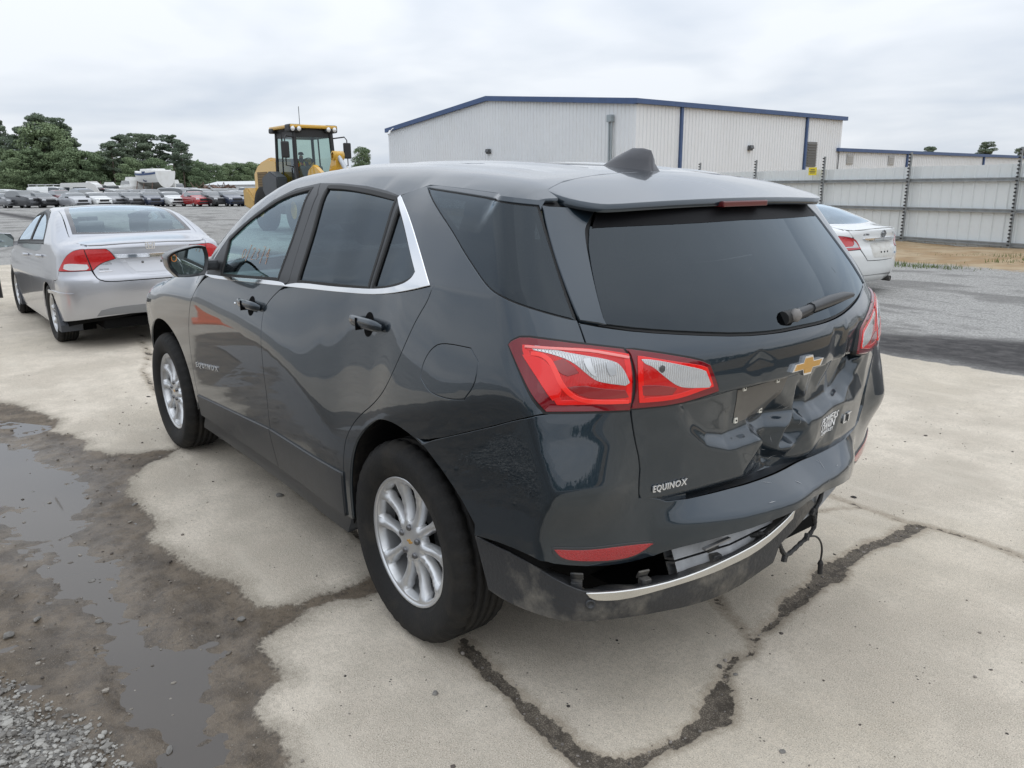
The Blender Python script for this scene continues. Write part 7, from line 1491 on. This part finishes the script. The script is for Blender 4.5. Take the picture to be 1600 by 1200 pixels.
mb = MB(); mb.add([(-1.4, -1.46, .1), (-.6, -1.5, .1), (-.3, -1.25, -1.0), (-1.0, -1.2, -1.1), (-1.5, -1.35, -.6)], [(0, 1, 2, 3, 4), (4, 3, 2, 1, 0)]); mb.add([(-1.4, 1.46, .1), (-.6, 1.5, .1), (-.3, 1.25, -1.0), (-1.0, 1.2, -1.1), (-1.5, 1.35, -.6)], [(0, 1, 2, 3, 4), (4, 3, 2, 1, 0)]); mb.build('blue_tarp', BBLUE, sb)
mb = MB()
for x in (-2.2, 0, 1.8):
    for s in (1, -1): mb.tube([(x, s*1.6, -3.6), (x, s*1.0, -1.0)], .05, 6)
for o_ in [mb.build('stand', mat('rusty stand', (.20, .13, .10), .8), sb)]: o_['kind'] = 'stuff'
def cruiser(px, dep, L, lab, rot, z=1.35):
    p = bearing(px, dep); t = thing('motor_boat', (p.x, p.y, z), math.atan2(CAMP.y-p.y, CAMP.x-p.x)+rot, lab, 'boat', 'motor boats stored behind the cars'); hull(L, L*.36, 1.0, .5, 'hull', t, False)
    mb = MB(); mb.prism([(-L*.35, 0), (L*.22, 0), (L*.10, .75), (-L*.30, .8)], -L*.13, L*.13, Matrix(((1, 0, 0, 0), (0, 0, 1, 0), (0, 1, 0, 0), (0, 0, 0, 1)))); mb.build('cabin', HULLW, t)
    mb = MB(); mb.prism([(-L*.27, .35), (L*.165, .35), (L*.11, .68), (-L*.25, .70)], -L*.135, L*.135, Matrix(((1, 0, 0, 0), (0, 0, 1, 0), (0, 1, 0, 0), (0, 0, 0, 1)))); mb.build('cabin_window', LOTGLASS, t)
    mb = MB(); mb.prism([(-L*.25, .8), (L*.02, .8), (-.04*L, 1.2), (-L*.22, 1.2)], -L*.10, L*.10, Matrix(((1, 0, 0, 0), (0, 0, 1, 0), (0, 1, 0, 0), (0, 0, 0, 1)))); mb.build('flybridge', HULLW, t)
    mb = MB(); mb.box((-L*.4, -.5, -z-.05), (L*.3, .5, -.85)); mb.build('cradle', mat('rusty stand', (.20, .13, .10), .8), t); return t
cruiser(209, 100, 6.6, 'white cabin cruiser standing left of the sailing boat', R(200), 1.9); cruiser(158, 106, 6.0, 'small beige cruiser on a cradle under the trees left of the white one', R(100), 1.5); cruiser(183, 109, 5.0, 'small cluttered motor boat between the beige and the white cruiser', R(80), 1.4); cruiser(276, 98, 6.0, 'low white motor boat right of the sailing boat above the silver people carrier', R(160), 1.5)
# caravan, long white shed, scrap
p, a = face(131, 101, 1.2); cv = thing('caravan', (p.x, p.y, -.05), a, 'white caravan with dark window parked under the trees', 'caravan')
mb = MB(); mb.prism([(-2.2, .5), (2.0, .5), (2.4, 1.3), (2.0, 2.3), (1.4, 2.55), (-2.0, 2.5), (-2.3, 1.6)], -1.05, 1.05, Matrix(((1, 0, 0, 0), (0, 0, 1, 0), (0, 1, 0, 0), (0, 0, 0, 1)))); mb.build('shell', mat('caravan white', (.66, .66, .64), .4), cv)
mb = MB()
for s in (1, -1): mb.box((-.6, s*1.06-.02, 1.4), (.9, s*1.06+.02, 2.0)); mb.box((-1.7, s*1.06-.02, 1.4), (-1.0, s*1.06+.02, 2.0))
mb.box((2.1, -.7, 1.45), (2.32, .7, 1.95)); mb.build('window', LOTGLASS, cv)
for s in (1, -1): mb = MB(); mb.lathe([(0, .1), (.32, .1), (.34, 0), (.32, -.1), (0, -.1)], 16, Matrix.Translation((-.2, s*.95, .34)) @ Matrix.Rotation(R(90), 4, 'X')); mb.build('wheel', TYRE, cv)
p0, p1 = bearing(326, 128), bearing(420, 122); ws = thing('long_shed', (p0.x, p0.y, 0), 0, 'long low white shed roof at the back of the lot left of the loader', 'shed')
d = (p1-p0); Ls = d.length; ang = math.atan2(d.y, d.x); ws.rotation_euler = (0, 0, ang); WSH = mat('white shed', (.60, .61, .61), .5)
mb = MB(); mb.box((0, 0, -.1), (Ls, 5, 2.2)); mb.build('wall', WSH, ws); mb = MB(); mb.add([(-.3, -.3, 2.2), (Ls, -.3, 2.2), (Ls, 2.5, 2.75), (-.3, 2.5, 2.75), (Ls, 5.3, 2.2), (-.3, 5.3, 2.2)], [(0, 1, 2, 3), (3, 2, 4, 5), (0, 3, 5)]); mb.build('roof', WSH, ws)
SCRAP = mat('rusty scrap', (.13, .085, .065), .85, var=.4, vscale=1.5)
for px, dep, lab, w in ((352, 112, 'heap of rusty scrap before the long white shed', 3.2), (170, 112, 'dark trailer load of scrap under the trees', 4.0), (318, 114, 'low rusty trailer frame behind the white crossover', 3.0)):
    p, a = face(px, dep, 1.57); t = thing('scrap_heap', (p.x, p.y, -.1), a, lab, 'scrap', 'scrap at the back of the lot'); mb = MB(); rs = random.Random(px)
    for _ in range(16): mb.box((-.5, -.3, -.15), (.5, .3, .15), Mx((rs.uniform(-w/2, w/2), rs.uniform(-.8, .8), rs.uniform(.8, 2.1)), (rs.uniform(-.5, .5), rs.uniform(-.5, .5), rs.uniform(0, 3)), (rs.uniform(.3, 1.2), rs.uniform(.4, 1.2), rs.uniform(.3, 1.4))))
    for _ in range(7): mb.tube([(rs.uniform(-w/2, w/2), rs.uniform(-.8, .8), .9), (rs.uniform(-w/2, w/2), rs.uniform(-.8, .8), rs.uniform(1.8, 2.9))], .05, 5)
    mb.build('scrap_pile', SCRAP, t); mb = MB(); mb.box((-w/2, -1, .5), (w/2, 1, .85)); mb.build('trailer_bed', mat('dark steel', (.04, .04, .042), .7), t)
# ================================================================== trees
LEAF = [None]*4
def leaf_mat(name, a, b):
    m = mat(name, a, .75, spec=.25); nt2 = m.node_tree; p2 = nt2.nodes['Principled BSDF']; g = N(nt2, 'ShaderNodeNewGeometry'); oi = N(nt2, 'ShaderNodeObjectInfo'); rp = N(nt2, 'ShaderNodeMix', data_type='RGBA')
    ad = N(nt2, 'ShaderNodeMath', operation='MULTIPLY_ADD'); nt2.links.new(oi.outputs['Random'], ad.inputs[0]); ad.inputs[1].default_value = .5; 
    ml2 = N(nt2, 'ShaderNodeMath', operation='MULTIPLY'); nt2.links.new(g.outputs['Random Per Island'], ml2.inputs[0]); ml2.inputs[1].default_value = .5; nt2.links.new(ml2.outputs[0], ad.inputs[2])
    nt2.links.new(ad.outputs[0], rp.inputs[0]); rp.inputs[6].default_value = (*a, 1); rp.inputs[7].default_value = (*b, 1); nt2.links.new(rp.outputs[2], p2.inputs['Base Color']); return m
PINE = leaf_mat('pine needles', (.10, .135, .095), (.18, .22, .15)); BROAD = leaf_mat('broad leaves', (.11, .16, .09), (.22, .28, .15)); BARK = mat('bark', (.12, .095, .075), .9, var=.3, vscale=3)
def crown_mesh(kind, hgt, seed, clumps, per, size):
    r_ = np.random.default_rng(seed); C_ = []
    if kind == 'pine':
        for _ in range(clumps):
            t = r_.uniform(.42, 1.0)**.8; z = hgt*t; rad = hgt*.20*(1-abs(t-.72)/.42*.8)*r_.uniform(.3, 1.15); a = r_.uniform(0, 6.28); C_.append((rad*math.cos(a), rad*math.sin(a), z, hgt*.055*r_.uniform(.7, 1.5), .55))
    else:
        for _ in range(clumps):
            t = r_.uniform(.16, 1.0); z = hgt*t; rad = hgt*.30*math.sin(math.pi*min(1, (t-.05)/1.0))**.6*r_.uniform(.2, 1.05); a = r_.uniform(0, 6.28); C_.append((rad*math.cos(a), rad*math.sin(a), z, hgt*.085*r_.uniform(.6, 1.4), .8))
    V = []; F_ = []
    for cx, cy, cz, rr, fl in C_:
        d = r_.normal(0, 1, (per, 3)); d /= np.linalg.norm(d, axis=1, keepdims=True); P = np.array([cx, cy, cz])+d*rr*np.array([1.2, 1.2, fl])*r_.uniform(.35, 1.0, (per, 1))**.5
        u = r_.normal(0, 1, (per, 3)); u /= np.linalg.norm(u, axis=1, keepdims=True); w = np.cross(u, d); w /= np.maximum(np.linalg.norm(w, axis=1, keepdims=True), 1e-6); s = size*r_.uniform(.5, 1.3, (per, 1)); b = len(V)*0+sum(len(q_) for q_ in V)
        quad = np.stack([P-u*s, P+w*s*.7, P+u*s, P-w*s*.7], 1).reshape(-1, 3); V.append(quad); F_.append(np.arange(len(quad)).reshape(-1, 4)+b)
    V = np.concatenate(V); F_ = np.concatenate(F_); me = bpy.data.meshes.new('crown'); me.from_pydata(V.tolist(), [], F_.tolist()); me.update()
    mb = MB(); mb.tube([(0, 0, -.5), (.1, .05, hgt*.4), (-.05, .1, hgt*.75), (0, 0, hgt*.97)], [hgt*.016, hgt*.013, hgt*.008, hgt*.003], 7)
    for cx, cy, cz, rr, fl in C_[::4]: mb.tube([(0, .05, max(cz-hgt*.08, hgt*.2)), (cx*.5, cy*.5, cz-hgt*.03), (cx, cy, cz)], [hgt*.005, hgt*.003, hgt*.001], 4)
    return me, mb.mesh('trunk')
TREES = {'pine': [crown_mesh('pine', 10, s, 44, 260, .115) for s in (1, 2, 3)], 'broad': [crown_mesh('broad', 10, s, 66, 240, .135) for s in (11, 12, 13)]}
for k, m_ in (('pine', PINE), ('broad', BROAD)):
    for c_, t_ in TREES[k]: c_.materials.append(m_); t_.materials.append(BARK)
tcount = 0
def tree(kind, px, dep, py_top, lab, grp, wide=1.0):
    global tcount
    p = bearing(px, dep); hz = 297-(px-160)*.011; hgt = 1.55+(hz-py_top)/1226.72*dep*.985
    t = thing('pine_tree' if kind == 'pine' else 'broadleaf_tree', (p.x, p.y, -.1), rnd.uniform(0, 6.28), lab, 'tree', grp); c_, tr_ = TREES[kind][tcount % 3]; tcount += 1
    s = hgt/10; a = link('crown', c_, t); b = link('trunk', tr_, t)
    t.scale = (s*wide, s*wide, s); return t
G1 = 'pines and broadleaf trees along the far side of the lot'
for px, top, w, lab in ((14, 196, .8, 'tall ragged pine at the far left edge of the wood'), (48, 205, .8, 'narrow pine between the left edge pine and the tallest clump'), (74, 188, .9, 'tallest pine of the left clump'), (98, 192, .9, 'second tall pine right of the tallest one'), (112, 200, .85, 'pine with long side branches at the right of the tall left clump'),
    (200, 217, 1.1, 'rounded pine group tree left of the boat masthead'), (222, 214, 1.1, 'rounded pine in the middle of the dome above the boat'), (240, 215, 1.1, 'rounded pine at the right of the dome above the boat'), (184, 228, 1.0, 'shorter pine at the left shoulder of the dome'), (278, 216, 1.0, 'separate conical pine right of the dome'), (292, 226, .95, 'pine leaning out on the right of the conical one')):
    tree('pine', px, 165+rnd.uniform(-8, 8), top, lab, G1, w)
for px, top, w, lab in ((0, 232, 1.3, 'bright leafy tree low at the left edge'), (30, 240, 1.3, 'leafy tree under the left edge pines'), (82, 200, 1.1, 'light green leafy tree standing among the tall left pines'), (62, 236, 1.3, 'leafy tree below the tallest pine'), (96, 240, 1.2, 'leafy tree below the second tall pine'), (122, 236, 1.2, 'leafy tree at the right foot of the tall clump'), (140, 240, 1.1, 'small leafy tree in the dip of the treeline'), (152, 243, 1.1, 'leafy tree in the lowest part of the treeline'), (168, 240, 1.1, 'leafy tree rising towards the dome'), (185, 248, 1.2, 'leafy tree under the left shoulder of the dome'), (210, 250, 1.2, 'leafy tree behind the cabin cruiser'), (250, 250, 1.1, 'leafy tree behind the sailing boat bow'), (303, 252, 1.2, 'low leafy tree right of the conical pine'), (320, 256, 1.2, 'low round tree in the far treeline'), (338, 258, 1.2, 'low round tree left of the far light green trees')):
    tree('broad', px, 158+rnd.uniform(-6, 6), top, lab, G1, w)
for px, top, lab in ((352, 262, 'lowest far light green tree at the left end of its row'), (362, 258, 'second far light green tree from the dark treeline'), (374, 256, 'far light green tree over the middle of the long white shed'), (386, 257, 'far light green tree just left of the tallest of its row'), (398, 256, 'far light green tree touching the rear of the loader hood'), (410, 258, 'far light green tree half hidden by the loader cab')):
    tree('broad', px, 230+rnd.uniform(-6, 6), top, lab, 'far light green trees left of the loader', 1.1)
und = MB(); ur = np.random.default_rng(31)
for px in np.arange(-60, 440, 3.0):
    dep = 172+ur.uniform(-4, 10) if px < 320 else 240; p = bearing(px, dep); hh = ur.uniform(4.0, 7.5)*(1 if px < 310 else .75)
    for _ in range(70):
        c = Vector((p.x+ur.normal(0, 1.4), p.y+ur.normal(0, 1.4), ur.uniform(0, hh))); u = Vector(ur.normal(0, 1, 3)).normalized(); w = u.orthogonal().normalized(); s = ur.uniform(.3, .65); und.add([c-u*s, c+w*s*.7, c+u*s, c-w*s*.7], [(0, 1, 2, 3)])
u_ = und.build('undergrowth', BROAD); u_['kind'] = 'stuff'
tree('broad', 571, 120, 233, 'solitary leafy tree right of the loader cab against the shed', 'lone trees', .75)
tree('pine', 1537, 215, 223, 'lone open pine above the low building at the right', 'lone trees', 1.0); tree('pine', 1450, 230, 230, 'top of a distant pine over the low building left of the lone one', 'lone trees', 1.1); tree('pine', 1594, 200, 232, 'pine at the right edge of the view behind a fence post', 'lone trees', 1.0)
# woods all round the yard behind the camera and to its left, seen in the car's paint and glass
tl = MB(); tr3 = np.random.default_rng(77)
for a_ in np.arange(66, 262, 1.0):
    D_ = tr3.uniform(130, 165); cx, cy = math.cos(R(a_))*D_, math.sin(R(a_))*D_; hh = tr3.uniform(4.5, 7.0)
    for _ in range(24):
        t_ = tr3.uniform(.05, 1); rr = hh*.26*math.sin(math.pi*min(1, t_*.92+.06))**.6; b_ = tr3.uniform(0, 6.28); c = Vector((cx+rr*math.cos(b_), cy+rr*math.sin(b_), hh*t_))
        for _2 in range(7):
            e_ = c+Vector(tr3.normal(0, .8, 3)); u = Vector(tr3.normal(0, 1, 3)).normalized(); w = u.orthogonal().normalized(); s = tr3.uniform(.35, .8); tl.add([e_-u*s, e_+w*s*.8, e_+u*s, e_-w*s*.8], [(0, 1, 2, 3)])
tlo = tl.build('surrounding_woods', PINE); tlo['kind'] = 'stuff'
# ================================================================== yellow wheel loader
YELLOW = car_paint('loader yellow', (.62, .36, .045), 0, .45, .3); LGREY = mat('loader grey', (.055, .06, .065), .5, var=.15, vscale=3); LBLACK = mat('loader black', (.014, .014, .015), .5)
p = bearing(482, 31.0); ld_a = math.atan2(CAMP.y-p.y, CAMP.x-p.x)+R(24); ld = thing('wheel_loader', (p.x, p.y, -.05), ld_a, 'yellow wheel loader with black framed glass cab standing behind the dark car', 'loader')
W = lambda mb, n_, m_, lab=None, par=None: (lambda o: o)(mb.build(n_, m_, par or ld))
XZ = Matrix(((1, 0, 0, 0), (0, 0, 1, 0), (0, 1, 0, 0), (0, 0, 0, 1)))
def xzprism(mb, poly, y0, y1, bev=0.0):
    bm = bmesh.new(); vs_ = [bm.verts.new((x, y0, z)) for x, z in poly]; f = bm.faces.new(vs_); r_ = bmesh.ops.extrude_face_region(bm, geom=[f]); bmesh.ops.translate(bm, verts=[g for g in r_['geom'] if isinstance(g, bmesh.types.BMVert)], vec=(0, y1-y0, 0)); bmesh.ops.recalc_face_normals(bm, faces=bm.faces)
    if bev: bmesh.ops.bevel(bm, geom=list(bm.edges), offset=bev, segments=2, affect='EDGES')
    mb.bm(bm); bm.free(); return mb
mb = MB(); xzprism(mb, [(-3.25, .95), (-.75, 1.0), (-.75, 2.35), (-1.6, 2.42), (-2.7, 2.25), (-3.2, 1.95)], -.82, .82, .10); hood_ = W(mb, 'engine_hood', YELLOW)
for s in (1, -1):
    mb = MB(); mb.box((-2.75, s*.825-.01, 1.35), (-1.75, s*.825+.01, 1.95)); mb.build('side_grille', mat('brown grille', (.13, .085, .035), .7), hood_)
    for i in range(7): mb = MB(); mb.box((-2.75, s*.84-.008, 1.38+i*.085), (-1.75, s*.84+.008, 1.41+i*.085)); mb.build('grille_slat', mat('brown slat', (.20, .13, .05), .6), hood_)
mb = MB(); mb.box((-3.27, -.6, 1.15), (-3.22, .6, 1.85)); mb.build('rear_grille', LBLACK, hood_)
mb = MB(); xzprism(mb, [(-3.75, .78), (-2.6, .62), (-2.6, 1.02), (-3.3, 1.42), (-3.75, 1.42)], -1.12, 1.12, .06); W(mb, 'counterweight', mat('tan yellow', (.50, .32, .10), .6, var=.1, vscale=4))  # tan yellow, duller than the hood
mb = MB(); mb.box((-2.2, -.7, .55), (2.4, .7, 1.0), bev=.05); W(mb, 'chassis', LBLACK)
CGL = glass('cab glass', (.60, .70, .66), 1.3)
cabf = MB(); x0c, x1c, yc, z0c, z1c = -.85, .95, .78, 1.35, 3.22
for x, xt, rr_ in ((x0c, x0c+.05, .06), (-.28, -.28, .03), (x1c, x1c-.12, .085)):
    for s in (1, -1): cabf.tube([(x, s*yc, z0c), (xt, s*(yc-.06), z1c)], rr_, 6)
cabf.box((x0c, -yc+.04, 2.98), (x1c-.1, yc-.04, 3.22))
for z, g in ((z0c, 0), (z1c, .06)):
    c_ = [(x0c+(.05 if g else 0), -(yc-g)), (x1c-(.12 if g else 0), -(yc-g)), (x1c-(.12 if g else 0), yc-g), (x0c+(.05 if g else 0), yc-g)]
    cabf.tube([(x, y, z) for x, y in c_+c_[:1]], .06, 6)
cab = W(cabf, 'cab_frame', LBLACK)
def pane(a, b, c, d): mb = MB(); mb.add([a, b, c, d], [(0, 1, 2, 3)]); return mb.build('cab_window', CGL, cab)
for s in (1, -1): pane((x0c, s*yc, z0c), (.05, s*yc, z0c), (.05, s*(yc-.06), z1c), (x0c+.05, s*(yc-.06), z1c)); pane((.05, s*yc, z0c), (x1c, s*yc, z0c), (x1c-.12, s*(yc-.06), z1c), (.05, s*(yc-.06), z1c))
pane((x1c, -yc, z0c), (x1c, yc, z0c), (x1c-.12, yc-.06, z1c), (x1c-.12, -yc+.06, z1c)); pane((x0c, -yc, z0c), (x0c, yc, z0c), (x0c+.05, yc-.06, z1c), (x0c+.05, -yc+.06, z1c))
mb = MB(); mb.box((-1.0, -.92, 3.24), (1.02, .92, 3.35), bev=.05); W(mb, 'cab_roof', YELLOW)
mb = MB(); mb.box((.55, -.95, 3.12), (1.0, -.45, 3.36), bev=.06); mb.box((.55, .45, 3.12), (1.0, .95, 3.36), bev=.06); mb.box((-.98, -.95, 3.14), (-.6, .95, 3.30), bev=.05); lh = W(mb, 'light_housing', LBLACK); lh['kind'] = 'stuff'
for y in (-.82, -.58, .58, .82): mb = MB(); mb.lathe([(0, .02), (.075, .02), (.08, 0)], 12, Matrix.Translation((1.0, y, 3.22)) @ Matrix.Rotation(R(90), 4, 'Y')); W(mb, 'work_light', mat('work light', (.75, .76, .76), .1, .3))
for s in (1, -1):
    mb = MB(); mb.tube([(.9, s*.75, 2.95), (1.1, s*1.15, 3.0), (1.15, s*1.22, 2.9), (1.15, s*1.22, 2.1), (.95, s*.78, 2.05)], .022, 6); W(mb, 'mirror_bracket', LBLACK); mb = MB(); mb.box((1.10, s*1.22-.15, 2.32), (1.19, s*1.22+.15, 2.82), bev=.04); W(mb, 'door_mirror', LBLACK)
mb = MB(); mb.tube([(-.9, .3, 3.4), (-.9, .3, 4.05)], .012, 5); W(mb, 'aerial', LBLACK)
mb = MB(); mb.box((-.95, -.95, 1.0), (.55, .95, 1.40), bev=.05); xzprism(mb, [(-1.25, .85), (.2, .85), (.2, 1.75), (-.55, 1.95), (-1.25, 1.75)], -1.25, -.82, .04); xzprism(mb, [(-1.25, .85), (.2, .85), (.2, 1.75), (-.55, 1.95), (-1.25, 1.75)], .82, 1.25, .04); pl2 = W(mb, 'platform', LGREY); pl2['kind'] = 'stuff'
mb = MB(); mb.box((-.6, 1.252, 1.30), (-.2, 1.258, 1.55)); W(mb, 'red_panel', mat('red panel', (.30, .03, .035), .5))
mb = MB(); mb.box((.2, -.35, 1.35), (.85, .35, 2.1), bev=.08); W(mb, 'console', LGREY); mb = MB(); mb.box((-.6, -.27, 1.4), (-.05, .27, 1.75), bev=.05); mb.box((-.68, -.27, 1.7), (-.55, .27, 2.35), bev=.05); W(mb, 'seat', LBLACK)
mb = MB(); wm = Matrix.Translation((.22, 0, 2.22)) @ Matrix.Rotation(R(-40), 4, 'Y'); mb.tube([wm @ Vector((.2*math.cos(a), .2*math.sin(a), 0)) for a in np.linspace(0, 6.283, 21)], .018, 6); mb.tube([wm @ Vector((0, 0, 0)), wm @ Vector((0, 0, -.4))], .03, 6); W(mb, 'steering_wheel', LBLACK)
for s in (1, -1):
    mb = MB(); xzprism(mb, [(1.2, 1.25), (1.7, 1.95), (2.1, 2.1), (3.9, 1.35), (3.85, 1.05), (2.2, 1.65), (1.5, 1.1)], s*.55-.09, s*.55+.09, .02); W(mb, 'lift_arm', YELLOW)
    mb = MB(); mb.tube([(1.0, s*.5, 1.2), (2.6, s*.5, 1.45)], .07, 8); W(mb, 'lift_cylinder', STEEL)
mb = MB(); xzprism(mb, [(2.3, 1.9), (2.7, 2.45), (2.95, 2.4), (2.9, 1.4), (2.6, 1.2)], -.14, .14, .02); mb.lathe([(.1, -.2), (.14, -.2), (.14, .2), (.1, .2)], 12, Matrix.Translation((2.8, 0, 2.35)) @ Matrix.Rotation(R(90), 4, 'X')); W(mb, 'bucket_linkage', YELLOW)
mb = MB(); xzprism(mb, [(.9, .7), (2.0, .7), (2.0, 1.5), (1.4, 1.75), (.9, 1.4)], -.6, .6, .04); W(mb, 'front_frame', YELLOW)
mb = MB(); mb.tube([(2.9, 0, 2.3), (3.9, 0, 1.5)], .08, 8); W(mb, 'tilt_cylinder', STEEL)
mb = MB(); pr_ = [(4.0+.75*math.cos(a), 1.0+.6*math.sin(a)) for a in np.linspace(R(95), R(250), 10)]+[(4.9, .42), (4.9, .38), (3.6, .36)]; vs = []; n = len(pr_)
mb.add([(x, y, z) for y in (-1.35, 1.35) for x, z in pr_], [(i, i+1, n+i+1, n+i) for i in range(n-1)]+[tuple(range(n)), tuple(range(n, 2*n))[::-1]]); W(mb, 'bucket', mat('worn bucket', (.20, .17, .13), .6, .3, dirt=(.2, .12, .06), dscale=3))
LT = MB(); LT.lathe([(.28, -.24), (.42, -.28), (.68, -.26), (.74, -.2), (.74, .2), (.68, .26), (.42, .28), (.28, .24)], 36); ltm = LT.mesh('tyre'); ltm.materials.append(TYRE); LR_ = MB(); LR_.lathe([(0, .12), (.16, .14), (.2, .08), (.32, .08), (.36, .2), (.40, .24)], 24); lrm = LR_.mesh('rim'); lrm.materials.append(YELLOW)
for x in (-1.55, 1.55):
    for s in (1, -1): k = thing('wheel', (x, s*1.0, .73), 0); k.parent = ld; k.rotation_euler = (R(-90)*s, 0, 0); link('tyre', ltm, k); link('rim', lrm, k)
for s in (1, -1):
    mb = MB(); mb.tube([(1.1, s*.95, 1.2), (1.1, s*1.0, 2.0), (1.35, s*1.0, 2.05), (1.5, s*1.0, 1.2)], .025, 6); W(mb, 'grab_rail', LBLACK)
mb = MB(); mb.tube([(-3.0, .95, 1.55), (-3.0, 1.25, 1.95)], .03, 6); mb.box((-3.35, .92, 1.92), (-2.75, 1.3, 1.99), bev=.02); W(mb, 'rear_step', LGREY)
# the driver: one skinned figure seated in the cab, wearing an orange vest and a cap
def skin_mesh(verts, edges, rad, name, sub=2):
    me = bpy.data.meshes.new(name); me.from_pydata(verts, edges, []); o = bpy.data.objects.new(name, me); COL.objects.link(o); m = o.modifiers.new('s', 'SKIN'); 
    for i, r_ in enumerate(rad): me.skin_vertices[0].data[i].radius = r_ if hasattr(r_, '__len__') else (r_, r_)
    me.skin_vertices[0].data[0].use_root = True; m.use_smooth_shade = True; s_ = o.modifiers.new('u', 'SUBSURF'); s_.levels = sub; bpy.context.view_layer.update(); out = bpy.data.meshes.new_from_object(o.evaluated_get(bpy.context.evaluated_depsgraph_get())); bpy.data.objects.remove(o); out.name = name; return out
ld.scale = (1, 1, 1.15)
dr = thing('person', ld.matrix_basis @ Vector((0, 0, 0)), 0, 'driver in an orange vest and dark cap sitting at the wheel of the loader', 'person'); dr.location = Matrix.LocRotScale(ld.location, ld.rotation_euler, None) @ Vector((-.35, 0, 1.78*1.15)); dr.rotation_euler = ld.rotation_euler
sv = [(0, 0, .08), (-.04, 0, .28), (-.03, 0, .48), (0, 0, .58), (.03, 0, .66), (.05, 0, .76), (-.03, .19, .50), (.06, .27, .26), (.34, .17, .34), (.43, .13, .40), (-.03, -.19, .50), (.06, -.27, .26), (.34, -.17, .34), (.43, -.13, .40), (.03, .10, .06), (.42, .14, .04), (.50, .13, -.36), (.62, .13, -.40), (.03, -.10, .06), (.42, -.14, .04), (.50, -.13, -.36), (.62, -.13, -.40)]
se = [(0, 1), (1, 2), (2, 3), (3, 4), (4, 5), (2, 6), (6, 7), (7, 8), (8, 9), (2, 10), (10, 11), (11, 12), (12, 13), (0, 14), (14, 15), (15, 16), (16, 17), (0, 18), (18, 19), (19, 20), (20, 21)]
sr = [(.15, .13), (.16, .12), (.17, .11), .055, .085, .075, .07, .052, .042, .035, .07, .052, .042, .035, .085, .07, .05, .04, .085, .07, .05, .04]
link('body', skin_mesh(sv, se, sr, 'body'), dr, mat('dark work clothes', (.045, .05, .06), .85))
link('vest', skin_mesh([(0, 0, .10), (-.04, 0, .28), (-.03, 0, .50), (-.03, .15, .52), (-.03, -.15, .52)], [(0, 1), (1, 2), (2, 3), (2, 4)], [(.17, .15), (.18, .14), (.18, .125), .085, .085], 'vest'), dr, mat('orange vest', (.72, .13, .03), .7))
mb = MB()
for s in (1, -1): mb.tube([(.11, s*.09, .2), (.13, s*.09, .36), (.06, s*.09, .52), (-.06, s*.09, .58)], .02, 6)
mb.build('vest_stripe', mat('lime stripe', (.55, .62, .12), .6), dr)['kind'] = 'stuff'
hd = link('head', skin_mesh([(.02, 0, .62), (.04, 0, .70), (.045, 0, .79)], [(0, 1), (1, 2)], [(.07, .07), (.088, .078), (.078, .07)], 'head'), dr, mat('skin', (.35, .20, .14), .6))
mb = MB(); mb.lathe([(.10, 0), (.10, .05), (.08, .09), (.03, .11), (0, .112)], 16, Matrix.Translation((.035, 0, .79))); mb.box((.10, -.06, .79), (.21, .06, .805), bev=.006); mb.build('cap', mat('dark cap', (.03, .03, .035), .8), dr)
# ================================================================== trailer jack and wheel at the right edge
TJX, TJY, TJA = 2.21, -12.55, R(-128)
JK = mat('black trailer steel', (.02, .021, .024), .5)
tj = thing('trailer', (TJX, TJY, gz1(TJX, TJY)), TJA, 'black trailer tongue with jack stand and small tyre at the right edge of the gravel', 'trailer')
mb = MB(); mb.box((-.10, -.05, .02), (.45, .05, .10)); mb.box((-.02, -.045, .08), (.06, .045, .58)); mb.box((.26, -.04, .08), (.33, .04, .56)); mb.box((-.06, -.06, .55), (1.9, .06, .62)); mb.tube([(-.14, 0, .05), (-.02, 0, .05)], .045, 8); mb.build('frame', JK, tj)
mb = MB(); mb.lathe([(.12, -.08), (.22, -.09), (.27, -.05), (.27, .05), (.22, .09), (.12, .08)], 24, Matrix.Translation((.55, .75, .26)) @ Matrix.Rotation(R(90), 4, 'X')); mb.build('wheel', TYRE, tj)
# orange traffic cone standing off the left edge of the view; the front door mirrors it
cn = thing('traffic_cone', (7.1, 2.58, gz1(7.1, 2.58)), .3, 'orange traffic cone on the wet ground left of the cars', 'cone')
mb = MB(); mb.lathe([(.13, .035), (.115, .05), (.03, .40), (.02, .41)], 24); mb.build('cone_body', mat('orange rubber', (.80, .13, .015), .5), cn); mb = MB(); mb.box((-.2, -.2, 0), (.2, .2, .035), bev=.01); mb.build('cone_base', mat('orange rubber', (.80, .13, .015), .5), cn)
